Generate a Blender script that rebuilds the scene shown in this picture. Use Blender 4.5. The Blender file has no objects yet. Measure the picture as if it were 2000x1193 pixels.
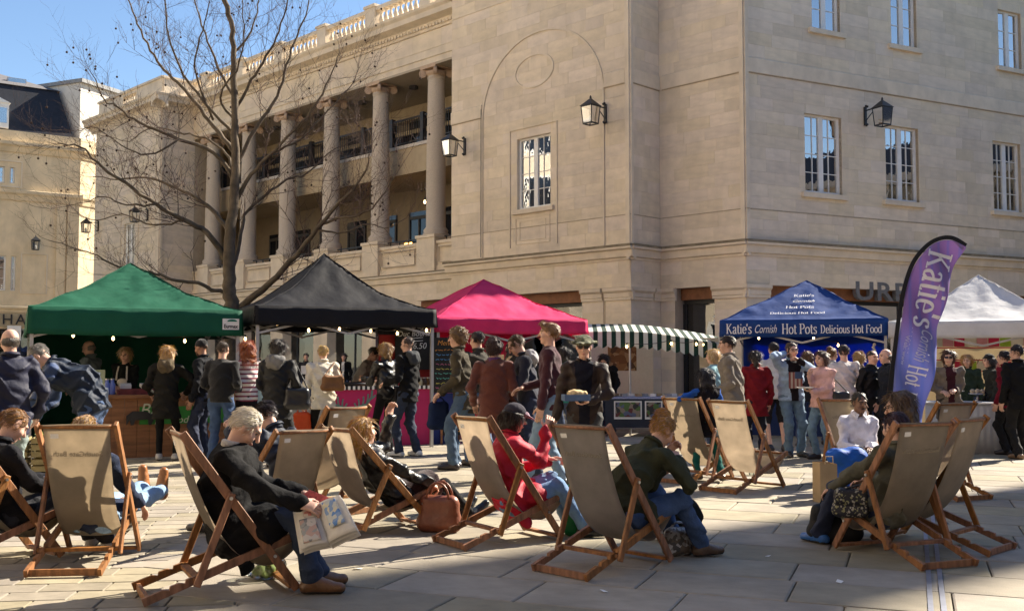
import bpy, bmesh, math, random
import numpy as np
from mathutils import Vector, Matrix, noise as mnoise
random.seed(7); np.random.seed(7)
scene = bpy.context.scene
COL = scene.collection
# ------------------------------------------------------------------ camera, sky, sun, exposure
CAM_H = 1.45
cam_d = bpy.data.cameras.new('camera'); cam = bpy.data.objects.new('camera', cam_d); COL.objects.link(cam)
cam_d.sensor_width = 36.0; cam_d.lens = 36.0 * 1990 / 2000; cam_d.clip_end = 600; cam_d.clip_start = .05
PITCH = math.atan((705 - 596.5) / 1990)
cam.location = (0, 0, CAM_H); cam.rotation_euler = (math.pi / 2 + PITCH, 0, 0)
scene.camera = cam
SUN_EL = math.radians(36.5); SUN_AZ = math.atan2(.81, .586)          # azimuth from +Y towards +X
world = bpy.data.worlds.new('World'); scene.world = world; world.use_nodes = True
wn = world.node_tree; bg = wn.nodes['Background']
sky = wn.nodes.new('ShaderNodeTexSky'); sky.sky_type = 'NISHITA'; sky.sun_disc = False
sky.sun_elevation = SUN_EL; sky.sun_rotation = SUN_AZ; sky.air_density = 1.0; sky.dust_density = .1; sky.ozone_density = 3.0
wn.links.new(sky.outputs[0], bg.inputs[0]); bg.inputs[1].default_value = .066
sun_d = bpy.data.lights.new('sun', 'SUN'); sun_d.energy = 5.0; sun_d.angle = math.radians(.55); sun_d.color = (1, .90, .74)
sun = bpy.data.objects.new('sun', sun_d); COL.objects.link(sun); sun.location = (30, 24, 40)
SDIR = Vector((math.sin(SUN_AZ) * math.cos(SUN_EL), math.cos(SUN_AZ) * math.cos(SUN_EL), math.sin(SUN_EL)))
sun.rotation_euler = (-SDIR).to_track_quat('-Z', 'Y').to_euler()
scene.view_settings.view_transform = 'Standard'; scene.view_settings.look = 'None'
scene.view_settings.gamma = 1; scene.view_settings.exposure = 1.6; scene.view_settings.use_curve_mapping = False
scene.render.engine = 'CYCLES'
scene.cycles.max_bounces = 7; scene.cycles.diffuse_bounces = 4; scene.cycles.transparent_max_bounces = 8

# ------------------------------------------------------------------ pixel -> place helpers (2000 x 1193 photograph)
_f, _cp, _sp = 1990., math.cos(PITCH), math.sin(PITCH)
def ray(u, v):
    xc = (u - 1000) / _f; yc = (596.5 - v) / _f
    return (xc, _cp - _sp * yc, _sp + _cp * yc)
def at(u, v, Y):
    d = ray(u, v); t = Y / d[1]; return Vector((d[0] * t, Y, CAM_H + d[2] * t))
def gp(u, v, z=0.):
    d = ray(u, v); t = (z - CAM_H) / d[2]; return Vector((d[0] * t, d[1] * t, z))

# ------------------------------------------------------------------ tagging
def tag(o, label=None, cat=None, group=None, kind=None):
    if label: o['label'] = label
    if cat: o['category'] = cat
    if group: o['group'] = group
    if kind: o['kind'] = kind
    return o
def thing(name, label, cat, loc=(0, 0, 0), rz=0., group=None):
    o = bpy.data.objects.new(name, None); COL.objects.link(o); o.empty_display_size = .2
    o.location = loc; o.rotation_euler = (0, 0, rz); return tag(o, label, cat, group)
def mobj(name, me, parent=None, loc=(0, 0, 0), rot=(0, 0, 0), scale=(1, 1, 1)):
    o = bpy.data.objects.new(name, me); COL.objects.link(o); o.location = loc; o.rotation_euler = rot; o.scale = scale
    if parent is not None: o.parent = parent
    return o
def copy_tree(o, parent=None):
    c = o.copy(); COL.objects.link(c); c.parent = parent
    for ch in o.children: copy_tree(ch, c)
    return c

# ------------------------------------------------------------------ materials
_MC = {}
def mat(name, col, rough=.75, var=.12, scale=5., bump=0., bscale=30., metal=0., spec=.35, trans=0., objrand=0., island=0.,
        coat=0., stain=0., detail=4., stretch=None, sheen=0., glow=0., spots=0.):
    if name in _MC: return _MC[name]
    m = bpy.data.materials.new(name); m.use_nodes = True; nt = m.node_tree; N = nt.nodes; L = nt.links
    b = N['Principled BSDF']; b.inputs['Roughness'].default_value = rough; b.inputs['Metallic'].default_value = metal
    b.inputs['Specular IOR Level'].default_value = spec
    if coat: b.inputs['Coat Weight'].default_value = coat; b.inputs['Coat Roughness'].default_value = .2
    if sheen: b.inputs['Sheen Weight'].default_value = sheen; b.inputs['Sheen Roughness'].default_value = .5
    tc = N.new('ShaderNodeTexCoord'); src = tc.outputs['Object']
    if stretch:
        mp = N.new('ShaderNodeMapping'); mp.inputs['Scale'].default_value = stretch; L.new(src, mp.inputs[0]); src = mp.outputs[0]
    nz = N.new('ShaderNodeTexNoise'); nz.inputs['Scale'].default_value = scale; nz.inputs['Detail'].default_value = detail
    nz.inputs['Roughness'].default_value = .6; L.new(src, nz.inputs['Vector'])
    rmp = N.new('ShaderNodeMapRange'); rmp.inputs[1].default_value = .3; rmp.inputs[2].default_value = .7
    rmp.inputs[3].default_value = 1 - var; rmp.inputs[4].default_value = 1 + var; L.new(nz.outputs[0], rmp.inputs[0])
    hsv = N.new('ShaderNodeHueSaturation'); hsv.inputs['Color'].default_value = (*col, 1); L.new(rmp.outputs[0], hsv.inputs['Value'])
    out = hsv.outputs[0]
    if objrand or island:
        if objrand: oi = N.new('ShaderNodeObjectInfo'); ro = oi.outputs['Random']; amt = objrand
        else: oi = N.new('ShaderNodeNewGeometry'); ro = oi.outputs['Random Per Island']; amt = island
        mr = N.new('ShaderNodeMapRange'); mr.inputs[3].default_value = 1 - amt; mr.inputs[4].default_value = 1 + amt; L.new(ro, mr.inputs[0])
        wn_ = N.new('ShaderNodeTexWhiteNoise'); wn_.noise_dimensions = '1D'; L.new(ro, wn_.inputs['W'])
        mh = N.new('ShaderNodeMapRange'); mh.inputs[3].default_value = .5 - amt * .09; mh.inputs[4].default_value = .5 + amt * .05; L.new(wn_.outputs[0], mh.inputs[0])
        ms = N.new('ShaderNodeMapRange'); ms.inputs[3].default_value = 1 - amt * 1.2; ms.inputs[4].default_value = 1 + amt * 1.6; L.new(wn_.outputs[0], ms.inputs[0])
        h2 = N.new('ShaderNodeHueSaturation'); L.new(out, h2.inputs['Color']); L.new(mr.outputs[0], h2.inputs['Value'])
        L.new(mh.outputs[0], h2.inputs['Hue']); L.new(ms.outputs[0], h2.inputs['Saturation']); out = h2.outputs[0]
    if stain:
        n2 = N.new('ShaderNodeTexNoise'); n2.inputs['Scale'].default_value = 1.3; n2.inputs['Detail'].default_value = 6; n2.inputs['Roughness'].default_value = .65
        g = N.new('ShaderNodeNewGeometry'); mpp = N.new('ShaderNodeMapping'); mpp.inputs['Scale'].default_value = (1, 1, .3); L.new(g.outputs['Position'], mpp.inputs[0]); L.new(mpp.outputs[0], n2.inputs['Vector'])
        r2 = N.new('ShaderNodeMapRange'); r2.inputs[1].default_value = .42; r2.inputs[2].default_value = .72; r2.inputs[3].default_value = 1; r2.inputs[4].default_value = 1 - stain
        L.new(n2.outputs[0], r2.inputs[0]); h3 = N.new('ShaderNodeHueSaturation'); L.new(out, h3.inputs['Color']); L.new(r2.outputs[0], h3.inputs['Value']); out = h3.outputs[0]
    if spots:
        vo = N.new('ShaderNodeTexVoronoi'); vo.inputs['Scale'].default_value = 2.6; g2 = N.new('ShaderNodeNewGeometry'); L.new(g2.outputs['Position'], vo.inputs['Vector'])
        r4 = N.new('ShaderNodeMapRange'); r4.inputs[1].default_value = .035; r4.inputs[2].default_value = .06; r4.inputs[3].default_value = 1 - spots; r4.inputs[4].default_value = 1; L.new(vo.outputs['Distance'], r4.inputs[0])
        h5 = N.new('ShaderNodeHueSaturation'); L.new(out, h5.inputs['Color']); L.new(r4.outputs[0], h5.inputs['Value']); out = h5.outputs[0]
    L.new(out, b.inputs['Base Color'])
    if bump:
        n3 = N.new('ShaderNodeTexNoise'); n3.inputs['Scale'].default_value = bscale; n3.inputs['Detail'].default_value = 5; L.new(src, n3.inputs['Vector'])
        bp = N.new('ShaderNodeBump'); bp.inputs['Strength'].default_value = bump; bp.inputs['Distance'].default_value = .02
        L.new(n3.outputs[0], bp.inputs['Height']); L.new(bp.outputs[0], b.inputs['Normal'])
    if trans:
        t = N.new('ShaderNodeBsdfTranslucent'); L.new(out, t.inputs['Color']); mx = N.new('ShaderNodeMixShader'); mx.inputs[0].default_value = trans
        L.new(b.outputs[0], mx.inputs[1]); L.new(t.outputs[0], mx.inputs[2]); L.new(mx.outputs[0], N['Material Output'].inputs[0])
    if glow:
        b.inputs['Emission Color'].default_value = (*col, 1); b.inputs['Emission Strength'].default_value = glow
    _MC[name] = m; return m
def glass_mat(name, tint=(.75, .8, .8), refl=.6, rough=.01):
    if name in _MC: return _MC[name]
    m = bpy.data.materials.new(name); m.use_nodes = True; N = m.node_tree.nodes; L = m.node_tree.links; N.remove(N['Principled BSDF'])
    tr = N.new('ShaderNodeBsdfTransparent'); tr.inputs[0].default_value = (*tint, 1)
    gl = N.new('ShaderNodeBsdfGlossy'); gl.inputs['Roughness'].default_value = rough
    nz = N.new('ShaderNodeTexNoise'); nz.inputs['Scale'].default_value = 1.3; tc = N.new('ShaderNodeTexCoord'); L.new(tc.outputs['Object'], nz.inputs['Vector'])
    bp = N.new('ShaderNodeBump'); bp.inputs['Strength'].default_value = .05; bp.inputs['Distance'].default_value = .05; L.new(nz.outputs[0], bp.inputs['Height']); L.new(bp.outputs[0], gl.inputs['Normal'])
    fr = N.new('ShaderNodeFresnel'); fr.inputs[0].default_value = 1.5
    mr = N.new('ShaderNodeMapRange'); mr.inputs[1].default_value = .04; mr.inputs[2].default_value = 1; mr.inputs[3].default_value = refl; mr.inputs[4].default_value = 1; L.new(fr.outputs[0], mr.inputs[0])
    mx = N.new('ShaderNodeMixShader'); L.new(mr.outputs[0], mx.inputs[0]); L.new(tr.outputs[0], mx.inputs[1]); L.new(gl.outputs[0], mx.inputs[2]); L.new(mx.outputs[0], N['Material Output'].inputs[0])
    _MC[name] = m; return m
def stripe_mat(name, c1, c2, freq, axis=2, width=.5, rough=.85, trans=0.):
    if name in _MC: return _MC[name]
    m = bpy.data.materials.new(name); m.use_nodes = True; N = m.node_tree.nodes; L = m.node_tree.links; b = N['Principled BSDF']; b.inputs['Roughness'].default_value = rough
    b.inputs['Specular IOR Level'].default_value = .2
    tc = N.new('ShaderNodeTexCoord'); sx = N.new('ShaderNodeSeparateXYZ'); L.new(tc.outputs['Object'], sx.inputs[0])
    mu = N.new('ShaderNodeMath'); mu.operation = 'MULTIPLY'; mu.inputs[1].default_value = freq; L.new(sx.outputs[axis], mu.inputs[0])
    fr = N.new('ShaderNodeMath'); fr.operation = 'FRACT'; L.new(mu.outputs[0], fr.inputs[0])
    gt = N.new('ShaderNodeMath'); gt.operation = 'LESS_THAN'; gt.inputs[1].default_value = width; L.new(fr.outputs[0], gt.inputs[0])
    mx = N.new('ShaderNodeMix'); mx.data_type = 'RGBA'; mx.inputs['A'].default_value = (*c2, 1); mx.inputs['B'].default_value = (*c1, 1)
    L.new(gt.outputs[0], mx.inputs['Factor']); L.new(mx.outputs['Result'], b.inputs['Base Color'])
    _MC[name] = m; return m
def blotch_mat(name, cols, scale, rough=.7):
    """irregular printed or woven pattern of several flat colours"""
    if name in _MC: return _MC[name]
    m = bpy.data.materials.new(name); m.use_nodes = True; N = m.node_tree.nodes; L = m.node_tree.links; b = N['Principled BSDF']; b.inputs['Roughness'].default_value = rough
    tc = N.new('ShaderNodeTexCoord'); vo = N.new('ShaderNodeTexVoronoi'); vo.inputs['Scale'].default_value = scale; L.new(tc.outputs['Object'], vo.inputs['Vector'])
    sx = N.new('ShaderNodeSeparateColor'); L.new(vo.outputs['Color'], sx.inputs[0])
    cr = N.new('ShaderNodeValToRGB'); cr.color_ramp.interpolation = 'CONSTANT'; L.new(sx.outputs[0], cr.inputs[0])
    e = cr.color_ramp.elements
    while len(e) < len(cols): e.new(.5)
    for i, c in enumerate(cols): e[i].position = i / len(cols); e[i].color = (*c, 1)
    L.new(cr.outputs[0], b.inputs['Base Color']); _MC[name] = m; return m
def srgb(r, g, b):
    f = lambda c: ((c / 255 + .055) / 1.055) ** 2.4 if c > 10 else c / 255 / 12.92
    return (f(r), f(g), f(b))
STONE = (.72, .61, .465)
stone = mat('limestone', STONE, .85, .10, 2.2, .25, 60, stain=.14)
stone_blk = mat('limestone_block', STONE, .85, .09, 2.5, .3, 60, objrand=.075, stain=.12)
stone_isl = mat('limestone_ashlar', STONE, .85, .09, 2.5, .3, 60, island=.075, stain=.12)
stone_col = mat('column_stone', (.52, .44, .35), .9, .14, 40, .3, 90)
stone_weather = mat('weathered_ledge', (.22, .18, .12), .95, .35, 3.5, .3, 40, detail=8)
stone_left = mat('limestone_far', (.72, .58, .38), .85, .12, 1.2, .2, 40, stain=.2)
joint_m = mat('joint', (.46, .37, .26), .95, .1, 5)
shadow_gap_paint = mat('shadow_gap_paint', (.40, .33, .24), .95, .2, 5)  # dark line colour standing in for shadow under bands and beside corner strips
white_paint = mat('white_paint', (.78, .76, .72), .45, .05, 8)
black_iron = mat('black_iron', (.015, .015, .017), .45, .1, 10, spec=.5)
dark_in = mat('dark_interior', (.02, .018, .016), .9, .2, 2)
slate = mat('slate', (.012, .014, .022), .6, .25, 6, .3, 20)
lead = mat('lead_roof', (.25, .25, .25), .6, .15, 3)
glass = glass_mat('window_glass'); shop_glass = glass_mat('shop_glass', (.5, .52, .55), .12)
lamp_glass = glass_mat('lantern_glass', (.95, .96, .96), .03, .05)
wood = mat('teak', (.24, .11, .046), .6, .45, 9, .2, 40, stretch=(3, 3, .6), spec=.4, objrand=.09)
wood_lt = mat('counter_wood', (.27, .12, .05), .6, .3, 5, .15, 30, stretch=(.4, 4, 4))
canvas = mat('deck_canvas', (.48, .42, .33), .9, .14, 5, .45, 9, trans=.72, detail=6, objrand=.10)
print_m = mat('canvas_print', (.25, .21, .16), .9, .1, 80)
tag_m = mat('white_label', (.75, .73, .7), .7, .05, 20)
metal_m = mat('bright_metal', (.6, .6, .6), .3, .05, 10, metal=1.)
alu = mat('aluminium_pole', (.45, .45, .46), .45, .08, 10, metal=.7)
bulb_m = mat('lit_bulb', (1, .62, .25), .4, 0, 5, glow=5.)
heater_m = mat('glowing_heater', (1, .45, .08), .4, 0, 5, glow=5.)

# ------------------------------------------------------------------ mesh builder
class MB:
    def __init__(s): s.v = []; s.f = []; s.m = []; s.mi = 0
    def add(s, vs, fs):
        o = len(s.v); s.v += [tuple(p) for p in vs]; s.f += [tuple(i + o for i in q) for q in fs]; s.m += [s.mi] * len(fs); return s
    def box(s, c, d, R=None):
        x, y, z = d[0] / 2, d[1] / 2, d[2] / 2
        vs = [Vector((i * x, j * y, k * z)) for k in (-1, 1) for j in (-1, 1) for i in (-1, 1)]
        if R is not None: vs = [R @ p for p in vs]
        c = Vector(c); return s.add([p + c for p in vs], [(0, 2, 3, 1), (4, 5, 7, 6), (0, 1, 5, 4), (2, 6, 7, 3), (0, 4, 6, 2), (1, 3, 7, 5)])
    def b2(s, a, b):
        return s.box([(a[i] + b[i]) / 2 for i in range(3)], [abs(b[i] - a[i]) for i in range(3)])
    def bar(s, a, b, w, t, up=(0, 0, 1)):
        """box section bar from a to b; w across, t along the 'up' side"""
        a = Vector(a); b = Vector(b); d = b - a; L = d.length; d.normalize(); u = Vector(up); x = d.cross(u)
        if x.length < 1e-4: x = d.cross(Vector((0, 1, 0)))
        x.normalize(); u = x.cross(d); R = Matrix((x, d, u)).transposed()
        return s.box((a + b) / 2, (w, L, t), R)
    def tube(s, pts, r, n=8, cap=True):
        pts = [Vector(p) for p in pts]; k = len(pts); rs = r if hasattr(r, '__len__') else [r] * k
        base = len(s.v); vs = []; fs = []; pn = None
        for i, p in enumerate(pts):
            d = (pts[min(i + 1, k - 1)] - pts[max(i - 1, 0)]); d = d.normalized() if d.length > 1e-9 else Vector((0, 0, 1))
            if pn is None: x = d.cross(Vector((0, 0, 1))); x = x if x.length > .05 else d.cross(Vector((1, 0, 0)))
            else: x = pn - d * pn.dot(d)
            x.normalize(); pn = x; y = d.cross(x)
            for j in range(n): a = 2 * math.pi * j / n; vs.append(p + (x * math.cos(a) + y * math.sin(a)) * rs[i])
        for i in range(k - 1):
            for j in range(n): fs.append((i * n + j, i * n + (j + 1) % n, (i + 1) * n + (j + 1) % n, (i + 1) * n + j))
        if cap: fs.append(tuple(range(n))[::-1]); fs.append(tuple((k - 1) * n + j for j in range(n)))
        return s.add(vs, fs)
    def lathe(s, prof, c=(0, 0, 0), n=16):
        c = Vector(c); vs = []; fs = []; k = len(prof)
        for r, z in prof:
            for j in range(n): a = 2 * math.pi * j / n; vs.append(c + Vector((r * math.cos(a), r * math.sin(a), z)))
        for i in range(k - 1):
            for j in range(n): fs.append((i * n + j, i * n + (j + 1) % n, (i + 1) * n + (j + 1) % n, (i + 1) * n + j))
        fs.append(tuple(range(n))[::-1]); fs.append(tuple((k - 1) * n + j for j in range(n)))
        return s.add(vs, fs)
    def prism(s, poly, d):
        """closed polygon of 3d points extruded by vector d"""
        n = len(poly); d = Vector(d); vs = [Vector(p) for p in poly]; vs += [p + d for p in vs]
        return s.add(vs, [tuple(range(n))[::-1], tuple(range(n, 2 * n))] + [(i, (i + 1) % n, n + (i + 1) % n, n + i) for i in range(n)])
    def grid(s, fn, nu, nv, thick=0.):
        """sheet fn(u,v)->Vector; with thickness along its normals"""
        P = [[Vector(fn(i / nu, j / nv)) for j in range(nv + 1)] for i in range(nu + 1)]
        W = nv + 1; vs = [p for r in P for p in r]; fs = [(i * W + j, (i + 1) * W + j, (i + 1) * W + j + 1, i * W + j + 1) for i in range(nu) for j in range(nv)]
        if thick:
            top = []
            for i in range(nu + 1):
                for j in range(nv + 1):
                    a = P[min(i + 1, nu)][j] - P[max(i - 1, 0)][j]; b = P[i][min(j + 1, nv)] - P[i][max(j - 1, 0)]
                    nn = a.cross(b); nn = nn.normalized() if nn.length > 1e-12 else Vector((0, 0, 1)); top.append(P[i][j] + nn * thick)
            o = len(vs); vs += top; fs = [q[::-1] for q in fs] + [tuple(i + o for i in q) for q in fs]
            edge = [(i, 0) for i in range(nu + 1)] + [(nu, j) for j in range(1, nv + 1)] + [(i, nv) for i in range(nu - 1, -1, -1)] + [(0, j) for j in range(nv - 1, 0, -1)]
            ix = [i * W + j for i, j in edge]
            for a, b in zip(ix, ix[1:] + ix[:1]): fs.append((a, b, b + o, a + o))
        return s.add(vs, fs)
    def xf(s, M): s.v = [tuple(M @ Vector(p)) for p in s.v]; return s
    def mesh(s, name, mats, smooth=False):
        me = bpy.data.meshes.new(name); me.from_pydata(s.v, [], s.f)
        for m in (mats if isinstance(mats, (list, tuple)) else [mats]): me.materials.append(m)
        if any(s.m): me.polygons.foreach_set('material_index', s.m)
        if smooth: me.polygons.foreach_set('use_smooth', [True] * len(s.f))
        me.update(); return me
    def build(s, name, mats, parent=None, smooth=False, loc=(0, 0, 0), rz=0.):
        return mobj(name, s.mesh(name, mats, smooth), parent, loc, (0, 0, rz))
def bezel(o, w=.004, seg=1):
    m = o.modifiers.new('bevel', 'BEVEL'); m.width = w; m.segments = seg; m.limit_method = 'ANGLE'; return o
UNIT = {}
def unit_box(m):
    if m.name not in UNIT: UNIT[m.name] = MB().box((0, 0, 0), (1, 1, 1)).mesh('piece', m)
    return UNIT[m.name]
_txt = []
def text(name, body, size, m, parent, M, depth=.003, align='CENTER', shear=0., sx=1., space=1., bold=0., warp=None, fit=None):
    """flat raised lettering; M maps text plane (x right, y up, z out) to the parent's frame"""
    cu = bpy.data.curves.new(name, 'FONT'); cu.body = body; cu.size = size; cu.align_x = align; cu.align_y = 'CENTER'; cu.extrude = depth; cu.shear = shear; cu.space_character = space
    cu.offset = bold; cu.resolution_u = 3
    o = bpy.data.objects.new(name + '_tmp', cu); COL.objects.link(o); _txt.append((o, name, m, parent, M @ Matrix.Diagonal((sx, 1, 1, 1)), warp, fit)); return o
def finish_text():
    bpy.context.view_layer.update(); dg = bpy.context.evaluated_depsgraph_get()
    for o, name, m, parent, M, warp, fit in _txt:
        me = bpy.data.meshes.new_from_object(o.evaluated_get(dg)); me.name = name
        if fit:
            xs = [v.co.x for v in me.vertices]; k = fit / (max(xs) - min(xs)); x0 = min(xs)
            for v in me.vertices: v.co.x = ((v.co.x - x0) * k) + (0 if o.data.align_x == 'LEFT' else -fit / 2)
        me.transform(M)
        if warp:
            for v in me.vertices: v.co = warp(v.co)
        me.materials.clear(); me.materials.append(m)
        mobj(name, me, parent); cu = o.data; bpy.data.objects.remove(o); bpy.data.curves.remove(cu)
def frame(o, x, z):
    """matrix whose columns are x, up, out"""
    x = Vector(x).normalized(); y = Vector(z); y = (y - x * y.dot(x)).normalized(); n = x.cross(y)
    M = Matrix((x, y, n)).transposed().to_4x4(); M.translation = Vector(o); return M

# roman lettering drawn with a broad pen: upright and falling strokes are thick, level and rising ones thin
_sf = lambda x, y, w=.2: [(x - w / 2, y), (x + w / 2, y)]
GLY = {'K': (.68, [[(.14, 0), (.14, .68)], [(.14, .28), (.50, .66)], [(.25, .39), (.55, .02)], _sf(.14, .015, .24), _sf(.14, .665, .24), _sf(.5, .665), _sf(.56, .015, .22)]),
       'a': (.44, [[(.08, .36), (.14, .44), (.25, .44), (.32, .36), (.32, .06), (.36, .01), (.42, .03)], [(.32, .26), (.18, .22), (.07, .14), (.10, .03), (.2, .0), (.31, .08)]]),
       't': (.30, [[(.14, .6), (.14, .08), (.2, .01), (.29, .04)], [(.03, .44), (.28, .44)]]), 'i': (.27, [[(.13, 0), (.13, .44)], _sf(.13, .015), _sf(.09, .43, .1), [(.13, .57), (.13, .66)]]),
       'e': (.42, [[(.07, .24), (.37, .24), (.35, .36), (.23, .45), (.1, .38), (.06, .22), (.1, .06), (.22, 0), (.36, .07)]]), "'": (.18, [[(.09, .68), (.06, .50)]]),
       's': (.36, [[(.31, .36), (.26, .44), (.15, .44), (.08, .36), (.12, .27), (.25, .2), (.31, .11), (.25, .02), (.13, 0), (.06, .08)]]),
       'H': (.68, [[(.13, 0), (.13, .68)], [(.53, 0), (.53, .68)], [(.13, .35), (.53, .35)]] + [_sf(x, y) for x in (.13, .53) for y in (.015, .665)]), 'o': (.48, [[(.24, .45), (.09, .36), (.06, .22), (.11, .06), (.24, 0), (.38, .08), (.42, .22), (.37, .38), (.24, .45)]]),
       'P': (.56, [[(.14, 0), (.14, .68)], [(.14, .66), (.38, .65), (.48, .5), (.38, .35), (.14, .34)], _sf(.14, .015, .24), _sf(.1, .665, .14)]), 'D': (.66, [[(.14, 0), (.14, .68)], [(.14, .66), (.38, .63), (.54, .36), (.40, .05), (.14, .02)], _sf(.08, .015, .12), _sf(.08, .665, .12)]),
       'l': (.26, [[(.13, 0), (.13, .68)], _sf(.13, .015), _sf(.09, .665, .1)]), 'c': (.42, [[(.36, .36), (.26, .44), (.14, .41), (.06, .22), (.14, .03), (.26, 0), (.37, .08)]]),
       'u': (.50, [[(.11, .44), (.11, .12), (.19, .0), (.3, .04), (.38, .13)], [(.39, .44), (.39, 0)], _sf(.07, .43, .1), _sf(.43, .015, .1)]), 'F': (.54, [[(.14, 0), (.14, .68)], [(.14, .66), (.5, .66)], [(.14, .36), (.4, .36)], _sf(.14, .015, .24), [(.49, .66), (.49, .55)]]),
       'd': (.50, [[(.38, .38), (.24, .45), (.09, .36), (.06, .2), (.13, .03), (.25, 0), (.38, .1)], [(.39, 0), (.39, .68)], _sf(.34, .665, .1)]), ' ': (.25, [])}
def roman(name, body, size, m, parent, M, fit=None, warp=None, depth=.003):
    q = MB(); x0 = 0.; z = 0.
    for ch in body:
        adv, strokes = GLY[ch]
        for k, pl in enumerate(strokes):
            n = len(pl); pts = []
            for i in range(n - 1):
                st_ = 5 if n > 2 else 1
                for j in range(st_):
                    t = j / st_; p0, p1, p2, p3 = (Vector(pl[max(i - 1, 0)]), Vector(pl[i]), Vector(pl[i + 1]), Vector(pl[min(i + 2, n - 1)])); pts.append(.5 * ((2 * p1) + (p2 - p0) * t + (2 * p0 - 5 * p1 + 4 * p2 - p3) * t * t + (3 * p1 - p0 - 3 * p2 + p3) * t ** 3))
            pts.append(Vector(pl[-1])); L = []; R = []
            for i, p in enumerate(pts):
                d = (pts[min(i + 1, len(pts) - 1)] - pts[max(i - 1, 0)]).normalized(); up = max(0, abs(d.y) - (.55 if d.x * d.y > 0 and n == 2 else 0)) / (1 if not (d.x * d.y > 0 and n == 2) else .45); up = up if abs(d.x) > .15 else 1.; w = .038 + .075 * up; nn = Vector((-d.y, d.x)) * w / 2; L.append(p + nn); R.append(p - nn)
            zz = depth + .0003 * k; o = [Vector((x0 + p.x, p.y - .3, zz)) for p in L] + [Vector((x0 + p.x, p.y - .3, zz)) for p in R]; c = len(pts); q.add(o, [(i, i + c, i + c + 1, i + 1) for i in range(c - 1)])
        x0 += adv * .98
    k = fit / x0 if fit else size; T = M @ Matrix.Diagonal((k, size, 1, 1)) @ Matrix.Translation((-x0 / 2, 0, 0)); q.xf(T)
    if warp: q.v = [tuple(warp(Vector(p))) for p in q.v]
    return q.build(name, m, parent)
# ------------------------------------------------------------------ ground and paving
g = MB(); g.add([(-150, -60, 0), (150, -60, 0), (150, 200, 0), (-150, 200, 0)], [(0, 1, 2, 3)])
ground = g.build('ground', mat('ground_joint_sand', (.12, .10, .075), .95, .2, 3)); tag(ground, kind='structure')
pave_m = mat('paving_stone', (.285, .25, .19), .85, .14, 3.5, .25, 70, objrand=.16, stain=.28, spots=.35)
pave_i = mat('paving_stone_far', (.285, .25, .19), .85, .14, 3.5, .25, 70, island=.16, stain=.28, spots=.35)
pavement = bpy.data.objects.new('pavement', None); COL.objects.link(pavement); tag(pavement, kind='structure')
def bevel_slab(m):
    x = .5; t = MB(); i = .488
    t.add([(-x, -x, 0), (x, -x, 0), (x, x, 0), (-x, x, 0), (-x, -x, .8), (x, -x, .8), (x, x, .8), (-x, x, .8), (-i, -i, 1), (i, -i, 1), (i, i, 1), (-i, i, 1)],
          [(0, 1, 5, 4), (1, 2, 6, 5), (2, 3, 7, 6), (3, 0, 4, 7), (4, 5, 9, 8), (5, 6, 10, 9), (6, 7, 11, 10), (7, 4, 8, 11), (8, 9, 10, 11)])
    return t.mesh('slab', m)
slab_me = bevel_slab(pave_m)
def lay(theta, wx, wy, inside, name, thick=.03, gap=.010, cap=300):
    c, s_ = math.cos(theta), math.sin(theta); rest = MB(); items = []
    for j in range(-60, 260):
        off = random.random() * wx
        for i in range(-90, 90):
            lx, ly = i * wx + off, j * wy
            X, Y = lx * c - ly * s_, lx * s_ + ly * c
            if 4.6 < Y < 70 and abs(X) < .56 * Y + 2 and inside(X, Y): items.append((X, Y))
    items.sort(key=lambda p: p[1])
    for k, (X, Y) in enumerate(items):
        dz = random.uniform(-.0015, .0015); hgt = thick + dz
        if k < cap: mobj(name, slab_me, pavement, (X, Y, 0), (0, 0, theta), (wx - gap, wy - gap, hgt))
        elif Y < 48:
            R = Matrix.Rotation(theta, 3, 'Z'); rest.box((X, Y, hgt / 2), (wx - gap, wy - gap, hgt), R)
    o = rest.build(name + '_field', pave_i, pavement); tag(o, kind='stuff')
edge = lambda Y: -1.62 - .155 * (Y - 5.9)
lay(math.radians(-21.5), .92, .60, lambda X, Y: X > edge(Y) - .25, 'slab')
lay(math.radians(7), .40, .235, lambda X, Y: X <= edge(Y) + .25, 'paver', .026)
# slot drain
d = MB(); A = gp(1812, 1000); B = gp(1836, 1250); e = (B - A).normalized(); n_ = Vector((-e.y, e.x, 0))
A2 = A - e * 6
for s_ in (-1, 1): d.bar(A2 + n_ * .035 * s_ + Vector((0, 0, .032)), B + n_ * .035 * s_ + Vector((0, 0, .032)), .03, .012)
dr = d.build('slot_drain', mat('drain_steel', (.24, .25, .30), .5, .15, 10, metal=.5), pavement)

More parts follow.
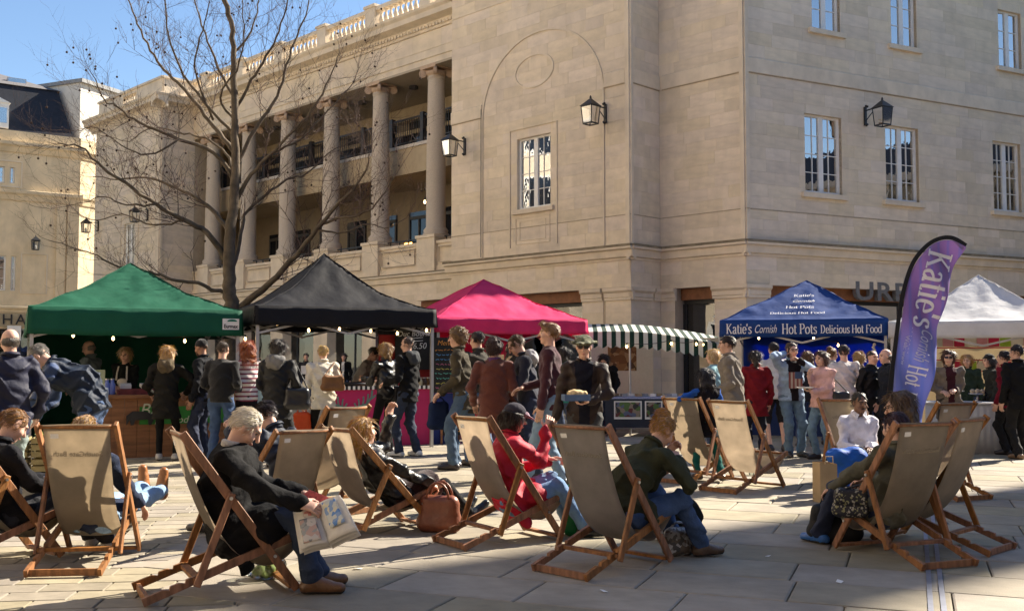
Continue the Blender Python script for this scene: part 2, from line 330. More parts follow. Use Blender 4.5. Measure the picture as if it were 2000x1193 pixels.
# ------------------------------------------------------------------ building helpers
class Facade:
    """wall plane: O + D*s, outward normal N; vertical z"""
    def __init__(s, O, D, N, root): s.O = Vector((*O, 0)); s.D = Vector((*D, 0)); s.N = Vector((*N, 0)); s.root = root; s.base = root.location.copy(); s.rz = math.atan2(s.D.y, s.D.x)
    def P(s, a, o, z): return s.O + s.D * a + s.N * o + Vector((0, 0, z)) - s.base
    def box(s, mb, s0, s1, o0, o1, z0, z1):
        R = Matrix((s.D, s.N, Vector((0, 0, 1)))).transposed(); return mb.box(s.P((s0 + s1) / 2, (o0 + o1) / 2, (z0 + z1) / 2), (abs(s1 - s0), abs(o1 - o0), abs(z1 - z0)), R)
    def part(s, name, m, boxes, parent=None):
        mb = MB()
        for b in boxes: s.box(mb, *b)
        return mb.build(name, m, parent if parent is not None else s.root)
    def unit(s, name, m, s0, s1, o0, o1, z0, z1, parent=None):
        p = parent if parent is not None else s.root
        return mobj(name, unit_box(m), p, s.P((s0 + s1) / 2, (o0 + o1) / 2, (z0 + z1) / 2), (0, 0, s.rz), (abs(s1 - s0), abs(o1 - o0), abs(z1 - z0)))
    def prof(s, mb, pts, s0, s1):
        """moulding with section pts (out,z) run from s0 to s1"""
        return mb.prism([s.P(s0, o, z) for o, z in pts], s.D * (s1 - s0))
    def moulding(s, name, m, pts, s0, s1, parent=None): return s.prof(MB(), pts, s0, s1).build(name, m, parent if parent is not None else s.root)
BLOCKS = []
def ashlar(F, rects, holes, course=.31, out=.0, lmin=.62, lmax=1.15, depth=.05):
    for (s0, s1, z0, z1) in rects:
        nz = max(1, round((z1 - z0) / course)); ch = (z1 - z0) / nz
        for k in range(nz):
            a = s0 - random.uniform(0, .5) * (1 if True else 0); za, zb = z0 + k * ch, z0 + (k + 1) * ch
            while a < s1 - .01:
                b = a + random.uniform(lmin, lmax); pcs = [(max(a, s0), min(b, s1), za, zb)]; a = b
                if s1 - a < .3: pcs = [(pcs[0][0], s1, za, zb)]; a = s1
                for (h0, h1, g0, g1) in holes:
                    nxt = []
                    for (p0, p1, q0, q1) in pcs:
                        if p1 <= h0 or p0 >= h1 or q1 <= g0 or q0 >= g1: nxt.append((p0, p1, q0, q1)); continue
                        if p0 < h0: nxt.append((p0, h0, q0, q1))
                        if p1 > h1: nxt.append((h1, p1, q0, q1))
                        m0, m1 = max(p0, h0), min(p1, h1)
                        if q0 < g0: nxt.append((m0, m1, q0, g0))
                        if q1 > g1: nxt.append((m0, m1, g1, q1))
                    pcs = nxt
                for p in pcs:
                    if p[1] - p[0] > .02 and p[3] - p[2] > .02: BLOCKS.append((F, p, out, depth))
def flush_blocks(root, cap=300):
    global BLOCKS
    def size(b):
        F, p, o, d = b; c = F.P((p[0] + p[1]) / 2, 0, (p[2] + p[3]) / 2) + F.base
        u = 1000 + _f * c.x / max(c.y, 1); v = 705 - _f * (c.z - CAM_H) / max(c.y, 1)
        vis = 1 if -20 < u < 2020 and -30 < v < 720 else .01
        return vis * (p[1] - p[0]) * (p[3] - p[2]) / c.y ** 2
    BLOCKS.sort(key=size, reverse=True); rest = MB(); g_ = .0014
    for k, (F, p, o, d) in enumerate(BLOCKS):
        e = random.uniform(-.0015, .0015)
        if k < cap: F.unit('ashlar_block', stone_blk, p[0] + g_, p[1] - g_, o - d, o + e, p[2] + g_, p[3] - g_)
        else: F.box(rest, p[0] + g_, p[1] - g_, o - d, o + e, p[2] + g_, p[3] - g_)
    if len(BLOCKS) > cap: tag(rest.build('ashlar_field', stone_isl, root), kind='stuff')
    BLOCKS = []
def window(F, s0, s1, z0, z1, cols=4, rows=4, rev=.12, leaves=2, sill=True, parent=None, fm=None):
    fm = fm or white_paint
    w = F.part('window', fm, [(s0, s0 + .075, -rev - .05, -rev + .02, z0, z1), (s1 - .075, s1, -rev - .05, -rev + .02, z0, z1), (s0 + .075, s1 - .075, -rev - .05, -rev + .02, z0, z0 + .07), (s0 + .075, s1 - .075, -rev - .05, -rev + .02, z1 - .055, z1)] +
               [((s0 + s1) / 2 - .075, (s0 + s1) / 2 + .075, -rev - .049, -rev + .019, z0 + .07, z1 - .055)] * (leaves == 2), parent)
    bars = []; W = (s1 - s0 - .15); xs = [s0 + .075 + W * i / cols for i in range(cols + 1)]; H = z1 - z0 - .125; zs = [z0 + .07 + H * j / rows for j in range(rows + 1)]
    for i in range(1, cols):
        if leaves == 2 and i * 2 == cols: continue
        bars.append((xs[i] - .010, xs[i] + .010, -rev - .03, -rev, z0 + .07, z1 - .055))
    for j in range(1, rows): bars.append((s0 + .075, s1 - .075, -rev - .029, -rev - .001, zs[j] - .009, zs[j] + .009))
    F.part('glazing_bars', fm, bars, w)
    for i in range(cols):
        for j in range(rows): F.unit('pane', glass, xs[i] + .003, xs[i + 1] - .003, -rev - .024, -rev - .018, zs[j] + .003, zs[j + 1] - .003, w)
    # reveals and dark room behind
    F.part('reveal', stone, [(s0 - .06, s0, -rev - .3, -.003, z0, z1), (s1, s1 + .06, -rev - .3, -.003, z0, z1), (s0 - .06, s1 + .06, -rev - .3, -.003, z1, z1 + .06), (s0 - .06, s1 + .06, -rev - .3, -.003, z0 - .06, z0)], w)
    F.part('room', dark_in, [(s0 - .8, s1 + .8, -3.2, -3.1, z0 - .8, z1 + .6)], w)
    if sill: F.part('sill', stone, [(s0 - .14, s1 + .14, -.06, .09, z0 - .13, z0 - .005)], w)
    return w
def lantern(F, sL, out, zc, dirs, label, group='wall lanterns on the limestone walls'):
    """square glazed lantern hanging from an iron wall bracket; sB = bracket position"""
    sB = dirs; p0 = F.P(sB, 0, zc) + F.base
    t = thing('wall_lantern', label, 'lantern', p0, F.rz, group)
    # local: x along wall, y = inward/outward
    sg = 1 if F.N.dot(Matrix.Rotation(F.rz, 3, 'Z') @ Vector((0, 1, 0))) > 0 else -1
    b = MB(); b.box((0, sg * .03, .12), (.07, .05, .5)); b.tube([(0, sg * .05, -.14), (0, sg * .11, -.1)], .03, 8); b.tube([(0, sg * .05, .4), (0, sg * .12, .36)], .03, 8)
    b.tube([(0, sg * .03, .27), (0, sg * out, .27)], .018, 8); b.tube([(0, sg * .03, -.02), (0, sg * out * .62, .26)], .012, 6); b.build('bracket', black_iron, t)
    c = Vector((0, sg * out, 0)); h = .5; w0, w1 = .14, .175; fr = MB()
    top = [c + Vector((i * w1, j * w1, .21)) for i, j in ((-1, -1), (1, -1), (1, 1), (-1, 1))]; bot = [c + Vector((i * w0, j * w0, -.24)) for i, j in ((-1, -1), (1, -1), (1, 1), (-1, 1))]
    for i in range(4):
        fr.bar(top[i], bot[i], .025, .025); fr.bar(top[i], top[(i + 1) % 4], .03, .03); fr.bar(bot[i], bot[(i + 1) % 4], .03, .03)
    fr.build('frame', black_iron, t)
    for i in range(4):
        q = MB(); q.add([top[i], top[(i + 1) % 4], bot[(i + 1) % 4], bot[i]], [(0, 1, 2, 3)]); q.build('pane', lamp_glass, t)
    r = MB(); k = 1.18; ap = c + Vector((0, 0, .44)); tp = [c + Vector((i * w1 * k, j * w1 * k, .22)) for i, j in ((-1, -1), (1, -1), (1, 1), (-1, 1))]
    r.add(tp + [ap], [(0, 1, 4), (1, 2, 4), (2, 3, 4), (3, 0, 4), (3, 2, 1, 0)]); r.lathe([(.02, .42), (.03, .45), (.01, .5)], c, 8); r.build('roof', black_iron, t)
    l = MB(); l.lathe([(.04, -.22), (.05, -.1), (.025, -.02)], c, 10); l.build('lamp', mat('frosted_lamp', (.35, .33, .3), .5), t)
    return t
S2 = 2 ** -.5
C1 = (3.0437, 26.0); DL = (-S2, S2); NM = (-S2, -S2); C2 = (3.9286, 26.8849); C3 = (5.7793, 25.0341)
TH = math.radians(63.3); DF = (math.sin(TH), math.cos(TH)); NF = (math.cos(TH), -math.sin(TH))
CORN = [(-.05, 4.05), (.03, 4.05), (.03, 4.10), (.10, 4.13), (.12, 4.30), (.20, 4.33), (.20, 4.38), (.0, 4.46), (-.05, 4.46)]
CAPP = [(-.03, 3.02), (.04, 3.02), (.04, 3.08), (.06, 3.10), (.06, 3.2), (.12, 3.26), (.12, 3.34), (-.03, 3.34)]
TOP = 12.6
cb = thing('corner_building', 'tall limestone corner building with a blind arch, behind the pink and blue tents', 'building', (*C1, 0))
FM = Facade(C1, DL, NM, cb); FR = Facade(C2, (S2, -S2), NM, cb); FS = Facade(C1, (S2, S2), (S2, -S2), cb); FF = Facade(C3, DF, NF, cb)
# cores
FM.part('wall_core', joint_m, [(.02, 6.9, -.6, -.012, 4.1, 5.72), (.02, 2.78, -.6, -.012, 5.72, 7.8), (4.12, 6.9, -.6, -.012, 5.72, 7.8), (.02, 6.9, -.6, -.012, 7.8, TOP), (.02, 6.9, -3.6, -3.2, 4.1, TOP), (.02, 1.62, -.6, -.012, 0, 3.36), (.02, 6.9, -.6, -.012, 3.36, 4.1)])
FS.part('wall_core', joint_m, [(.02, 1.3, -.3, -.012, 0, TOP)])
FR.part('wall_core', joint_m, [(0, 2.6, -.5, -.012, 3.36, TOP), (0, .46, -.5, -.012, 0, 3.36), (1.68, 2.6, -.5, -.012, 0, 3.36)])
wf = [(1.95, 3.22, 5.77, 7.82), (4.80, 6.05, 5.77, 7.82), (9.05, 10.25, 5.77, 7.8), (13.2, 14.4, 5.77, 7.8), (2.26, 3.24, 10.08, 11.75), (5.1, 6.08, 10.06, 11.75), (9.42, 10.42, 10.02, 11.72), (13.4, 14.4, 10.02, 11.7)]
FFL = 30.
cz = []
zs_ = [3.36, 5.77, 7.82, 10.02, 11.75, TOP]
for z0, z1 in zip(zs_, zs_[1:]):
    cut = sorted([w for w in wf if w[2] < z1 - .1 and w[3] > z0 + .1]); a = 0.
    for w in cut: cz.append((a, w[0], -.5, -.012, z0, z1)); a = w[1]
    cz.append((a, FFL, -.5, -.012, z0, z1))
FF.part('wall_core', joint_m, cz); FF.part('wall_core', joint_m, [(0, .68, -.5, -.012, 0, 3.36)])
for zr in (4.9, 9.0): FF.part('room_floor', dark_in, [(.3, FFL, -4, -.5, zr, zr + .2)])
# ashlar
holeM = [(2.78, 4.12, 5.72, 7.80)]
ashlar(FM, [(.14, 6.92, 4.46, 5.23), (.14, 6.92, 5.23, 8.65), (.14, 6.92, 8.65, 9.02), (.14, 6.92, 9.02, 11.95), (.14, 6.92, 11.95, TOP)], holeM)
ashlar(FM, [(-.0, 6.92, 3.36, 4.05)], [])
ashlar(FM, [(0, .84, 0, 3.02), (.92, 1.62, 0, 3.02)], [], lmin=.7, lmax=1.)
ashlar(FS, [(.09, 1.25, 4.46, 5.23), (.09, 1.25, 5.23, 8.65), (.09, 1.25, 8.65, 9.02), (.09, 1.25, 9.02, TOP), (0, 1.25, 0, 4.05)], [], lmin=.5, lmax=.8)
ashlar(FR, [(0, 2.5, 4.46, 5.23), (0, 2.5, 5.23, 8.65), (0, 2.5, 8.65, 9.02), (0, 2.5, 9.02, TOP), (0, 2.6, 3.36, 4.05), (0, .46, 0, 3.36), (1.68, 2.6, 0, 3.36)], [])
ashlar(FF, [(.12, 15.5, 4.46, 5.24), (.12, 15.5, 5.24, 8.68), (.12, 15.5, 8.68, 9.06), (.12, 15.5, 9.06, TOP), (0, 15.5, 3.36, 4.05), (0, .68, 0, 3.36)], wf)
flush_blocks(cb)
# corner beads
for F, s0, s1 in ((FM, 0, .13), (FR, 2.5, 2.617), (FS, 0, .09), (FF, 0, .11)):
    F.part('corner_strip', stone, [(s0, s1, -.05, .045, 4.46, TOP)]); e_ = s1 if F is not FR else s0; F.part('corner_shadow_strip', shadow_gap_paint, [(e_ - .012, e_ + .012, -.02, .012, 5.23, TOP)])  # thin strip coloured dark as the shadow beside each corner strip
# string courses, cornice, capitals
for F, s0, s1 in ((FM, -.14, 7.1), (FS, -.12, 1.25), (FR, 0, 2.72), (FF, -.1, FFL)):
    F.moulding('cornice', stone, CORN, s0, s1); F.part('ledge_weathering', stone_weather, [(s0, s1, .0, .208, 4.383, 4.445)])
    F.part('string_line', shadow_gap_paint, [(s0 * .15, s1, -.02, .012, 5.21, 5.232)])  # string line in the shadow colour, its shade drawn as a strip
    for a_, b_ in (((.14, .85), (5.56, 6.92)) if F is FM else ((max(s0, .1), min(s1, 2.5) if F is FR else s1),)):
        F.moulding('plat_band', stone, [(-.02, 8.66), (.04, 8.66), (.04, 9.02), (.012, 9.045), (-.02, 9.045)], a_, b_); F.part('band_shadow_strip', shadow_gap_paint, [(a_, b_, -.02, .02, 8.635, 8.66)])  # dark strip painted in as the shadow under the band
    F.part('parapet_coping', stone, [(s0, s1, -.3, .10, TOP, TOP + .14)])
FM.part('string_line', stone, [(.14, 6.92, -.02, .02, 11.92, 11.96)])
for F, s0, s1 in ((FM, -.10, .86), (FM, .94, 1.66), (FS, -.06, .86), (FS, .94, 1.25), (FR, -.0, .5), (FR, 1.64, 2.7), (FF, -.08, .72)):
    F.moulding('capital', stone, CAPP, s0, s1)
# shop opening on M and its dark frame, timber fascia
FM.part('shop_wall', stone, [(1.62, 1.66, -.3, 0, 0, 3.36)])
for F, s0, s1 in ((FM, 1.66, 8.6), (FR, .5, 1.64), (FF, .72, 22.)):
    F.part('timber_fascia', mat('fascia_timber', (.21, .085, .035), .6, .25, 6, .1, 30), [(s0, s1, -.42, -.22, 3.04, 3.36)])
    F.part('soffit', stone, [(s0, s1, -.22, 0, 3.345, 3.37)])
    sf = F.part('shopfront', black_iron, [(s0, s1, -.46, -.36, 2.94, 3.04)] + [(s0 + (s1 - s0) * k / max(1, round((s1 - s0) / 1.6)) - .05, s0 + (s1 - s0) * k / max(1, round((s1 - s0) / 1.6)) + .05, -.46, -.36, 0, 2.94) for k in range(max(1, round((s1 - s0) / 1.6)) + 1)])
    F.part('shop_glass', shop_glass, [(s0, s1, -.42, -.41, .1, 2.94)], sf)
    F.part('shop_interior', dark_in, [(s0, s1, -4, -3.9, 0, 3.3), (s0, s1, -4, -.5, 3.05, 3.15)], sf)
lt = FM.part('strip_light', mat('shop_light', (1, .95, .8), .5, 0, 4, glow=1.6), [(2.0, 3.2, -2.6, -2.5, 2.75, 2.80), (3.8, 4.6, -2.6, -2.5, 2.6, 2.64)])
# windows
window(FM, 2.80, 4.10, 5.74, 7.78)
for i, w in enumerate(wf): window(FF, *w, cols=4 if i < 4 else 2, rows=4 if i < 4 else 3)
bl = mat('brass', (.55, .33, .10), .35, .1, 8, metal=.8)
for s_, z_ in ((4.95, 6.1), (9.55, 7.25), (9.6, 5.95)):
    c = FF.P(s_, -1.0, z_); m = MB(); m.lathe([(.02, .2), (.12, .13), (.17, 0), (.16, 0)], c, 14); m.tube([c + Vector((0, 0, .2)), c + Vector((0, 0, 2))], .008, 5); o = m.build('pendant_lamp', bl, cb, True)
    m = MB(); m.lathe([(.03, -.02), (.06, .03), (.03, .08)], c, 10); m.build('bulb', bulb_m, o)
# blind arch, oval and window surround as proud fillets
def fillet(F, name, pts, w=.03, d=.022, closed=False):
    mb = MB(); n = len(pts); loops = []
    P2 = [Vector(p) for p in pts]
    for i, p in enumerate(P2):
        a = P2[(i - 1) % n] if closed or i else P2[0]; b = P2[(i + 1) % n] if closed or i < n - 1 else P2[-1]
        t = (b - a).normalized(); nn = Vector((-t.y, t.x)); loops.append([F.P(*(p + nn * w / 2)[:1], -.01, (p + nn * w / 2)[1]), F.P((p + nn * w / 2)[0], d, (p + nn * w / 2)[1]), F.P((p - nn * w / 2)[0], d, (p - nn * w / 2)[1]), F.P((p - nn * w / 2)[0], -.01, (p - nn * w / 2)[1])])
    vs = [q for l in loops for q in l]; fs = []
    for i in range(n if closed else n - 1):
        j = (i + 1) % n
        for k in range(4): fs.append((i * 4 + k, i * 4 + (k + 1) % 4, j * 4 + (k + 1) % 4, j * 4 + k))
    mb.add(vs, fs); return mb.build(name, stone, F.root)
ar = [(5.53, 4.47)] + [(3.2 + 2.33 * math.cos(t), 8.55 + 2.18 * math.sin(t)) for t in [math.pi * i / 40 for i in range(41)]] + [(.87, 4.47)]
fillet(FM, 'arch_moulding', ar, .05, .035)
fillet(FM, 'oval_moulding', [(3.42 + .74 * math.cos(t), 9.64 + .46 * math.sin(t)) for t in [2 * math.pi * i / 40 for i in range(40)]], .05, .03, True)
fillet(FM, 'window_surround', [(4.38, 4.67), (4.38, 8.06), (2.55, 8.06), (2.55, 4.67)], .04, .03)
fillet(FM, 'apron_panel', [(4.14, 5.5), (4.14, 4.76), (2.82, 4.76), (2.82, 5.5)], .03, .02, True)
fillet(FM, 'apron_panel', [(3.98, 5.4), (3.98, 4.86), (2.98, 4.86), (2.98, 5.4)], .02, .015, True)
FM.part('window_sill', stone, [(2.74, 4.16, -.1, .05, 5.62, 5.73)])
pipe = MB(); pipe.tube([FM.P(5.56, .05, 4.5), FM.P(5.56, .05, 8.9)], .012, 6); pipe.build('conductor_tape', mat('grey_lead', (.2, .19, .17), .7, .1), cb)
lantern(FM, 1.25, .62, 7.83, .74 + .06, 'iron wall lantern on the arch wall, beside the corner of the limestone block')
lantern(FM, 7.0, .62, 7.78, 6.30, 'iron wall lantern at the end of the colonnade, beside the last column')
lantern(FF, 4.7, .62, 7.83, 4.05, 'iron wall lantern between two tall windows above the blue tent')
# shop letters
sgm = mat('sign_letter_steel', (.23, .23, .24), .4, .15, 12, metal=.6)
text('sign_letters', 'URB', .68, sgm, cb, frame(FF.P(3.62, -.05, 3.27), FF.D, (0, 0, 1)), .06, 'LEFT', space=1.1, fit=1.95, bold=.012)
text('sign_letters', 'E', .62, sgm, cb, frame(FF.P(9.1, -.05, 3.24), FF.D, (0, 0, 1)), .06, 'LEFT')
text('door_letter', 'a', .5, mat('white_vinyl', (.7, .7, .7), .5, .05), cb, frame(FR.P(1.5, -.34, 2.55), FR.D, (0, 0, 1)), .004, 'CENTER')
# small spot lights inside the shop behind the blue tent
sp = MB()
for i in range(5): sp.lathe([(.03, 0), (.04, .03), (.02, .06)], FF.P(4.1 + .17 * i, -1.2, 2.72 - .06 * (i % 3)), 8)
sp.build('spot_lights', mat('warm_spot', (1, .7, .4), .4, 0, 4, glow=4.), cb)

# ------------------------------------------------------------------ colonnade wing
cw = thing('colonnade_wing', 'limestone wing with a row of tall columns, roof balustrade and open terraces', 'building', (C1[0] - 17 * S2, C1[1] + 17 * S2, 0))
OC = (C1[0] + 1.5 * S2, C1[1] + 1.5 * S2)
FC = Facade(OC, DL, NM, cw); SA, SB = 7.0, 26.2
cols_s = [9.9, 12.97, 16.03, 19.06, 22.08, 25.1]
# ground floor: piers and shops
for k, s_ in enumerate([7.6] + cols_s): FC.part('pier', stone, [(s_ - .45, s_ + .45, -.55, 0, 0, 3.3)])
FC.part('frieze_band', stone, [(SA, SB, -.5, .0, 3.3, 4.08)]); ashlar(FC, [(SA, SB, 3.32, 4.06)], [], out=.02, depth=.018)
FC.moulding('cornice', stone, CORN, SA, SB); FC.part('ledge_weathering', stone_weather, [(SA, SB, 0, .19, 4.385, 4.43)])
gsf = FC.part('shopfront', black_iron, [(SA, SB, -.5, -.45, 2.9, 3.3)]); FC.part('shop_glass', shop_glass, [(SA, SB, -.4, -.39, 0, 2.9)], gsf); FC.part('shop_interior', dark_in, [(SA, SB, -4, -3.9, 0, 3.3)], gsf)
for k in range(9): FC.part('shop_mullion', black_iron, [(8.6 + k * 1.9, 8.66 + k * 1.9, -.42, -.36, 0, 2.9)], gsf)
FC.part('shop_light', mat('shop_light', (1, .95, .8)), [(12 + i * 1.7, 12.3 + i * 1.7, -2.2, -2.1, 2.5, 2.54) for i in range(6)], gsf)
# terrace parapet with pedestals and panels
FC.part('parapet', stone, [(SA, SB, -.42, -.12, 4.46, 5.36), ]); FC.part('parapet_coping', stone, [(SA, SB, -.46, -.06, 5.36, 5.46)]); FC.part('parapet_plinth', stone, [(SA, SB, -.44, -.08, 4.43, 4.62)])
prev = SA
for s_ in cols_s + [SB + .4]:
    a, b = prev + .62, s_ - .62
    if b > a + .3: fillet(FC, 'parapet_panel', [(a, 4.74), (b, 4.74), (b, 5.26), (a, 5.26)], .03, -.1 + .02 - .0, True)
    prev = s_
def column(s_):
    ped = FC.part('pedestal', stone, [(s_ - .46, s_ + .46, -.9, .02, 4.43, 5.58), (s_ - .5, s_ + .5, -.94, .06, 5.58, 5.68)])
    c = FC.P(s_, -.44, 0)
    m = MB(); m.lathe([(.44, 5.68), (.44, 5.76), (.40, 5.78), (.43, 5.86), (.38, 5.92), (.335, 5.98), (.335, 7.6), (.325, 8.6), (.305, 9.8), (.285, 11.0), (.285, 11.04), (.31, 11.06), (.31, 11.10), (.285, 11.12), (.285, 11.2)], c, 28)
    m.build('column', stone_col, cw, True)
    # ionic capital: echinus, angle volutes, abacus
    cp = MB(); cp.lathe([(.285, 11.14), (.35, 11.22), (.36, 11.28), (.30, 11.32)], c, 20)
    R = Matrix.Rotation(FC.rz, 3, 'Z')
    cp.box(c + Vector((0, 0, 11.43)), (.80, .80, .12), R)
    for i in (-1, 1):
        for j in (-1, 1):
            d_ = (R @ Vector((i, j, 0))).normalized(); tt = Vector((-d_.y, d_.x, 0)); q = c + d_ * .46 + Vector((0, 0, 11.24))
            for rr, hw in ((.135, .05), (.085, .062), (.04, .075)): cp.tube([q - tt * hw, q + tt * hw], rr, 14)
            cp.bar(c + d_ * .2 + Vector((0, 0, 11.34)), q + Vector((0, 0, .1)), .09, .07)
    cp.build('capital', mat('capital_stone', (.50, .36, .25), .85, .12, 6), cw)
for s_ in cols_s: column(s_)
# upper slab, railing, back wall, ceiling
FB = Facade((OC[0] + 1.05 * S2, OC[1] + 1.05 * S2), DL, NM, cw)
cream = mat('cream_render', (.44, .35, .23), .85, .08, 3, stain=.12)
FB.part('terrace_slab', cream, [(SA, SB + 1, -2.4, 0, 8.18, 9.12)]); FB.part('slab_coping', mat('pale_coping', (.55, .5, .44), .8, .06), [(SA, SB + 1, -.3, .05, 9.12, 9.24)])
FB.part('terrace_floor', stone, [(SA, SB, -2.6, .6, 4.3, 4.44)])
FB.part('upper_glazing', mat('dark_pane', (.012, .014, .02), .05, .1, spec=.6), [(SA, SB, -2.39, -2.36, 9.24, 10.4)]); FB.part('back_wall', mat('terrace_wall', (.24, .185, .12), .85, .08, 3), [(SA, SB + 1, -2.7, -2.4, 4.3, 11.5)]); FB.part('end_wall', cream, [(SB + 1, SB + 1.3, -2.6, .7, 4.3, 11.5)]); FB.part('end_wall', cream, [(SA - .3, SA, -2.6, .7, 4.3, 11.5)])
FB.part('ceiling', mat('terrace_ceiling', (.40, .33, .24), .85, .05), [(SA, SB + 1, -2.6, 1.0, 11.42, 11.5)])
FB.part('beam', cream, [(SA, SB + 1, -2.4, -2.1, 10.9, 11.42), (SA, SB + 1, -2.4, -2.25, 10.4, 10.55)])
FB.part('handrail', black_iron, [(SA, SB + 1, -.12, -.06, 10.18, 10.24), (SA, SB + 1, -.11, -.07, 9.34, 9.38)])
n_b = 0
for i in range(int((SB + 1 - SA) / .125)):
    s_ = SA + .06 + i * .125
    if i % 14 == 7: FB.unit('railing_post', black_iron, s_ - .09, s_ + .09, -.17, -.01, 9.24, 10.32)
    else: FB.unit('railing_bar', black_iron, s_ - .011, s_ + .011, -.1, -.08, 9.36, 10.2)
for k in range(9):
    s_ = 8.2 + k * 2.05
    d_ = FB.part('terrace_door', mat('door_frame_dark', (.06, .055, .05), .5, .1), [(s_ - .62, s_ - .54, -2.42, -2.34, 4.44, 7.1), (s_ + .54, s_ + .62, -2.42, -2.34, 4.44, 7.1), (s_ - .04, s_ + .04, -2.42, -2.34, 4.44, 7.0), (s_ - .62, s_ + .62, -2.42, -2.34, 7.0, 7.12)])
    FB.part('door_glass', mat('dark_pane', (.012, .014, .02), .05, .1, spec=.6), [(s_ - .66, s_ + .66, -2.4, -2.38, 4.44, 7.3)], d_)
    FB.part('upper_door', mat('dark_pane', (.012, .014, .02)), [(s_ - .62, s_ + .62, -2.4, -2.37, 9.24, 11.0)], d_)
for k, s_ in enumerate([9.3, 12.2, 18.0, 21.2]):
    c = FB.P(s_, -.9, 7.25); m = MB(); m.lathe([(.03, .22), (.08, .12), (.07, -.08), (.03, -.12)], c, 10); m.tube([c + Vector((0, 0, .2)), c + Vector((0, 0, .95))], .01, 5); o = m.build('hanging_lantern', black_iron, cw)
    m = MB(); m.lathe([(.03, -.06), (.05, 0), (.03, .08)], c + FB.N * .055, 8); m.build('bulb', bulb_m, o)
for k, s_ in enumerate([8.75, 11.95, 14.4]):
    p_ = FB.P(s_, -2.3, 5.95); o = FB.part('patio_heater', black_iron, [(s_ - .3, s_ + .3, -2.0, -1.86, 5.86, 6.06), (s_ - .03, s_ + .03, -2.4, -2.0, 5.9, 5.96)]); FB.part('heating_element', heater_m, [(s_ - .22, s_ + .22, -1.86, -1.85, 5.9, 6.02)], o)
for k, s_ in enumerate([8.7, 10.9, 11.7, 13.9, 14.7, 17.2, 17.9, 20.4, 23.2]):
    for nm, lb_, m_, bxs, ds in (('terrace_table', 'dark cafe table on the terrace behind the columns', black_iron, [[(s_ - .35, s_ + .35, -.9, -.2, 5.42, 5.46)], [(s_ - .04, s_ + .04, -.6, -.52, 4.44, 5.42)]], 0), ('terrace_chair', 'dark rattan cafe chair on the terrace behind the columns', mat('dark_rattan', (.05, .03, .022), .7, .3, 30), [[(s_ + .45, s_ + .95, -.8, -.75, 4.92, 5.75)], [(s_ + .45, s_ + .95, -.8, -.3, 4.85, 4.92)], [(s_ + .45, s_ + .5, -.8, -.3, 4.44, 4.85)], [(s_ + .9, s_ + .95, -.8, -.3, 4.44, 4.85)]], .7)):
        t_ = thing(nm, lb_, 'table' if 'table' in nm else 'chair', FB.P(s_ + ds, -.55, 4.44) + FB.base, 0, nm.replace('_', ' ') + 's')
        for pn_, bb_ in zip(('tabletop', 'leg') if 'table' in nm else ('backrest', 'seat', 'leg', 'leg'), bxs): o_ = FB.part(pn_, m_, bb_, t_); o_.location = FB.base - t_.location
FB.part('terrace_rail', black_iron, [(SA, SB, .62, .66, 5.62, 5.66)] + [(SA + .3 + i * .5, SA + .33 + i * .5, .62, .66, 5.44, 5.62) for i in range(38)])
for s_ in (9.0, 12.1, 15.2, 18.2, 21.2): m = MB(); m.lathe([(.17, 0), (.17, .09), (.12, .12)], FB.P(s_, -.2, 11.3), 14); m.build('ceiling_light', black_iron, cw)
pl = MB(); rr_ = random.Random(3)
for i in range(260):
    c = FB.P(10.35 + rr_.gauss(0, .16), -2.0 + rr_.gauss(0, .16), 7.05 + rr_.gauss(0, .25)); d1 = Vector((rr_.gauss(0, 1), rr_.gauss(0, 1), rr_.gauss(0, 1))).normalized() * .11; d2 = Vector((rr_.gauss(0, 1), rr_.gauss(0, 1), rr_.gauss(0, 1))).normalized() * .05
    pl.add([c - d1, c + d2, c + d1, c - d2], [(0, 1, 2, 3)])
hp = thing('hanging_plant', 'dark leafy plant ball hanging on the terrace between two columns', 'plant', FB.P(10.35, -2.0, 6.6) + FB.base); o = pl.build('foliage', mat('dark_leaf', (.03, .04, .02), .7, .3, 8), hp); o.location = -(FB.P(10.35, -2.0, 6.6)); 
o = MB().tube([(0, 0, .5), (0, 0, 1.6)], .012, 5).build('chain', black_iron, hp)
# entablature
FC.part('architrave', stone, [(SA, SB, -.85, -.08, 11.5, 11.72), (SA, SB, -.85, -.04, 11.72, 11.98)]); FC.part('frieze', stone, [(SA, SB, -.85, -.06, 11.98, 12.62)])
ashlar(FC, [(SA, SB, 12.0, 12.6)], [], course=.6, out=-.045, depth=.012, lmin=1., lmax=1.6)
FC.moulding('cornice', stone, [(-.85, 12.62), (.0, 12.62), (.02, 12.66), (.02, 12.70), (.10, 12.86), (.38, 12.95), (.40, 13.12), (.48, 13.2), (.50, 13.28), (.0, 13.36), (-.85, 13.36)], SA, SB)
for i in range(int((SB - SA) / .17)): FC.unit('dentil', stone, SA + .03 + i * .17, SA + .13 + i * .17, .0, .09, 12.71, 12.82)
bal = MB().lathe([(.085, 0), (.085, .05), (.05, .07), (.05, .1), (.095, .2), (.085, .26), (.045, .38), (.04, .46), (.055, .48), (.055, .5), (.085, .52), (.085, .56)], (0, 0, 0), 10).mesh('baluster', stone, True)
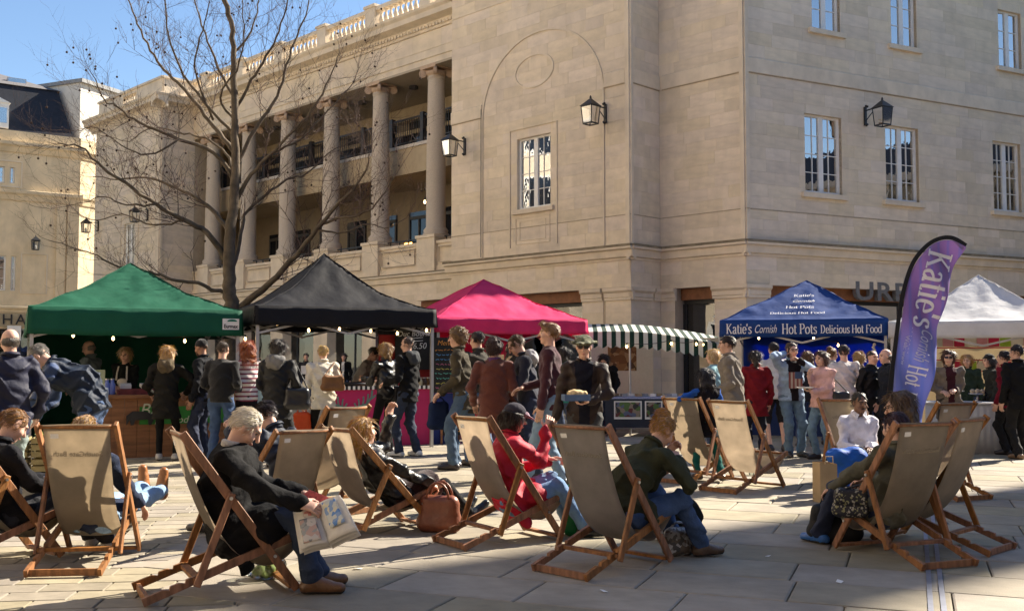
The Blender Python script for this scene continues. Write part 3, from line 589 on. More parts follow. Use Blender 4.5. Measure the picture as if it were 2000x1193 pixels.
def balustrade(F, s0, s1, piers, z, out, n_per=9):
    F.part('balustrade_base', stone, [(s0, s1, out - .16, out + .16, z, z + .1)]); F.part('balustrade_rail', stone, [(s0, s1, out - .16, out + .16, z + .66, z + .80)])
    for s_ in piers: F.part('balustrade_pier', stone, [(s_ - .28, s_ + .28, out - .2, out + .2, z - .02, z + .80), (s_ - .33, s_ + .33, out - .25, out + .25, z + .80, z + .9)])
    ps = sorted(piers); segs = list(zip(ps, ps[1:]))
    for a, b in segs:
        for i in range(n_per): q = a + .28 + (b - a - .56) * (i + .5) / n_per; mobj('baluster', bal, F.root, F.P(q, out, z + .1))
balustrade(FC, SA - .5, SB, [SA - .2] + cols_s, 13.36, -.1)
flush_blocks(cw)
for s0, s1 in ((7.0, 26.2),): FC.part('roof_slab', lead, [(s0, s1, -6, -.9, 12.6, 12.9)])

# ------------------------------------------------------------------ end pavilion
pv = thing('end_pavilion', 'square limestone pavilion at the far end of the colonnade with projecting cornice', 'building', (C1[0] - 29.6 * S2, C1[1] + 29.6 * S2, 0))
FP = Facade(C1, DL, NM, pv); FPS = Facade((C1[0] - 26.2 * S2, C1[1] + 26.2 * S2), (S2, S2), (S2, -S2), pv)
FP.part('wall_core', joint_m, [(26.22, 33.1, -.5, -.012, 0, 5.78), (26.22, 28.64, -.5, -.012, 5.78, 7.8), (29.8, 33.1, -.5, -.012, 5.78, 7.8), (26.22, 33.1, -.5, -.012, 7.8, 13)]); FPS.part('wall_core', joint_m, [(.0, 3, -.5, -.012, 0, 13)])
PS0, PS1 = 26.2, 33.1
ashlar(FP, [(PS0, PS1, 4.46, 12.3), (PS0, PS1, 12.3, 12.74), (PS0, PS1, 3.3, 4.05)], [(28.64, 29.8, 5.78, 7.8)], lmin=.8, lmax=1.3); ashlar(FPS, [(0, 1.6, 4.46, 12.74), (0, 1.6, 3.3, 4.05)], [], lmin=.6, lmax=1.)
flush_blocks(pv)
window(FP, 28.66, 29.78, 5.8, 7.78)
fillet(FP, 'window_surround', [(28.3, 4.6), (28.3, 8.1), (30.1, 8.1), (30.1, 4.6)], .05, .03)
PC = [(-.05, 12.60), (.04, 12.60), (.06, 12.70), (.16, 12.80), (.42, 12.88), (.44, 13.02), (.52, 13.1), (.54, 13.18), (0, 13.26), (-.05, 13.26)]
FP.moulding('cornice', stone, PC, PS0 - .5, PS1 + .5); FPS.moulding('cornice', stone, PC, -.5, 1.55)
FP.moulding('cornice_lower', stone, CORN, PS0 - .1, PS1 + .1); FPS.moulding('cornice_lower', stone, CORN, -.1, 1.5)
FP.part('corner_strip', stone, [(PS0, PS0 + .3, -.02, .05, 4.46, 12.6)]); FPS.part('corner_strip', stone, [(0, .12, -.02, .05, 4.46, 12.6)])
FP.part('parapet', stone, [(PS0 + .1, 28.9, -.35, -.05, 13.2, 14.0), (30.3, PS1 - .1, -.35, -.05, 13.2, 14.0), (28.9, 30.3, -.35, -.05, 13.2, 13.36), (28.9, 30.3, -.35, -.05, 13.86, 14.0), (PS0 + .05, PS1 - .05, -.4, .02, 14.0, 14.1)])
FPS.part('parapet', stone, [(.1, 3.4, -.35, -.05, 13.2, 14.0), (.05, 3.4, -.4, .02, 14.0, 14.1)])
for i in range(6): mobj('baluster', bal, pv, FP.P(29.03 + i * .23, -.2, 13.34), (0, 0, 0), (.8, .8, .95))
lantern(FP, 0, .62, 7.85, 27.35, 'iron wall lantern right of the window on the end pavilion')
lantern(FP, 0, .62, 7.85, 32.6, 'iron wall lantern at the outer edge of the end pavilion')

# ------------------------------------------------------------------ building beyond, left
th = math.radians(55.5); D4 = (math.sin(th), math.cos(th)); N4 = (D4[1], -D4[0])
pA = at(0, 300, 50.); lb = thing('mansard_building', 'pale stone building with dark slate mansard roof and dormer, beyond the green tent', 'building', (pA.x, pA.y, 0))
F4 = Facade((pA.x, pA.y), D4, N4, lb)
def w4(u, v):
    d = ray(u, v); a, b, c_, d_ = d[0], -D4[0], d[1], -D4[1]; det = a * d_ - b * c_; t = (pA.x * d_ - b * pA.y) / det; s_ = (a * pA.y - c_ * pA.x) / det; return s_, CAM_H + d[2] * t
E4 = w4(157, 300)[0]; zp = w4(0, 252)[1]; zc4 = w4(0, 281)[1]; zb4 = w4(0, 375)[1]; zs4 = w4(0, 598)[1]; zr = w4(60, 165)[1]
wl = [(w4(0, 500)[0] - .4, w4(12, 500)[0], w4(6, 567)[1], w4(6, 499)[1]), (w4(22, 500)[0], w4(31, 500)[0], w4(26, 568)[1], w4(26, 499)[1]), (w4(0, 340)[0] - .4, w4(9, 340)[0], w4(5, 357)[1], w4(5, 325)[1]), (w4(19, 340)[0], w4(29, 340)[0], w4(24, 359)[1], w4(24, 326)[1])]
holes = sorted(wl); zz = [0, zs4 - .1, wl[0][2], wl[0][3], wl[2][2], wl[2][3], zp]; cz = []
for z0, z1 in zip(zz, zz[1:]):
    a = -9.
    for w in sorted([w for w in wl if w[2] < z1 - .1 and w[3] > z0 + .1]): cz.append((a, w[0], -.5, 0, z0, z1)); a = w[1]
    cz.append((a, E4, -.5, 0, z0, z1))
F4.part('wall', stone_left, cz)
for w in wl: window(F4, *w, cols=2 if w[1] - w[0] > .35 else 1, rows=3, leaves=1, sill=False)
for z, h_, o_ in ((zc4 - .35, .5, .28), (zb4 - .35, .5, .2), (zs4 - .3, .3, .18)):
    F4.moulding('cornice', stone_left, [(0, z), (.06, z), (o_ * .6, z + h_ * .5), (o_, z + h_ * .7), (o_, z + h_), (0, z + h_ + .05)], -9, E4 + .15)
F4.part('corner_pilaster', stone_left, [(E4 - .55, E4, 0, .08, zs4, zb4 - .4), (w4(110, 450)[0], w4(128, 450)[0], 0, .08, zs4, zb4 - .4)])
fillet(F4, 'wall_panel', [(w4(42, 500)[0], w4(42, 572)[1]), (w4(92, 500)[0], w4(42, 572)[1]), (w4(92, 500)[0], w4(42, 495)[1]), (w4(42, 500)[0], w4(42, 495)[1])], .06, .04, True)
fillet(F4, 'window_surround', [(w4(0, 500)[0] - .6, w4(20, 315)[1]), (w4(38, 500)[0], w4(20, 315)[1]), (w4(38, 500)[0], w4(20, 365)[1]), (w4(0, 500)[0] - .6, w4(20, 365)[1])], .08, .05, True)
F4.part('shop_front', mat('pale_shopfront', (.36, .30, .2), .7, .1), [(-9, E4, 0, .1, zs4 - 1.0, zs4 - .35)]); F4.part('shop_window', shop_glass, [(-9, E4 - 1, .02, .03, .4, zs4 - 1.1)]); F4.part('shop_frame', black_iron, [(i * 1.3 - 8, i * 1.3 - 7.94, .03, .08, 0, zs4 - 1.05) for i in range(9)])
text('sign_letters', 'HA', .72, black_iron, lb, frame(F4.P(w4(0, 625)[0] + .05, .16, w4(30, 625)[1]), F4.D, (0, 0, 1)), .02, 'LEFT', space=1.25)
F4.part('poster', tag_m, [(w4(13, 660)[0], w4(40, 660)[0], .1, .12, w4(20, 665)[1], w4(20, 636)[1])])
# mansard
z0, z1 = zp, w4(60, 163)[1] + .1
m = MB(); m.add([F4.P(-9, -.25, z0), F4.P(E4 - .3, -.25, z0), F4.P(E4 - .9, -1.3, z1), F4.P(-9, -1.3, z1), F4.P(-9, -9, z0), F4.P(E4 - .3, -9, z0), F4.P(E4 - .9, -8, z1), F4.P(-9, -8, z1)], [(0, 1, 2, 3), (5, 4, 7, 6), (0, 3, 7, 4)]); m.build('mansard_slope', slate, lb)
m = MB(); m.add([F4.P(E4 - .3, -.25, z0), F4.P(E4 - .3, -9, z0), F4.P(E4 - .9, -8, z1), F4.P(E4 - .9, -1.3, z1)], [(0, 1, 2, 3)]); m.build('mansard_slope', slate, lb)
m = MB(); m.add([F4.P(-9, -1.2, z1), F4.P(E4 - .8, -1.2, z1), F4.P(E4 - 3.4, -4.6, z1 + 1.35), F4.P(-9, -4.6, z1 + 1.35), F4.P(E4 - .8, -8, z1), F4.P(-9, -8, z1)], [(0, 1, 2, 3), (1, 4, 2), (4, 5, 3, 2)]); m.build('roof', mat('old_slate', (.15, .14, .14), .8, .2, 6), lb)
o = F4.part('skylight', alu, [(w4(28, 155)[0], w4(66, 155)[0], -2.55, -2.2, z1 + .28, z1 + .62)]); F4.part('pane', glass, [(w4(30, 155)[0], w4(64, 155)[0], -2.2, -2.19, z1 + .3, z1 + .58)], o)
dw = F4.part('dormer', white_paint, [(-2.4, w4(18, 230)[0], -1.2, -.12, zp + .1, w4(10, 200)[1])]); m = MB(); za = w4(10, 200)[1]; m.prism([F4.P(-2.6, -.05, za), F4.P(w4(22, 200)[0], -.05, za), F4.P(-.55, -.05, za + .45)], F4.N * -1.2); m.build('pediment', white_paint, dw)
F4.part('pane', glass, [(-2.1, -.42, -.115, -.11, zp + .35, za - .25), (-.36, w4(14, 230)[0], -.115, -.11, zp + .35, za - .25)], dw)
lantern(F4, 0, .5, w4(66, 480)[1], w4(66, 480)[0], 'small iron lantern on the pale stone wall of the mansard building')
# sunlit return wing of the same building
D5 = (.40, .9165); N5 = (.9165, -.40); O5 = F4.O + F4.D * E4; F5 = Facade((O5.x, O5.y), D5, N5, lb)
F5.part('wall', stone_left, [(0.02, 14, -3, .0, 0, zp)]); F5.part('return_roof', mat('pale_gable', (.62, .58, .52), .8, .05), [(.2, 14, -3.2, -.3, zp, z1 + .4)])
for z, h_, o_ in ((zc4 - .35, .5, .28), (zb4 - .35, .5, .2)): F5.moulding('cornice', stone_left, [(0, z), (.06, z), (o_ * .6, z + h_ * .5), (o_, z + h_ * .7), (o_, z + h_), (0, z + h_ + .05)], 0, 14)
F5.part('roof_verge', lead, [(.1, 14, -3.3, -.1, z1 + .4, z1 + .6)])

# ------------------------------------------------------------------ buildings round the square outside the frame (bounce, reflections, shade)
def plain_block(name, label, x0, x1, y0, y1, h_, face, n_w, storeys=3):
    stone = mat('blocker_dark', (.09, .06, .045), .9, .25, 4) if name == 'sky_blocker' else globals()['stone']  # dark so the added sky blocker bounces little light
    t = thing(name, label, 'building', ((x0 + x1) / 2, (y0 + y1) / 2, 0)); cx_, cy_ = t.location.x, t.location.y
    MB().b2((x0 - cx_, y0 - cy_, 0), (x1 - cx_, y1 - cy_, h_)).build('wall', stone, t)
    MB().b2((x0 - cx_ - .3, y0 - cy_ - .3, h_), (x1 - cx_ + .3, y1 - cy_ + .3, h_ + .4)).build('cornice', stone, t)
    rf = MB(); a, b, c_, d_ = x0 - cx_, x1 - cx_, y0 - cy_, y1 - cy_; i_ = 2.2
    rf.add([(a, c_, h_ + .4), (b, c_, h_ + .4), (b, d_, h_ + .4), (a, d_, h_ + .4), (a + i_, c_ + i_, h_ + 2.2), (b - i_, c_ + i_, h_ + 2.2), (b - i_, d_ - i_, h_ + 2.2), (a + i_, d_ - i_, h_ + 2.2)], [(0, 1, 5, 4), (1, 2, 6, 5), (2, 3, 7, 6), (3, 0, 4, 7), (4, 5, 6, 7)]); rf.build('roof', slate, t)
    for k in range(n_w):
        for s_ in range(storeys):
            z = 1.2 + s_ * 3.3
            if face == 'N': c = (a + (b - a) * (k + .5) / n_w, d_, z); w = MB().b2((c[0] - .6, c[1], z), (c[0] + .6, c[1] + .02, z + 2)); fr_ = MB().b2((c[0] - .72, c[1], z - .12), (c[0] + .72, c[1] + .012, z + 2.12))
            elif face == 'E': c = (b, c_ + (d_ - c_) * (k + .5) / n_w, z); w = MB().b2((c[0], c[1] - .6, z), (c[0] + .02, c[1] + .6, z + 2)); fr_ = MB().b2((c[0], c[1] - .72, z - .12), (c[0] + .012, c[1] + .72, z + 2.12))
            else: c = (a, c_ + (d_ - c_) * (k + .5) / n_w, z); w = MB().b2((c[0] - .02, c[1] - .6, z), (c[0], c[1] + .6, z + 2)); fr_ = MB().b2((c[0] - .012, c[1] - .72, z - .12), (c[0], c[1] + .72, z + 2.12))
            wf_ = fr_.build('window', white_paint, t); w.build('pane', mat('dark_pane', (.012, .014, .02)), wf_)
    return t
plain_block('terrace_building', 'long sunlit limestone terrace facing the colonnade across the square', -29, -17.3, -24, 33, 18., 'E', 17, 5)
plain_block('sky_blocker', 'unseen dark building behind the deckchairs, added to block sky light', -16, 30, -22, -7, 13, 'N', 12)  # unseen dark mass added to block sky light from behind the camera
plain_block('street_building', 'limestone building with slate roof across the street from the corner building', 30, 42, -6, 46, 9.6, 'W', 12)
# tall chimney added out of view to cast a shade band across the paving
c0 = gp(1400, 1112) ; cc = Vector((c0.x, c0.y, 0)) + Vector((.81, .586, 0)) * 42 + Vector((.586, -.81, 0)) * .15
ch = thing('shade_blocker', 'tall square stone chimney out of view, added to shade the paving', 'blocker', cc, -SUN_AZ)
MB().b2((-1.25, -1.25, 0), (1.25, 1.25, 32.3)).build('shaft', stone, ch); MB().b2((-1.4, -1.4, 32.3), (1.4, 1.4, 32.6)).build('cap', stone, ch)
# ------------------------------------------------------------------ market tents
def fabric(name, col, tr=.25, rough=.75, spec=.3): return mat(name, col, rough, .10, 2.5, .75, 4.5, trans=tr, spec=spec)
class Tent:
    def __init__(s, name, label, FL, th, w=3., eave=2.25, peak=3.1, val=.33, m=None, power=1.15, sag=.03, legs=True):
        th = math.radians(th); s.th = th; c, n = math.cos(th), math.sin(th)
        s.c = Vector((FL[0] + w / 2 * c - w / 2 * n, FL[1] + w / 2 * n + w / 2 * c, 0)); s.w = w
        s.t = thing(name, label, 'market tent', s.c, th, 'market tents'); h = w / 2; rs = random.Random(name)
        ph = [rs.uniform(0, 6) for _ in range(6)]
        def roof(u, v):
            x, y = (u * 2 - 1) * h, (v * 2 - 1) * h; d = max(abs(x), abs(y)) / h
            e = abs(abs(x) - abs(y)) / h; z = eave + (peak - eave) * (1 - d) ** power
            z -= sag * 4 * d * (1 - d) * e; ang = math.atan2(y, x)
            z += .010 * math.sin(9 * ang + 5 * d + ph[0]) * d * (1 - d) * 4 + (.045 * mnoise.noise(Vector((x * 1.6, y * 1.6, ph[0]))) + .022 * mnoise.noise(Vector((x * 4.5, y * 4.5, ph[1]))) + .010 * mnoise.noise(Vector((x * 11, y * 11, ph[2])))) * min(1, (1 - d) * 5) + .010 * math.sin(6 * x + ph[2]) * math.sin(5 * y + ph[3]) * (1 - d)
            z -= .035 * math.exp(-((d - .9) / .07) ** 2) * (1 - e) ** 0 * .3
            return (x, y, z)
        m_ = MB(); m_.grid(roof, 48, 48, .004); s.roof = m_.build('roof', m, s.t, True)
        for i in (-1, 1):
            for j in (-1, 1): MB().tube([Vector(roof(.5 + .5 * i * t_ / 12, .5 + .5 * j * t_ / 12)) + Vector((0, 0, .006)) for t_ in range(13)], .009, 5).build('hip_seam', m, s.t)
        for k in range(4):
            a = k * math.pi / 2; R = Matrix.Rotation(a, 3, 'Z'); q = MB()
            def va(u, v, R=R, k=k): 
                x = (u * 2 - 1) * (h + .004); wv = .012 * math.sin(x * 5 + k + ph[4]) * v + .008 * math.sin(x * 13 + ph[5]) * v
                return R @ Vector((x, -h - .006 - .02 * v + wv, eave - val * v - .02 * math.sin((u) * math.pi) * (1 if v > .5 else .0)))
            q.grid(va, 40, 4, .003); q.build('valance', m, s.t, True)
        if legs:
            for i in (-1, 1):
                for j in (-1, 1): MB().box((i * (h - .05), j * (h - .05), eave / 2), (.05, .05, eave - .02)).build('leg', alu, s.t)
            for k in range(4):
                R = Matrix.Rotation(k * math.pi / 2, 3, 'Z'); q = MB()
                for i in (-1, 1):
                    a0, a1 = R @ Vector((i * (h - .08), -h + .05, eave - .08)), R @ Vector((0, -h + .05, eave - .42)); q.bar(a0, a1, .02, .035)
                    b0, b1 = R @ Vector((i * (h - .08), -h + .05, eave - .42)), R @ Vector((0, -h + .05, eave - .08)); q.bar(b0, b1, .02, .035)
                q.build('truss', alu, s.t)
    def loc(s, P): 
        d = Vector(P) - s.c; c, n = math.cos(s.th), math.sin(s.th); return Vector((d.x * c + d.y * n, -d.x * n + d.y * c, d.z))
    def on(s, u, v, y):
        """local point where the photograph ray (u,v) meets the plane local y"""
        d = ray(u, v); o = s.loc((0, 0, CAM_H)); c, n = math.cos(s.th), math.sin(s.th); dl = Vector((d[0] * c + d[1] * n, -d[0] * n + d[1] * c, d[2])); t = (y - o.y) / dl.y; return o + dl * t
    def world(s, p): return s.c + Matrix.Rotation(s.th, 3, 'Z') @ Vector(p)
def string_lights(label, pts, name='string_lights'):
    t = thing(name, label, 'string lights', pts[0])
    P = [Vector(p) - Vector(pts[0]) for p in pts]; path = []
    for a, b in zip(P, P[1:]):
        for i in range(6): u = i / 6; path.append(a.lerp(b, u) + Vector((0, 0, .07 - .12 * 4 * u * (1 - u) * .4)))
    path.append(P[-1] + Vector((0, 0, .07))); MB().tube(path, .006, 5).build('cable', black_iron, t)
    for p in P:
        MB().lathe([(.012, .03), (.012, .07)], p, 8).build('socket', black_iron, t); MB().lathe([(.003, -.03), (.016, -.018), (.020, 0), (.014, .02), (.010, .032)], p, 10).build('bulb', bulb_m, t, True)
    return t
green_f = fabric('green_tent_fabric', (.008, .10, .055)); black_f = fabric('black_tent_fabric', (.008, .008, .011), .03, .7, .2)
pink_f = fabric('pink_tent_fabric', (.80, .05, .20), .42); blue_f = fabric('blue_tent_fabric', (.012, .055, .24), .22); white_f = fabric('white_tent_fabric', (.72, .72, .74), .3)
print_w = mat('white_print', (.75, .76, .8), .7, .05, 30)
# --- green tent
TG = Tent('market_tent', 'dark green peaked market tent over a wooden counter', (-6.9, 14.52), 26, 3., 2.23, 3.04, .39, green_f, 1.32, .03)
q = MB(); q.grid(lambda u, v: (-1.44 + 2.88 * u, 1.42 + .02 * math.sin(u * 40), 2.2 * v + .02), 40, 6, .004); q.build('back_wall', green_f, TG.t, True)
q = MB(); q.grid(lambda u, v: (-1.43 + .02 * math.sin(u * 30), -.4 + 1.8 * u, 2.2 * v + .02), 24, 6, .004); q.build('side_wall', green_f, TG.t, True)
p = TG.on(451, 633, -1.545); lab = MB().box((p.x, -1.538, p.z), (.25, .006, .17)).build('maker_label', tag_m, TG.t)
e_ = MB(); e_.prism([(p.x + .02 + .075 * math.cos(a), -1.545, p.z + .04 + .035 * math.sin(a)) for a in [math.pi * i / 12 for i in range(13)]], (0, .003, 0)); e_.build('label_leaf', mat('leaf_print', (.01, .15, .1), .7), lab)
text('label_letters', 'Eurmax', .085, black_iron, lab, frame((p.x, -1.543, p.z - .035), (1, 0, 0), (0, 0, 1)), .002, sx=.8, bold=.002)
string_lights('string of lit bulbs under the front edge of the green tent', [TG.world((TG.on(u, v, -1.35))) for u, v in ((62, 656), (143, 655), (221, 661), (361, 666), (479, 662))])
# counter
gc = thing('wooden_counter', 'brown wooden plank counter with a green banner under the green tent', 'counter', TG.c, TG.th)
xl, xr = TG.on(190, 850, -1.5).x, 1.62
nb = 12; bw = (xr - xl) / nb
for i in range(nb): MB().box((xl + bw * (i + .5), -1.5, .45), (bw - .004, .03, .9)).build('board', wood_lt, gc)
bezel(MB().b2((xl - .03, -1.56, .9), (xr + .03, -.85, .95)).build('countertop', wood_lt, gc)); MB().b2((xl, -1.48, .0), (xl + .03, -.9, .9)).build('end_panel', wood_lt, gc)
a, b = TG.on(272, 829, -1.53), TG.on(515, 790, -1.53); MB().b2((a.x, -1.535, a.z), (b.x, -1.522, b.z)).build('banner', mat('green_banner', (.035, .20, .03), .7, .1), gc)
cream_p = mat('cream_print', (.55, .55, .38), .7)
for tx, u, v, sz in (('Ba', 290, 801, .26), ('ic F', 395, 799, .26), ('Fr', 310, 822, .15), ('roduce', 367, 819, .15)):
    p = TG.on(u, v, -1.54); text('banner_letters', tx, sz, cream_p, gc, frame((p.x, -1.538, p.z), (1, 0, 0), (0, 0, 1)), .002, shear=.25)
p = TG.on(275, 815, -1.55); pg = [(-.2, -.11), (-.2, .03), (-.12, .09), (.08, .09), (.14, .05), (.22, .07), (.24, -.02), (.18, -.04), (.15, -.11), (.11, -.11), (.1, -.03), (-.08, -.04), (-.1, -.11), (-.14, -.11), (-.15, -.03)]
MB().prism([(p.x + x * 1.0, -1.56, p.z + z) for x, z in pg], (0, .02, 0)).build('pig_cutout', black_iron, gc)
def jar(t, c, r, h, m, lid=None, name='jar'):
    o = MB().lathe([(r * .9, 0), (r, .01), (r, h * .7), (r * .6, h * .82), (r * .6, h)], c, 12).build(name, m, t, True)
    if lid: MB().lathe([(r * .65, h), (r * .65, h + .02)], c, 12).build('lid', lid, o)
    return o
def solo(name, label, cat, mb, m, loc, rz=0., smooth=False, group=None):
    o = mb.build(name, m, None, smooth, loc, rz); return tag(o, label, cat, group)
for k, u in enumerate((209, 219)):
    p = TG.world(TG.on(u, 762, -1.2)); bt = thing('milk_bottle', 'small blue bottle standing on the wooden counter', 'bottle', (p.x, p.y, .95), 0, 'blue bottles on the counter'); jar(bt, (0, 0, 0), .045, .22, mat('blue_plastic', (.15, .2, .5), .4), metal_m, 'body')
p = TG.world(TG.on(268, 765, -1.2)); solo('meat_tray', 'red tray of packed meat on the wooden counter', 'tray', MB().b2((-.28, -.15, 0), (.28, .15, .07)).b2((-.25, -.12, .07), (.25, .12, .085)), mat('red_tray', (.16, .03, .03), .5, .3, 12), (p.x, p.y, .95), TG.th)
for k, u in enumerate((245, 285)):
    p = TG.world(TG.on(u, 755, -1.1)); solo('paper_stack', 'white folded wrapping paper on the red tray', 'paper', MB().box((0, 0, .0), (.16, .12, .05), Matrix.Rotation(.25, 3, 'X')), tag_m, (p.x, p.y, 1.075), TG.th + .2 * k, group='wrapping papers on the tray')
p = TG.world(TG.on(200, 765, -1.6)); cb_ = thing('menu_board', 'pale board leaning at the end of the wooden counter', 'board', (p.x - .05, p.y - .2, 0), TG.th); MB().box((0, 0, 1.05), (.3, .03, .55)).build('panel', mat('pale_green_board', (.35, .38, .22), .8), cb_); MB().box((0, .03, .42), (.04, .03, .84)).build('post', wood, cb_)
# crates by the bending man
for k, (u, v, zt) in enumerate(((112, 826, .44), (112, 826, .44), (112, 826, .22), (112, 826, .22), (112, 826, .0), (112, 826, 0.))):
    p = at(u, 820, 10.9); cr = thing('produce_crate', ['slatted pale crate of greens on top of the stack beside the bending man', 'slatted crate of dark produce beside the bending man', 'slatted crate in the middle of the stack beside the bending man', 'lower slatted crate next to the produce stack', 'bottom slatted crate of the produce stack', 'bottom slatted crate of the second stack beside the bending man'][k], 'crate', (p.x - .47 * (k % 2), p.y - .14 * (k % 2), zt + .004), .3, 'produce crates'); sl = mat('crate_wood', (.33, .27, .13), .8, .2, 8)
    for j in range(3):
        for sy in (-1, 1): MB().box((0, sy * .16, .035 + j * .07), (.44, .012, .055)).build('slat', sl, cr)
        for sx_ in (-1, 1): MB().box((sx_ * .22, 0, .035 + j * .07), (.012, .3, .055)).build('slat', sl, cr)
    MB().box((0, 0, .012), (.42, .3, .012)).build('bottom', sl, cr)
    if k < 2:
        rr_ = random.Random(k); q = MB()
        for i in range(90):
            c = Vector((rr_.uniform(-.18, .18), rr_.uniform(-.13, .13), rr_.uniform(.12, .26))); d1 = Vector((rr_.gauss(0, 1), rr_.gauss(0, 1), rr_.gauss(0, 1))).normalized() * .07; d2 = Vector((rr_.gauss(0, 1), rr_.gauss(0, 1), rr_.gauss(0, 1))).normalized() * .035; q.add([c - d1, c + d2, c + d1, c - d2], [(0, 1, 2, 3)])
        tag(q.build('leaves', mat('salad_leaf', (.16, .2, .05), .7, .3, 8) if k == 0 else mat('dark_leaf', (.03, .04, .02)), cr), kind='stuff')
# --- black tent
TB = Tent('market_tent', 'black peaked market tent over a pink counter', (-3.97, 15.72), 26, 3., 2.31, 3.32, .30, black_f, 1.6, .02)
string_lights('string of lit bulbs under the front edge of the black tent', [TB.world(TB.on(u, v, -1.3)) for u, v in ((541, 632), (603, 645), (663, 643), (724, 646), (776, 651), (833, 645))])
pc = thing('pink_counter', 'deep pink counter printed with a grey stag head under the black tent', 'counter', TB.c, TB.th)
x0, x1, yc_ = TB.on(640, 800, -.95).x, TB.on(851, 800, -.95).x, -.95
pink_p = mat('pink_panel', (.42, .015, .10), .6, .08, 4)
MB().b2((x0, yc_, .02), (x1, yc_ + .04, .98)).build('front_panel', pink_p, pc); MB().b2((x1 - .04, yc_ + .041, .02), (x1, yc_ + .7, .98)).build('side_panel', pink_p, pc); MB().b2((x0 - .03, yc_ - .03, .98), (x1 + .03, yc_ + .8, 1.02)).build('countertop', wood_lt, pc)
chk = MB(); n_ = 46
for i in range(n_):
    xx = x0 + (x1 - x0) * i / n_; chk.mi = i % 2; chk.b2((xx, yc_ - .035, .975 + .0), (xx + (x1 - x0) / n_, yc_ - .031, 1.035))
chk.build('trim_tape', [tag_m, black_iron], pc)
# stag head emblem
sg = mat('stag_print', (.13, .22, .20), .7, .05); c = TB.on(685, 805, yc_ - .01); q = MB(); y_ = yc_ - .006
def flat(mb, pts, w):
    for a, b in zip(pts, pts[1:]): mb.bar((c.x + a[0], y_, c.z + a[1]), (c.x + b[0], y_, c.z + b[1]), w, .006, (0, 1, 0))
MB().prism([(c.x + x, y_ - .003, c.z + z) for x, z in [(-.09, -.30), (.09, -.30), (.10, -.12), (.06, -.08), (.16, -.06), (.20, .0), (.08, -.0), (.0, .03), (-.08, 0), (-.20, .0), (-.16, -.06), (-.06, -.08), (-.10, -.12)]], (0, .006, 0)).build('stag_head', sg, pc)
for s_ in (-1, 1):
    flat(q, [(s_ * .04, .01), (s_ * .14, .09), (s_ * .27, .13), (s_ * .36, .24), (s_ * .37, .36)], .035)
    for a, b in (((.14, .09), (.13, .22)), ((.2, .11), (.22, .26)), ((.27, .13), (.30, .30)), ((.33, .2), (.43, .28)), ((.1, .06), (.06, .15))): flat(q, [(s_ * a[0], a[1]), (s_ * (a[0] + b[0]) / 2 + s_ * .01, (a[1] + b[1]) / 2), (s_ * b[0], b[1])], .024)
q.build('antlers', sg, pc)
p = TB.on(737, 859, yc_ - .01); text('counter_letters', 'OTS', .13, black_iron, pc, frame((p.x, yc_ - .004, p.z), (1, 0, 0), (0, 0, 1)), .002, space=1.1, bold=.006)
cbd = thing('chalkboard', 'black chalkboard with a chalked dish and price £6.50 inside the black tent', 'chalkboard', TB.c, TB.th); yb = -.55; a, b = TB.on(772, 722, yb), TB.on(846, 644, yb)
MB().b2((a.x, yb, a.z), (b.x + .06, yb + .03, b.z)).build('board', mat('blackboard', (.012, .012, .012), .7, .3, 6), cbd); chalk = mat('chalk', (.6, .6, .58), .9, .2, 40)
for tx, u, v, sz in (('Duc Bourn', 807, 652, .13), ('£6.50', 815, 676, .15)): p = TB.on(u, v, yb); text('chalk_writing', tx, sz, chalk, cbd, frame((p.x, yb - .004, p.z), (1, 0, .03), (0, 0, 1)), .001, shear=.2)
for v in (661, 667): p, p2 = TB.on(797, v, yb), TB.on(826, v - 2, yb); MB().bar((p.x, yb - .004, p.z), (p2.x, yb - .004, p2.z), .012, .003, (0, 1, 0)).build('chalk_line', chalk, cbd)
a, b = TB.on(740, 750, yb + .1), TB.on(848, 655, yb + .1); MB().b2((a.x, yb + .1, .98), (b.x, yb + .13, b.z)).build('red_back_panel', mat('red_panel', (.25, .012, .012), .6, .1), TB.t)
q = MB(); q.grid(lambda u, v: (1.42, -.3 + 1.6 * u, 2.2 * v + .02), 6, 6, .004); q.build('side_wall', black_f, TB.t)
for k, (u, m_, lid) in enumerate(((820, mat('cream_jar', (.6, .55, .35), .4), metal_m), (828, mat('dark_jar', (.06, .04, .03), .3), alu), (836, mat('brown_jar', (.15, .08, .03), .3), metal_m))):
    p = TB.world(TB.on(u, 755, -.7)); t_ = thing('jar', ['cream jar at the end of the pink counter', 'dark jar between two others on the pink counter', 'brown jar nearest the tent post on the pink counter'][k], 'jar', (p.x, p.y, 1.02), 0, 'jars on the pink counter'); jar(t_, (0, 0, 0), .05, .13, m_, lid, 'body')
p = TB.world(TB.on(690, 752, -.6)); pn = thing('paella_pan', 'wide dark pan of food on the pink counter', 'pan', (p.x, p.y, 1.02), TB.th); MB().lathe([(.30, 0), (.34, .07), (.33, .07), (.29, .012)], (0, 0, 0), 24).build('pan', black_iron, pn, True); MB().lathe([(.31, .02), (.31, .05)], (0, 0, 0), 24).build('food', mat('stew', (.2, .11, .05), .7, .5, 25), pn)
sg_ = [TB.on(u, v, -1.0) for u, v in ((600, 722), (612, 735))]
for k, p in enumerate(sg_): w_ = TB.world(p); t_ = thing('menu_sheet', ['upper white menu sheet in a stand beside the woman in cream', 'lower white menu sheet in a stand beside the woman in cream'][k], 'menu', (w_.x, w_.y, .9), TB.th, 'menu sheets'); MB().box((0, 0, p.z - .9), (.2, .005, .14), Matrix.Rotation(-.2, 3, 'X')).build('sheet', tag_m, t_); MB().box((0, .02, (p.z - .9) / 2), (.02, .02, p.z - .9)).build('stand', black_iron, t_)
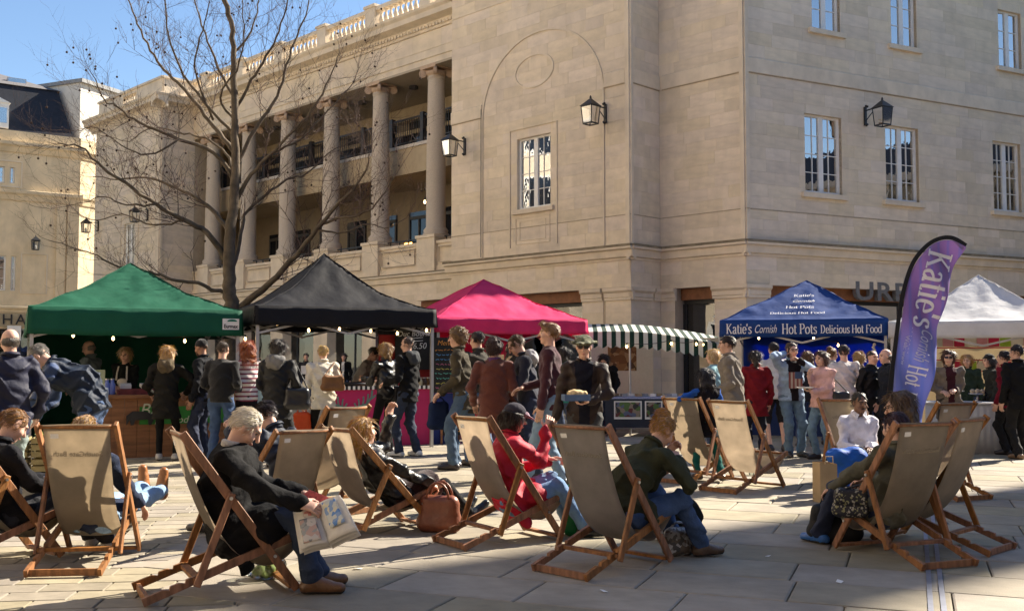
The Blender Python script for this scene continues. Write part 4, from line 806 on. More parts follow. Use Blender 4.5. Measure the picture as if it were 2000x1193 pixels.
# --- pink tent
TP = Tent('market_tent', 'bright pink peaked market tent between the black tent and the striped awning', (-1.34, 18.0), 23.4, 3., 2.22, 3.05, .26, pink_f, 1.15, .03)
q = MB(); q.grid(lambda u, v: (-1.44 + 2.88 * u, 1.42 + .02 * math.sin(u * 40), 2.2 * v + .02), 40, 6, .004); q.build('back_wall', pink_f, TP.t, True)
q = MB(); q.grid(lambda u, v: (-1.42, -1.3 + 2.7 * u, 2.2 * v + .02), 20, 6, .004); q.build('side_wall', pink_f, TP.t, True)
# tall chalk menu and A-board
def chalk_lines(t, y, x0, x1, z0, z1, n, seed):
    r_ = random.Random(seed); cs = [(.5, .22, .05), (.08, .25, .5), (.5, .45, .1), (.1, .35, .3), (.45, .45, .42), (.4, .12, .2)]
    for i in range(n):
        z = z1 - (z1 - z0) * (i + .5) / n; q = MB(); x = x0 + r_.uniform(.0, .03)
        while x < x1 - .03:
            l = r_.uniform(.03, .10); zz = [z + r_.uniform(-.012, .012) for _ in range(5)]
            for j in range(4): q.bar((x + l * j / 4, y, zz[j]), (x + l * (j + 1) / 4, y, zz[j + 1]), .01, .002, (0, 1, 0))
            x += l + .02
        ci = r_.randrange(len(cs)); q.build('chalk_writing', mat('chalk_%d' % ci, cs[ci], .9), t)
mb_p = at(868, 720, 17.6); mbd = thing('chalkboard', 'tall black menu board with coloured chalk lines beside the pink tent', 'chalkboard', (mb_p.x, mb_p.y, 0), math.radians(20))
MB().box((0, 0, 1.38), (.42, .03, .95)).build('board', mat('blackboard', (.012, .012, .012)), mbd); chalk_lines(mbd, -.019, -.18, .18, .95, 1.68, 9, 4); text('chalk_writing', 'Menu', .12, mat('chalk_0', (.5, .22, .05), .9), mbd, frame((0, -.019, 1.76), (1, 0, 0), (0, 0, 1)), .001, shear=.2)
MB().box((0, .03, .45), (.44, .02, .9)).build('blue_base', mat('blue_cloth', (.01, .02, .12), .8), mbd)
g_ = gp(879, 868); abd = thing('a_board', 'small wooden A-frame chalkboard standing on the paving by the pink counter', 'sign', g_, math.radians(15))
for s_ in (-1, 1):
    for i in (-1, 1): MB().bar((i * .20, s_ * .26, 0), (i * .17, s_ * .02, .88), .035, .03, (0, 1, 0)).build('leg', wood, abd)
    MB().bar((-.2, s_ * .045, .86), (.2, s_ * .045, .86), .03, .05).build('rail', wood, abd)
bd = MB().bar((0, -.21, .18), (0, -.04, .80), .34, .012, (0, 1, 0)).build('board', mat('blackboard', (.012, .012, .012)), abd)
for i in range(7): z = .25 + i * .075; y = -.21 + .17 * (z - .18) / .62 - .012; q = MB(); [q.bar((x, y, z + .01 * math.sin(x * 60)), (x + .05, y, z + .01 * math.cos(x * 50)), .011, .003, (0, 1, 0)) for x in (-.14, -.08, -.02, .04, .09)]; q.build('chalk_writing', mat('chalk_%d' % (i % 6), (.4, .3, .2), .9), abd)
# --- striped awning stall
SA_ = thing('striped_stall', 'market stall with a green and white striped awning between the pink and blue tents', 'market stall', at(1275, 720, 20.6) * Vector((1, 1, 0)), math.radians(-3))
stp = [mat('awning_white', (.68, .68, .62), .85, .08, 4, trans=.25), mat('awning_green', (.008, .035, .025), .85, .1, 4, trans=.1)]
aw = MB(); vl = MB(); n_ = 30; W_ = 2.62
for i in range(n_):
    xa, xb = -W_ / 2 + W_ * i / n_, -W_ / 2 + W_ * (i + 1) / n_; aw.mi = vl.mi = i % 2
    def sl(x): return 0 if x < -.6 else -.28 * ((x + .6) / 1.9) ** 1.6
    aw.add([(xa, -1.0, 2.02 + sl(xa)), (xb, -1.0, 2.02 + sl(xb)), (xb, .1, 2.2 + sl(xb) * .9), (xa, .1, 2.2 + sl(xa) * .9), (xb, 1.1, 2.05 + sl(xb)), (xa, 1.1, 2.05 + sl(xa))], [(0, 1, 2, 3), (3, 2, 4, 5)])
    k = 5; pts = [(xa + (xb - xa) * j / k, -.27 - .05 * math.sin(math.pi * ((i * k + j) / (k * 2.0) % 1))) for j in range(k + 1)]
    for j in range(k): (a0, h0), (a1, h1) = pts[j], pts[j + 1]; vl.add([(a0, -1.005 - .01 * math.sin(a0 * 9), 2.02 + sl(a0)), (a1, -1.005 - .01 * math.sin(a1 * 9), 2.02 + sl(a1)), (a1, -1.03 + .02 * math.sin(a1 * 11), 2.02 + sl(a1) + h1), (a0, -1.03 + .02 * math.sin(a0 * 11), 2.02 + sl(a0) + h0)], [(3, 2, 1, 0)])
aw.build('awning', stp, SA_); vl.build('valance', stp, SA_)
for x, y in ((-.52, -.95), (1.2, -.95), (-1.25, 1), (1.2, 1)): MB().tube([(x, y, 0), (x, y, 2.0)], .022, 8).build('pole', alu, SA_)
tb = thing('display_table', 'trestle table with white cloth and goods under the striped awning', 'table', at(1275, 740, 19.6) * Vector((1, 1, 0)), math.radians(-3))
MB().b2((-.95, -.35, .74), (.75, .35, .77)).build('tabletop', mat('blue_check', (.30, .33, .5), .8, .3, 60), tb); MB().b2((-.93, -.36, .2), (.7, -.355, .74)).build('cloth', mat('dark_cloth', (.03, .035, .05), .9), tb)
for i in (-1, 1):
    for j in (-1, 1): MB().box((-.1 + i * .75, j * .28, .37), (.04, .04, .74)).build('leg', alu, tb)
for k, (u0, u1) in enumerate(((1196, 1250), (1256, 1290))):
    w_ = (u1 - u0) * 19.2 / 1990; x = ((u0 + u1) / 2 - 1275) * 19.2 / 1990; o = MB().box((x, -.372, .53), (w_, .008, .34)).build('photo_panel', tag_m, tb); MB().box((x, -.378, .54), (w_ - .05, .004, .28)).build('photograph', blotch_mat('photo_print_%d' % k, [(.03, .03, .03), (.08, .15, .04), (.1, .12, .2), (.25, .2, .15), (.12, .03, .03)], 14), o)
rr_ = random.Random(5)
for k in range(12):
    x = -.85 + k * .14; tag(MB().box((0, 0, .03), (.1, .14, .05), Matrix.Rotation(rr_.uniform(-.3, .3), 3, 'Z')).build('goods_packet', [tag_m, mat('kraft', (.35, .25, .14), .85), mat('grey_pack', (.3, .3, .3), .7)][k % 3], None, False, tb.location + Vector((x, -.12 + .2 * (k % 2), .775))), ['small white packet laid out on the striped stall table', 'small kraft paper packet on the striped stall table', 'small grey packet on the striped stall table'][k % 3], 'packet', 'goods on the striped stall table')
pb = at(1215, 690, 21.4); pbd = thing('picture_banner', 'pale upright banner with a brown food picture behind the striped stall', 'banner', (pb.x, pb.y, 0), 0); MB().box((0, 0, 1.15), (1.3, .02, 1.5)).build('sheet', tag_m, pbd); MB().box((.0, -.014, 1.5), (.6, .006, .5)).build('picture', blotch_mat('food_print', [(.2, .09, .04), (.3, .16, .07), (.1, .05, .03), (.4, .28, .16)], 9), pbd); MB().box((0, .03, .2), (.5, .3, .4)).build('base', alu, pbd)
string_lights('string of lit bulbs under the striped awning', [at(u, v, 19.55) for u, v in ((1224, 677), (1311, 671), (1360, 672), (1374, 673))])
mp = at(1398, 700, 19.8); mbn = thing('menu_board', 'pale upright menu board at the left of the blue tent', 'board', (mp.x, mp.y, 0), -.2); MB().box((0, 0, 1.35), (.62, .03, 1.1)).build('board', mat('pale_board', (.5, .45, .36), .8), mbn); MB().box((0, -.018, 1.75), (.4, .004, .05)).build('heading', black_iron, mbn); MB().box((0, .03, .4), (.05, .05, .8)).build('post', wood, mbn)
# --- blue tent
TU = Tent('market_tent', 'blue peaked market tent with white lettering on roof and valance', (3.95, 19.35), -20, 3., 2.21, 3.05, .30, blue_f, 1.08, .03)
q = MB(); q.grid(lambda u, v: (-1.44 + 2.88 * u, 1.42 + .02 * math.sin(u * 30), 2.2 * v + .02), 40, 6, .004); q.build('back_wall', mat('bright_blue_sheet', (.008, .06, .42), .7, .1, 2, trans=.5), TU.t, True)
for tx, u, sz, sh, wd in (("Katie's", 1443, .235, 0, 50), ('Cornish', 1496, .22, .4, 42), ('Hot Pots', 1561, .235, 0, 66), ('Delicious Hot Food', 1662, .19, 0, 112)):
    p = TU.on(u, 643, -1.53); fr_ = frame((p.x, -1.548, p.z), (1, 0, 0), (0, 0, 1))
    if sh: text('valance_letters', tx, sz, print_w, TU.t, fr_, .004, shear=sh, fit=wd * .0095)
    else: roman('valance_letters', tx, sz * 1.15, print_w, TU.t, fr_, wd * .0095)
sl_ = math.atan2(3.05 - 2.21, 1.5)
for tx, u, v, sz, sh in (("Katie's", 1570, 574, .17, 0), ('Cornish', 1570, 586, .14, .35), ('Hot Pots', 1562, 599, .17, 0), ('Delicious Hot Food', 1557, 612, .13, 0)):
    d = (625 - v) / 80.; y = -1.5 + 1.5 * d * .92; z = 2.21 + (3.05 - 2.21) * (d * .92) ** 1.08 + .03; x = TU.on(u, v, y).x
    fr_ = frame((x, y, z), (1, 0, 0), (0, math.cos(sl_), math.sin(sl_)))
    if sh: text('roof_letters', tx, sz * .85, print_w, TU.t, fr_, .004, shear=sh, fit=.4)
    else: roman('roof_letters', tx, sz * .9, print_w, TU.t, fr_, {'K': .38, 'H': .52, 'D': 1.0}[tx[0]])
string_lights('string of lit bulbs under the blue tent', [TU.world(TU.on(u, v, -1.3)) for u, v in ((1482, 660), (1589, 660), (1637, 674))])
bc = thing('serving_counter', 'dark serving counter under the blue tent', 'counter', TU.c, TU.th); MB().b2((-1.3, -.9, .02), (1.3, -.86, .95)).build('front_panel', mat('dark_blue_cloth', (.015, .03, .1), .85), bc); MB().b2((-1.35, -.93, .95), (1.35, -.3, .99)).build('countertop', wood_lt, bc)
hg = TU.on(1707, 690, -1.2); q = thing('garlic_string', 'string of garlic hanging at the front of the blue tent', 'garlic', TU.world(hg)); 
for i in range(7): MB().lathe([(.01, -.03), (.035, 0), (.01, .035)], (.01 * (-1) ** i, 0, .16 - i * .05), 8).build('bulb', tag_m, q, True)
# --- white tent
TW = Tent('market_tent', 'white peaked market tent with a pink and green chequered back sheet', (6.62, 17.9), -23, 3., 2.13, 3.03, .27, white_f, 1.3, .02)
bk = thing('chequer_sheet', 'pale back sheet with rows of pink, red and green squares in the white tent', 'sheet', TW.c, TW.th)
q = MB(); q.grid(lambda u, v: (-1.44 + 2.88 * u, 1.40, 2.1 * v + .02), 10, 6, .004); q.build('sheet', mat('cream_sheet', (.66, .58, .44), .8, .05, 4, trans=.35), bk)
cs = [mat('sq_pink', (.62, .28, .30), .8, trans=.3), mat('sq_red', (.55, .03, .08), .8, trans=.3), mat('sq_green', (.33, .48, .05), .8, trans=.3), mat('sq_white', (.68, .62, .52), .8, trans=.3)]
for z in (1.82, 1.36):
    for i in range(14): o = MB().box((-1.36 + i * .205, 1.385, z), (.19, .004, .17)).build('square', cs[[0, 1, 2, 3, 0, 1, 3][(i + (3 if z < 1.5 else 0)) % 7]], bk)
    for dz in (-.11, .11): MB().box((0, 1.386, z + dz), (2.8, .003, .02)).build('ribbon', cs[1], bk)
p = TW.on(1925, 703, 1.38); text('sheet_letters', 'arley Sugar B', .15, mat('brown_print', (.15, .1, .06), .8), bk, frame((p.x, 1.383, p.z), (1, 0, 0), (0, 0, 1)), .002)
wt = thing('cloth_table', 'table with a white pleated cloth in front of the white tent', 'table', at(1905, 800, 16.2) * Vector((1, 1, 0)), math.radians(-20)); q = MB(); q.grid(lambda u, v: (-.75 + 1.8 * u, -.4 + .012 * math.sin(u * 120) * (1 - v), .02 + .76 * v), 120, 2, .004); q.build('cloth', mat('white_cloth', (.5, .5, .5), .85, .05), wt, True); MB().b2((-.78, -.42, .78), (1.08, .3, .81)).build('tabletop', mat('white_cloth', (.5, .5, .5)), wt)
for k, (x, z, r) in enumerate(((-.35, .15, .17), (-.3, .32, .12), (.15, .1, .14))):
    t_ = thing('cake_stand', ['large glass cake stand on the white cloth table', 'small stand of pale cakes set behind the large cake stand', 'low tray of cakes at the middle of the white cloth table'][k], 'cake stand', wt.location + Vector((x, .12 * k, .81)), 0, 'cake stands'); MB().lathe([(.07, 0), (.02, .02), (.02, z), (r, z + .01), (r, z + .025)], (0, 0, 0), 18).build('stand', metal_m, t_, True); [MB().lathe([(.03, z + .025), (.04, z + .06), (.02, z + .09)], (r * .6 * math.cos(i * 1.05), r * .6 * math.sin(i * 1.05), 0), 8).build('cake', mat('pale_cake', (.5, .42, .3), .8, .2, 20), t_, True) for i in range(6)]

# ------------------------------------------------------------------ feather flag
FY = 13.0
ff = thing('feather_flag', 'purple and blue feather flag with white lettering on a black curved pole', 'flag', at(1733, 860, FY) * Vector((1, 1, 0)))
fo = ff.location
def rip(P, a=1.): return Vector((P.x, P.y + a * (.035 * math.sin(5.2 * P.z + 9 * P.x) + .02 * math.sin(14 * (P.x + .25 * P.z) + 1) + .10 * (P.x - (4.78 + .09 * P.z)) * 0), P.z))
Lp = [(1731, 870), (1737, 810), (1745, 740), (1753, 680), (1762, 610), (1772, 560), (1788, 515), (1812, 485), (1836, 471), (1860, 470), (1884, 484)]
Rp = [(1790, 893), (1798, 840), (1812, 780), (1822, 735), (1832, 680), (1833, 640), (1838, 618), (1848, 580), (1858, 545), (1868, 515), (1882, 488)]
def cat_(P, t):
    n = len(P) - 1; x = t * n; i = min(int(x), n - 1); f_ = x - i; p0, p1, p2, p3 = (Vector(P[max(i - 1, 0)]), Vector(P[i]), Vector(P[i + 1]), Vector(P[min(i + 2, n)]))
    return .5 * ((2 * p1) + (p2 - p0) * f_ + (2 * p0 - 5 * p1 + 4 * p2 - p3) * f_ ** 2 + (3 * p1 - p0 - 3 * p2 + p3) * f_ ** 3)
def flagp(u, v):
    a, b = cat_(Lp, u), cat_(Rp, u); q = a.lerp(b, v); return rip(at(q.x, q.y, FY)) - fo
fm_ = bpy.data.materials.new('flag_print'); fm_.use_nodes = True; N_ = fm_.node_tree.nodes; L_ = fm_.node_tree.links; b_ = N_['Principled BSDF']; b_.inputs['Roughness'].default_value = .6
tc_ = N_.new('ShaderNodeTexCoord'); sx_n = N_.new('ShaderNodeSeparateXYZ'); L_.new(tc_.outputs['Object'], sx_n.inputs[0]); cr_ = N_.new('ShaderNodeValToRGB'); mr_ = N_.new('ShaderNodeMapRange'); mr_.inputs[1].default_value = .3; mr_.inputs[2].default_value = 3.0; L_.new(sx_n.outputs[2], mr_.inputs[0]); L_.new(mr_.outputs[0], cr_.inputs[0])
e = cr_.color_ramp.elements; e[0].color = (.14, .18, .50, 1); e[1].color = (.36, .23, .48, 1); e.new(.45).color = (.26, .29, .60, 1); e.new(.65).color = (.30, .19, .44, 1)
wv_ = N_.new('ShaderNodeTexWave'); wv_.inputs['Scale'].default_value = 1.1; wv_.inputs['Distortion'].default_value = 3.; mp_ = N_.new('ShaderNodeMapping'); mp_.inputs['Scale'].default_value = (2.2, 0, .6); L_.new(tc_.outputs['Object'], mp_.inputs[0]); L_.new(mp_.outputs[0], wv_.inputs[0])
r3 = N_.new('ShaderNodeMapRange'); r3.inputs[1].default_value = .75; r3.inputs[2].default_value = .95; r3.inputs[3].default_value = 0; r3.inputs[4].default_value = .3; L_.new(wv_.outputs[1], r3.inputs[0]); mx_ = N_.new('ShaderNodeMix'); mx_.data_type = 'RGBA'; L_.new(r3.outputs[0], mx_.inputs['Factor']); L_.new(cr_.outputs[0], mx_.inputs['A']); mx_.inputs['B'].default_value = (.10, .22, .58, 1); L_.new(mx_.outputs['Result'], b_.inputs['Base Color'])
tr_ = N_.new('ShaderNodeBsdfTranslucent'); L_.new(mx_.outputs['Result'], tr_.inputs[0]); ms_ = N_.new('ShaderNodeMixShader'); ms_.inputs[0].default_value = .4; L_.new(b_.outputs[0], ms_.inputs[1]); L_.new(tr_.outputs[0], ms_.inputs[2]); L_.new(ms_.outputs[0], N_['Material Output'].inputs[0])
q = MB(); q.grid(lambda u, v: flagp(u, v), 90, 14, .003); q.build('sail', fm_, ff, True)
slv = MB()
def slf(u, v): a = cat_(Lp, u); b2_ = cat_(Lp, min(u + .01, 1)) - cat_(Lp, max(u - .01, 0)); nn = Vector((b2_.y, -b2_.x)); nn = nn.normalized() * -1; k = a + nn * (8 * v - 9); P = at(k.x, k.y, FY); return Vector((P.x, P.y - .006, P.z)) - fo
slv.grid(slf, 60, 2, .012); slv.build('pole_sleeve', mat('black_sleeve', (.01, .01, .012), .6), ff); MB().tube([at(1729, 880, FY) - fo, (0, 0, 0)], .016, 8).build('pole', black_iron, ff); MB().lathe([(.02, .1), (.03, .04), (.22, .03), (.22, 0)], (0, 0, 0), 20).build('base', black_iron, ff)
def fwarp(p): w_ = p + fo; d = ray(1000, 600); return rip(Vector((w_.x, FY, w_.z))) - fo + Vector((0, -.022, 0))
for tx, ua, va, ub, vb, sz, sh in (("Katie's", 1835, 490, 1802, 640, .40, 0), ('Cornish', 1810, 646, 1794, 706, .26, .35), ('Hot', 1791, 714, 1782, 754, .27, 0), ('Pots', 1778, 763, 1766, 816, .24, 0)):
    A_, B_ = at(ua, va, FY), at(ub, vb, FY)
    if not sh: roman('flag_letters', tx, sz * 1.2, mat('flag_white', (.75, .74, .78), .7), ff, frame((A_ + B_) / 2 - fo, B_ - A_, Vector((1, 0, .25))), (B_ - A_).length, fwarp); continue
    text('flag_letters', tx, sz, mat('flag_white', (.75, .74, .78), .7), ff, frame((A_ + B_) / 2 - fo, B_ - A_, Vector((1, 0, .25))), .002, shear=sh, warp=fwarp, fit=(B_ - A_).length, bold=.006 if sh == 0 else 0.)
for ua, va, ub, vb, tx in ((1771, 655, 1763, 712, 'Web: www'), (1782, 640, 1775, 690, '. . . . . . .')):
    A_, B_ = at(ua, va, FY), at(ub, vb, FY); text('flag_small_print', tx, .07, mat('flag_white', (.75, .74, .78)), ff, frame((A_ + B_) / 2 - fo, B_ - A_, Vector((1, 0, .2))), .002, warp=fwarp, fit=(B_ - A_).length)

# ------------------------------------------------------------------ plane tree
bark = mat('bark', (.115, .088, .06), .9, .35, 6, .5, 25); twig_m = mat('twig', (.085, .055, .045), .9, .2, 10)
TY = 20.0; tr0 = at(452, 705, TY); tree = thing('plane_tree', 'bare plane tree with seed balls behind the green and black tents', 'tree', (tr0.x, TY, 0))
rt = random.Random(11); to = tree.location.copy()
def limb3(pts, y0, drift, r0, r1):
    n = len(pts); P = []; 
    for i, (u, v) in enumerate(pts): P.append(at(u, v, y0 + drift * i / max(1, n - 1)) - to)
    Q = [];
    for i in range(n - 1):
        for j in range(4):
            t = j / 4; p0, p1, p2, p3 = P[max(i - 1, 0)], P[i], P[i + 1], P[min(i + 2, n - 1)]
            Q.append(.5 * ((2 * p1) + (p2 - p0) * t + (2 * p0 - 5 * p1 + 4 * p2 - p3) * t * t + (3 * p1 - p0 - 3 * p2 + p3) * t ** 3))
    Q.append(P[-1]); k = len(Q); R = [r0 + (r1 - r0) * (i / (k - 1)) ** .8 for i in range(k)]
    Q = [q + Vector((rt.gauss(0, .012), rt.gauss(0, .02), rt.gauss(0, .012))) for q in Q]; return Q, R
tp = [(453, 835), (453, 700), (452, 640), (450, 590), (447, 545), (447, 490), (453, 420), (460, 340), (458, 240), (456, 130), (452, 60), (440, 0), (432, -70)]
Q, R = limb3(tp, TY, -.3, .21, .05); R = [max(.05, .17 * (1 - i / len(R)) ** .8 + (.06 * math.exp(-i / 3))) for i in range(len(R))]
MB().tube(Q, R, 14).build('trunk', bark, tree, True)
limbs = [  # pixels, start depth, drift, r0, r1
    ([(446, 515), (405, 455), (360, 430), (305, 399), (244, 357), (187, 316), (157, 286), (112, 281)], 20, -1.6, .085, .012), ([(450, 450), (420, 416), (383, 386), (330, 362), (283, 347), (230, 350), (180, 345)], 20, .8, .07, .01),
    ([(456, 350), (420, 300), (349, 272), (300, 252), (261, 233), (225, 205), (205, 198), (185, 150)], 20, -1., .065, .01), ([(458, 300), (430, 262), (400, 225), (362, 177), (331, 146), (300, 110), (275, 60), (255, 10), (240, -30)], 20, .9, .07, .012),
    ([(450, 575), (420, 567), (390, 555), (345, 548), (305, 534), (265, 532), (231, 523), (190, 500), (148, 486), (96, 469)], 20, -1.4, .06, .008), ([(458, 610), (500, 575), (540, 540), (590, 485), (620, 447), (655, 405), (690, 370), (715, 330), (722, 300)], 20, -1.2, .105, .012),
    ([(452, 540), (470, 470), (478, 420), (520, 380), (560, 350), (600, 340), (640, 300), (700, 270)], 20, 1.2, .06, .008), ([(620, 447), (650, 430), (700, 420), (735, 400), (765, 350), (795, 310)], 19.5, -.8, .045, .006),
    ([(458, 400), (490, 340), (530, 300), (575, 255), (620, 200), (650, 140), (665, 95)], 20, -.9, .06, .008), ([(458, 330), (500, 250), (540, 190), (560, 130), (580, 70), (600, 20), (612, -30)], 20, .6, .06, .01),
    ([(457, 220), (490, 160), (520, 110), (545, 60), (560, 10), (565, -40)], 20, -.6, .045, .01), ([(457, 190), (430, 140), (405, 80), (385, 20), (372, -40)], 20, .5, .045, .01), ([(456, 260), (400, 200), (350, 130), (330, 70), (322, 0), (318, -50)], 20, -.9, .045, .008),
    ([(460, 345), (440, 300), (400, 270), (360, 262), (300, 250), (250, 275), (200, 265)], 20, 1.3, .04, .006), ([(415, 235), (380, 130), (395, 60), (410, 0)], 20, -1.2, .035, .008), ([(453, 110), (490, 60), (505, 10), (512, -40)], 20, .6, .035, .008),
    ([(530, 300), (590, 270), (640, 215), (690, 160), (700, 120)], 19.7, .5, .035, .006), ([(349, 272), (300, 300), (250, 290), (190, 250), (150, 255)], 19.5, -.6, .03, .006), ([(305, 399), (250, 400), (200, 385), (150, 400)], 19.2, -.3, .03, .006), ([(360, 430), (300, 440), (240, 420), (190, 430), (140, 415)], 19.6, .4, .03, .006),
    ([(620, 447), (660, 455), (720, 440), (760, 445), (800, 420)], 19.4, -.3, .03, .005), ([(458, 235), (430, 190), (470, 120), (475, 50), (470, -20)], 20, -1.4, .035, .008)]
tw = MB(); sb = MB(); ntw = [0]
def twig(p, d, L, r, lvl):
    ntw[0] += 1; n = 4 if lvl < 2 else 3; pts = [p]; dd = d.normalized(); q = p
    for i in range(n):
        dd = (dd + Vector((rt.gauss(0, .16), rt.gauss(0, .16), rt.gauss(0, .12) + .10))).normalized(); q = q + dd * (L / n); pts.append(q)
    rs_ = [r * (1 - .75 * i / n) for i in range(n + 1)]; tw.tube(pts, rs_, 4 if lvl else 5, False)
    if lvl < 2:
        for i in range(1, n + 1):
            for _ in range((1 if rt.random() < .6 else 2) if lvl == 0 else 1):
                ax = Vector((rt.gauss(0, 1), rt.gauss(0, 1), rt.gauss(0, 1))).normalized(); nd = (dd + ax * .95 + Vector((0, 0, .15))).normalized(); twig(pts[i], nd, L * rt.uniform(.4, .65), r * .6, lvl + 1)
    elif rt.random() < .028: 
        e_ = pts[-1] + Vector((0, 0, -.14)); tw.tube([pts[-1], e_], .0025, 3, False); sb.lathe([(.004, -.022), (.018, -.014), (.022, 0), (.018, .014), (.004, .022)], e_, 7)
for pts, y0, dr_, r0, r1 in limbs:
    Q, R = limb3(pts, y0, dr_, r0 * .78, r1 * .9); MB().tube(Q, R, 9).build('limb', bark, tree, True); n = len(Q)
    for i in range(int(n * .22), n):
        if rt.random() < .85 or i == n - 1:
            d0 = (Q[min(i + 1, n - 1)] - Q[i - 1]).normalized(); ax = Vector((rt.gauss(0, 1), rt.gauss(0, 1), rt.gauss(0, .8))).normalized(); nd = (d0 * .7 + ax * .9 + Vector((0, 0, .25))).normalized() if i < n - 1 else d0
            twig(Q[i], nd, rt.uniform(.55, 1.15), max(.0045, min(.010, R[i] * .26)), 0)
tag(tw.build('crown', twig_m, tree), kind='stuff'); tag(sb.build('seed_balls', mat('seed_ball', (.05, .03, .02), .95), tree), kind='stuff')
# ------------------------------------------------------------------ people: blended implicit surfaces meshed by surface nets
class Field:
    def __init__(s, h): s.h = h; s.pr = []; s.cuts = []
    def rc(s, a, b, ra, rb, k=.03, side=None, w=1.): s.pr.append(('c', np.array(a, float), np.array(b, float), ra, rb, k, None if side is None else np.array(side, float), w)); return s
    def el(s, c, r, R=None, k=.03, sub=False): s.pr.append(('s' if sub else 'e', np.array(c, float), np.array(r, float), None if R is None else np.array(R, float), k)); return s
    def cut(s, p, n): s.cuts.append((np.array(p, float), np.array(n, float))); return s      # keeps the side n points to
    def mesh(s, noise=0., freq=22., seed=0):
        lo = np.full(3, 1e9); hi = -lo.copy(); bx = []
        for p in s.pr:
            if p[0] == 'c': r = max(p[3], p[4]) * max(1, p[7]) + p[5] + 2 * s.h; a = np.minimum(p[1], p[2]) - r; b = np.maximum(p[1], p[2]) + r
            else: r = p[2].max() + p[4] + 2 * s.h; a = p[1] - r; b = p[1] + r
            bx.append((a, b))
            if p[0] != 's': lo = np.minimum(lo, a); hi = np.maximum(hi, b)
        n = np.ceil((hi - lo) / s.h).astype(int) + 2; F = np.full(n, 1., np.float32); ax = [lo[i] + s.h * np.arange(n[i]) for i in range(3)]
        for p, (a, b) in zip(s.pr, bx):
            i0 = np.clip(((a - lo) / s.h).astype(int), 0, n - 1); i1 = np.clip(((b - lo) / s.h).astype(int) + 2, 1, n)
            X, Y, Z = (ax[0][i0[0]:i1[0], None, None], ax[1][None, i0[1]:i1[1], None], ax[2][None, None, i0[2]:i1[2]])
            sl = tuple(slice(i0[i], i1[i]) for i in range(3))
            if p[0] == 'c':
                _, A, B, ra, rb, k, sd, w = p; d = B - A; L2 = max(d @ d, 1e-9); t = np.clip(((X - A[0]) * d[0] + (Y - A[1]) * d[1] + (Z - A[2]) * d[2]) / L2, 0, 1)
                qx, qy, qz = X - A[0] - t * d[0], Y - A[1] - t * d[1], Z - A[2] - t * d[2]
                if sd is not None: q = (qx * sd[0] + qy * sd[1] + qz * sd[2]) * (1 - 1 / w); qx = qx - q * sd[0]; qy = qy - q * sd[1]; qz = qz - q * sd[2]
                D = np.sqrt(qx * qx + qy * qy + qz * qz) - (ra + (rb - ra) * t)
            else:
                _, C, r, R, k = p; qx, qy, qz = X - C[0], Y - C[1], Z - C[2]
                if R is not None: qx, qy, qz = (R[0, 0] * qx + R[1, 0] * qy + R[2, 0] * qz, R[0, 1] * qx + R[1, 1] * qy + R[2, 1] * qz, R[0, 2] * qx + R[1, 2] * qy + R[2, 2] * qz)
                D = (np.sqrt((qx / r[0]) ** 2 + (qy / r[1]) ** 2 + (qz / r[2]) ** 2) - 1) * r.min()
            G = F[sl]
            if p[0] == 's':
                D = -D; h_ = np.clip(.5 - .5 * (G - D) / -k, 0, 1); h_ = np.clip(.5 + .5 * (G - D) / k, 0, 1); F[sl] = D * (1 - h_) + G * h_ + k * h_ * (1 - h_)
            else:
                h_ = np.clip(.5 + .5 * (D - G) / k, 0, 1); F[sl] = D * (1 - h_) + G * h_ - k * h_ * (1 - h_)
        if noise:
            m = np.abs(F) < .06; I = np.nonzero(m); x, y, z = (ax[i][I[i]] for i in range(3)); f = freq; ph = np.random.RandomState(seed).uniform(0, 6.28, 8)
            cr = lambda a: (1 - np.abs(np.sin(a))) ** 2 * 1.6 - .5
            w = cr(.5 * f * (z + .35 * x) + 1.6 * np.sin(.5 * f * x + ph[6]) + 1.3 * np.sin(.4 * f * y + ph[7])) + .8 * cr(.45 * f * (z - .5 * x + .4 * y) + 1.9 * np.sin(.35 * f * y + ph[1]) + ph[0]) + .35 * np.sin(2.6 * f * (z + .5 * x) + 2 * np.sin(f * y + ph[2]) + ph[3]) if freq < 30 else np.sin(f * z + 2.2 * np.sin(.55 * f * x + ph[0]) + 1.8 * np.sin(.45 * f * y + ph[1]) + ph[2]) + .6 * np.sin(1.7 * f * (x + .4 * z) + 1.5 * np.sin(.8 * f * y + ph[3]) + ph[4]) + .5 * np.sin(2.1 * f * (y - .3 * z) + ph[5] + 2 * np.sin(f * x))
            F[I] -= (noise * w * .6).astype(np.float32)
        for p, nn in s.cuts:
            X, Y, Z = ax[0][:, None, None], ax[1][None, :, None], ax[2][None, None, :]; F = np.maximum(F, -((X - p[0]) * nn[0] + (Y - p[1]) * nn[1] + (Z - p[2]) * nn[2]).astype(np.float32))
        return surfnet(F, lo, s.h)
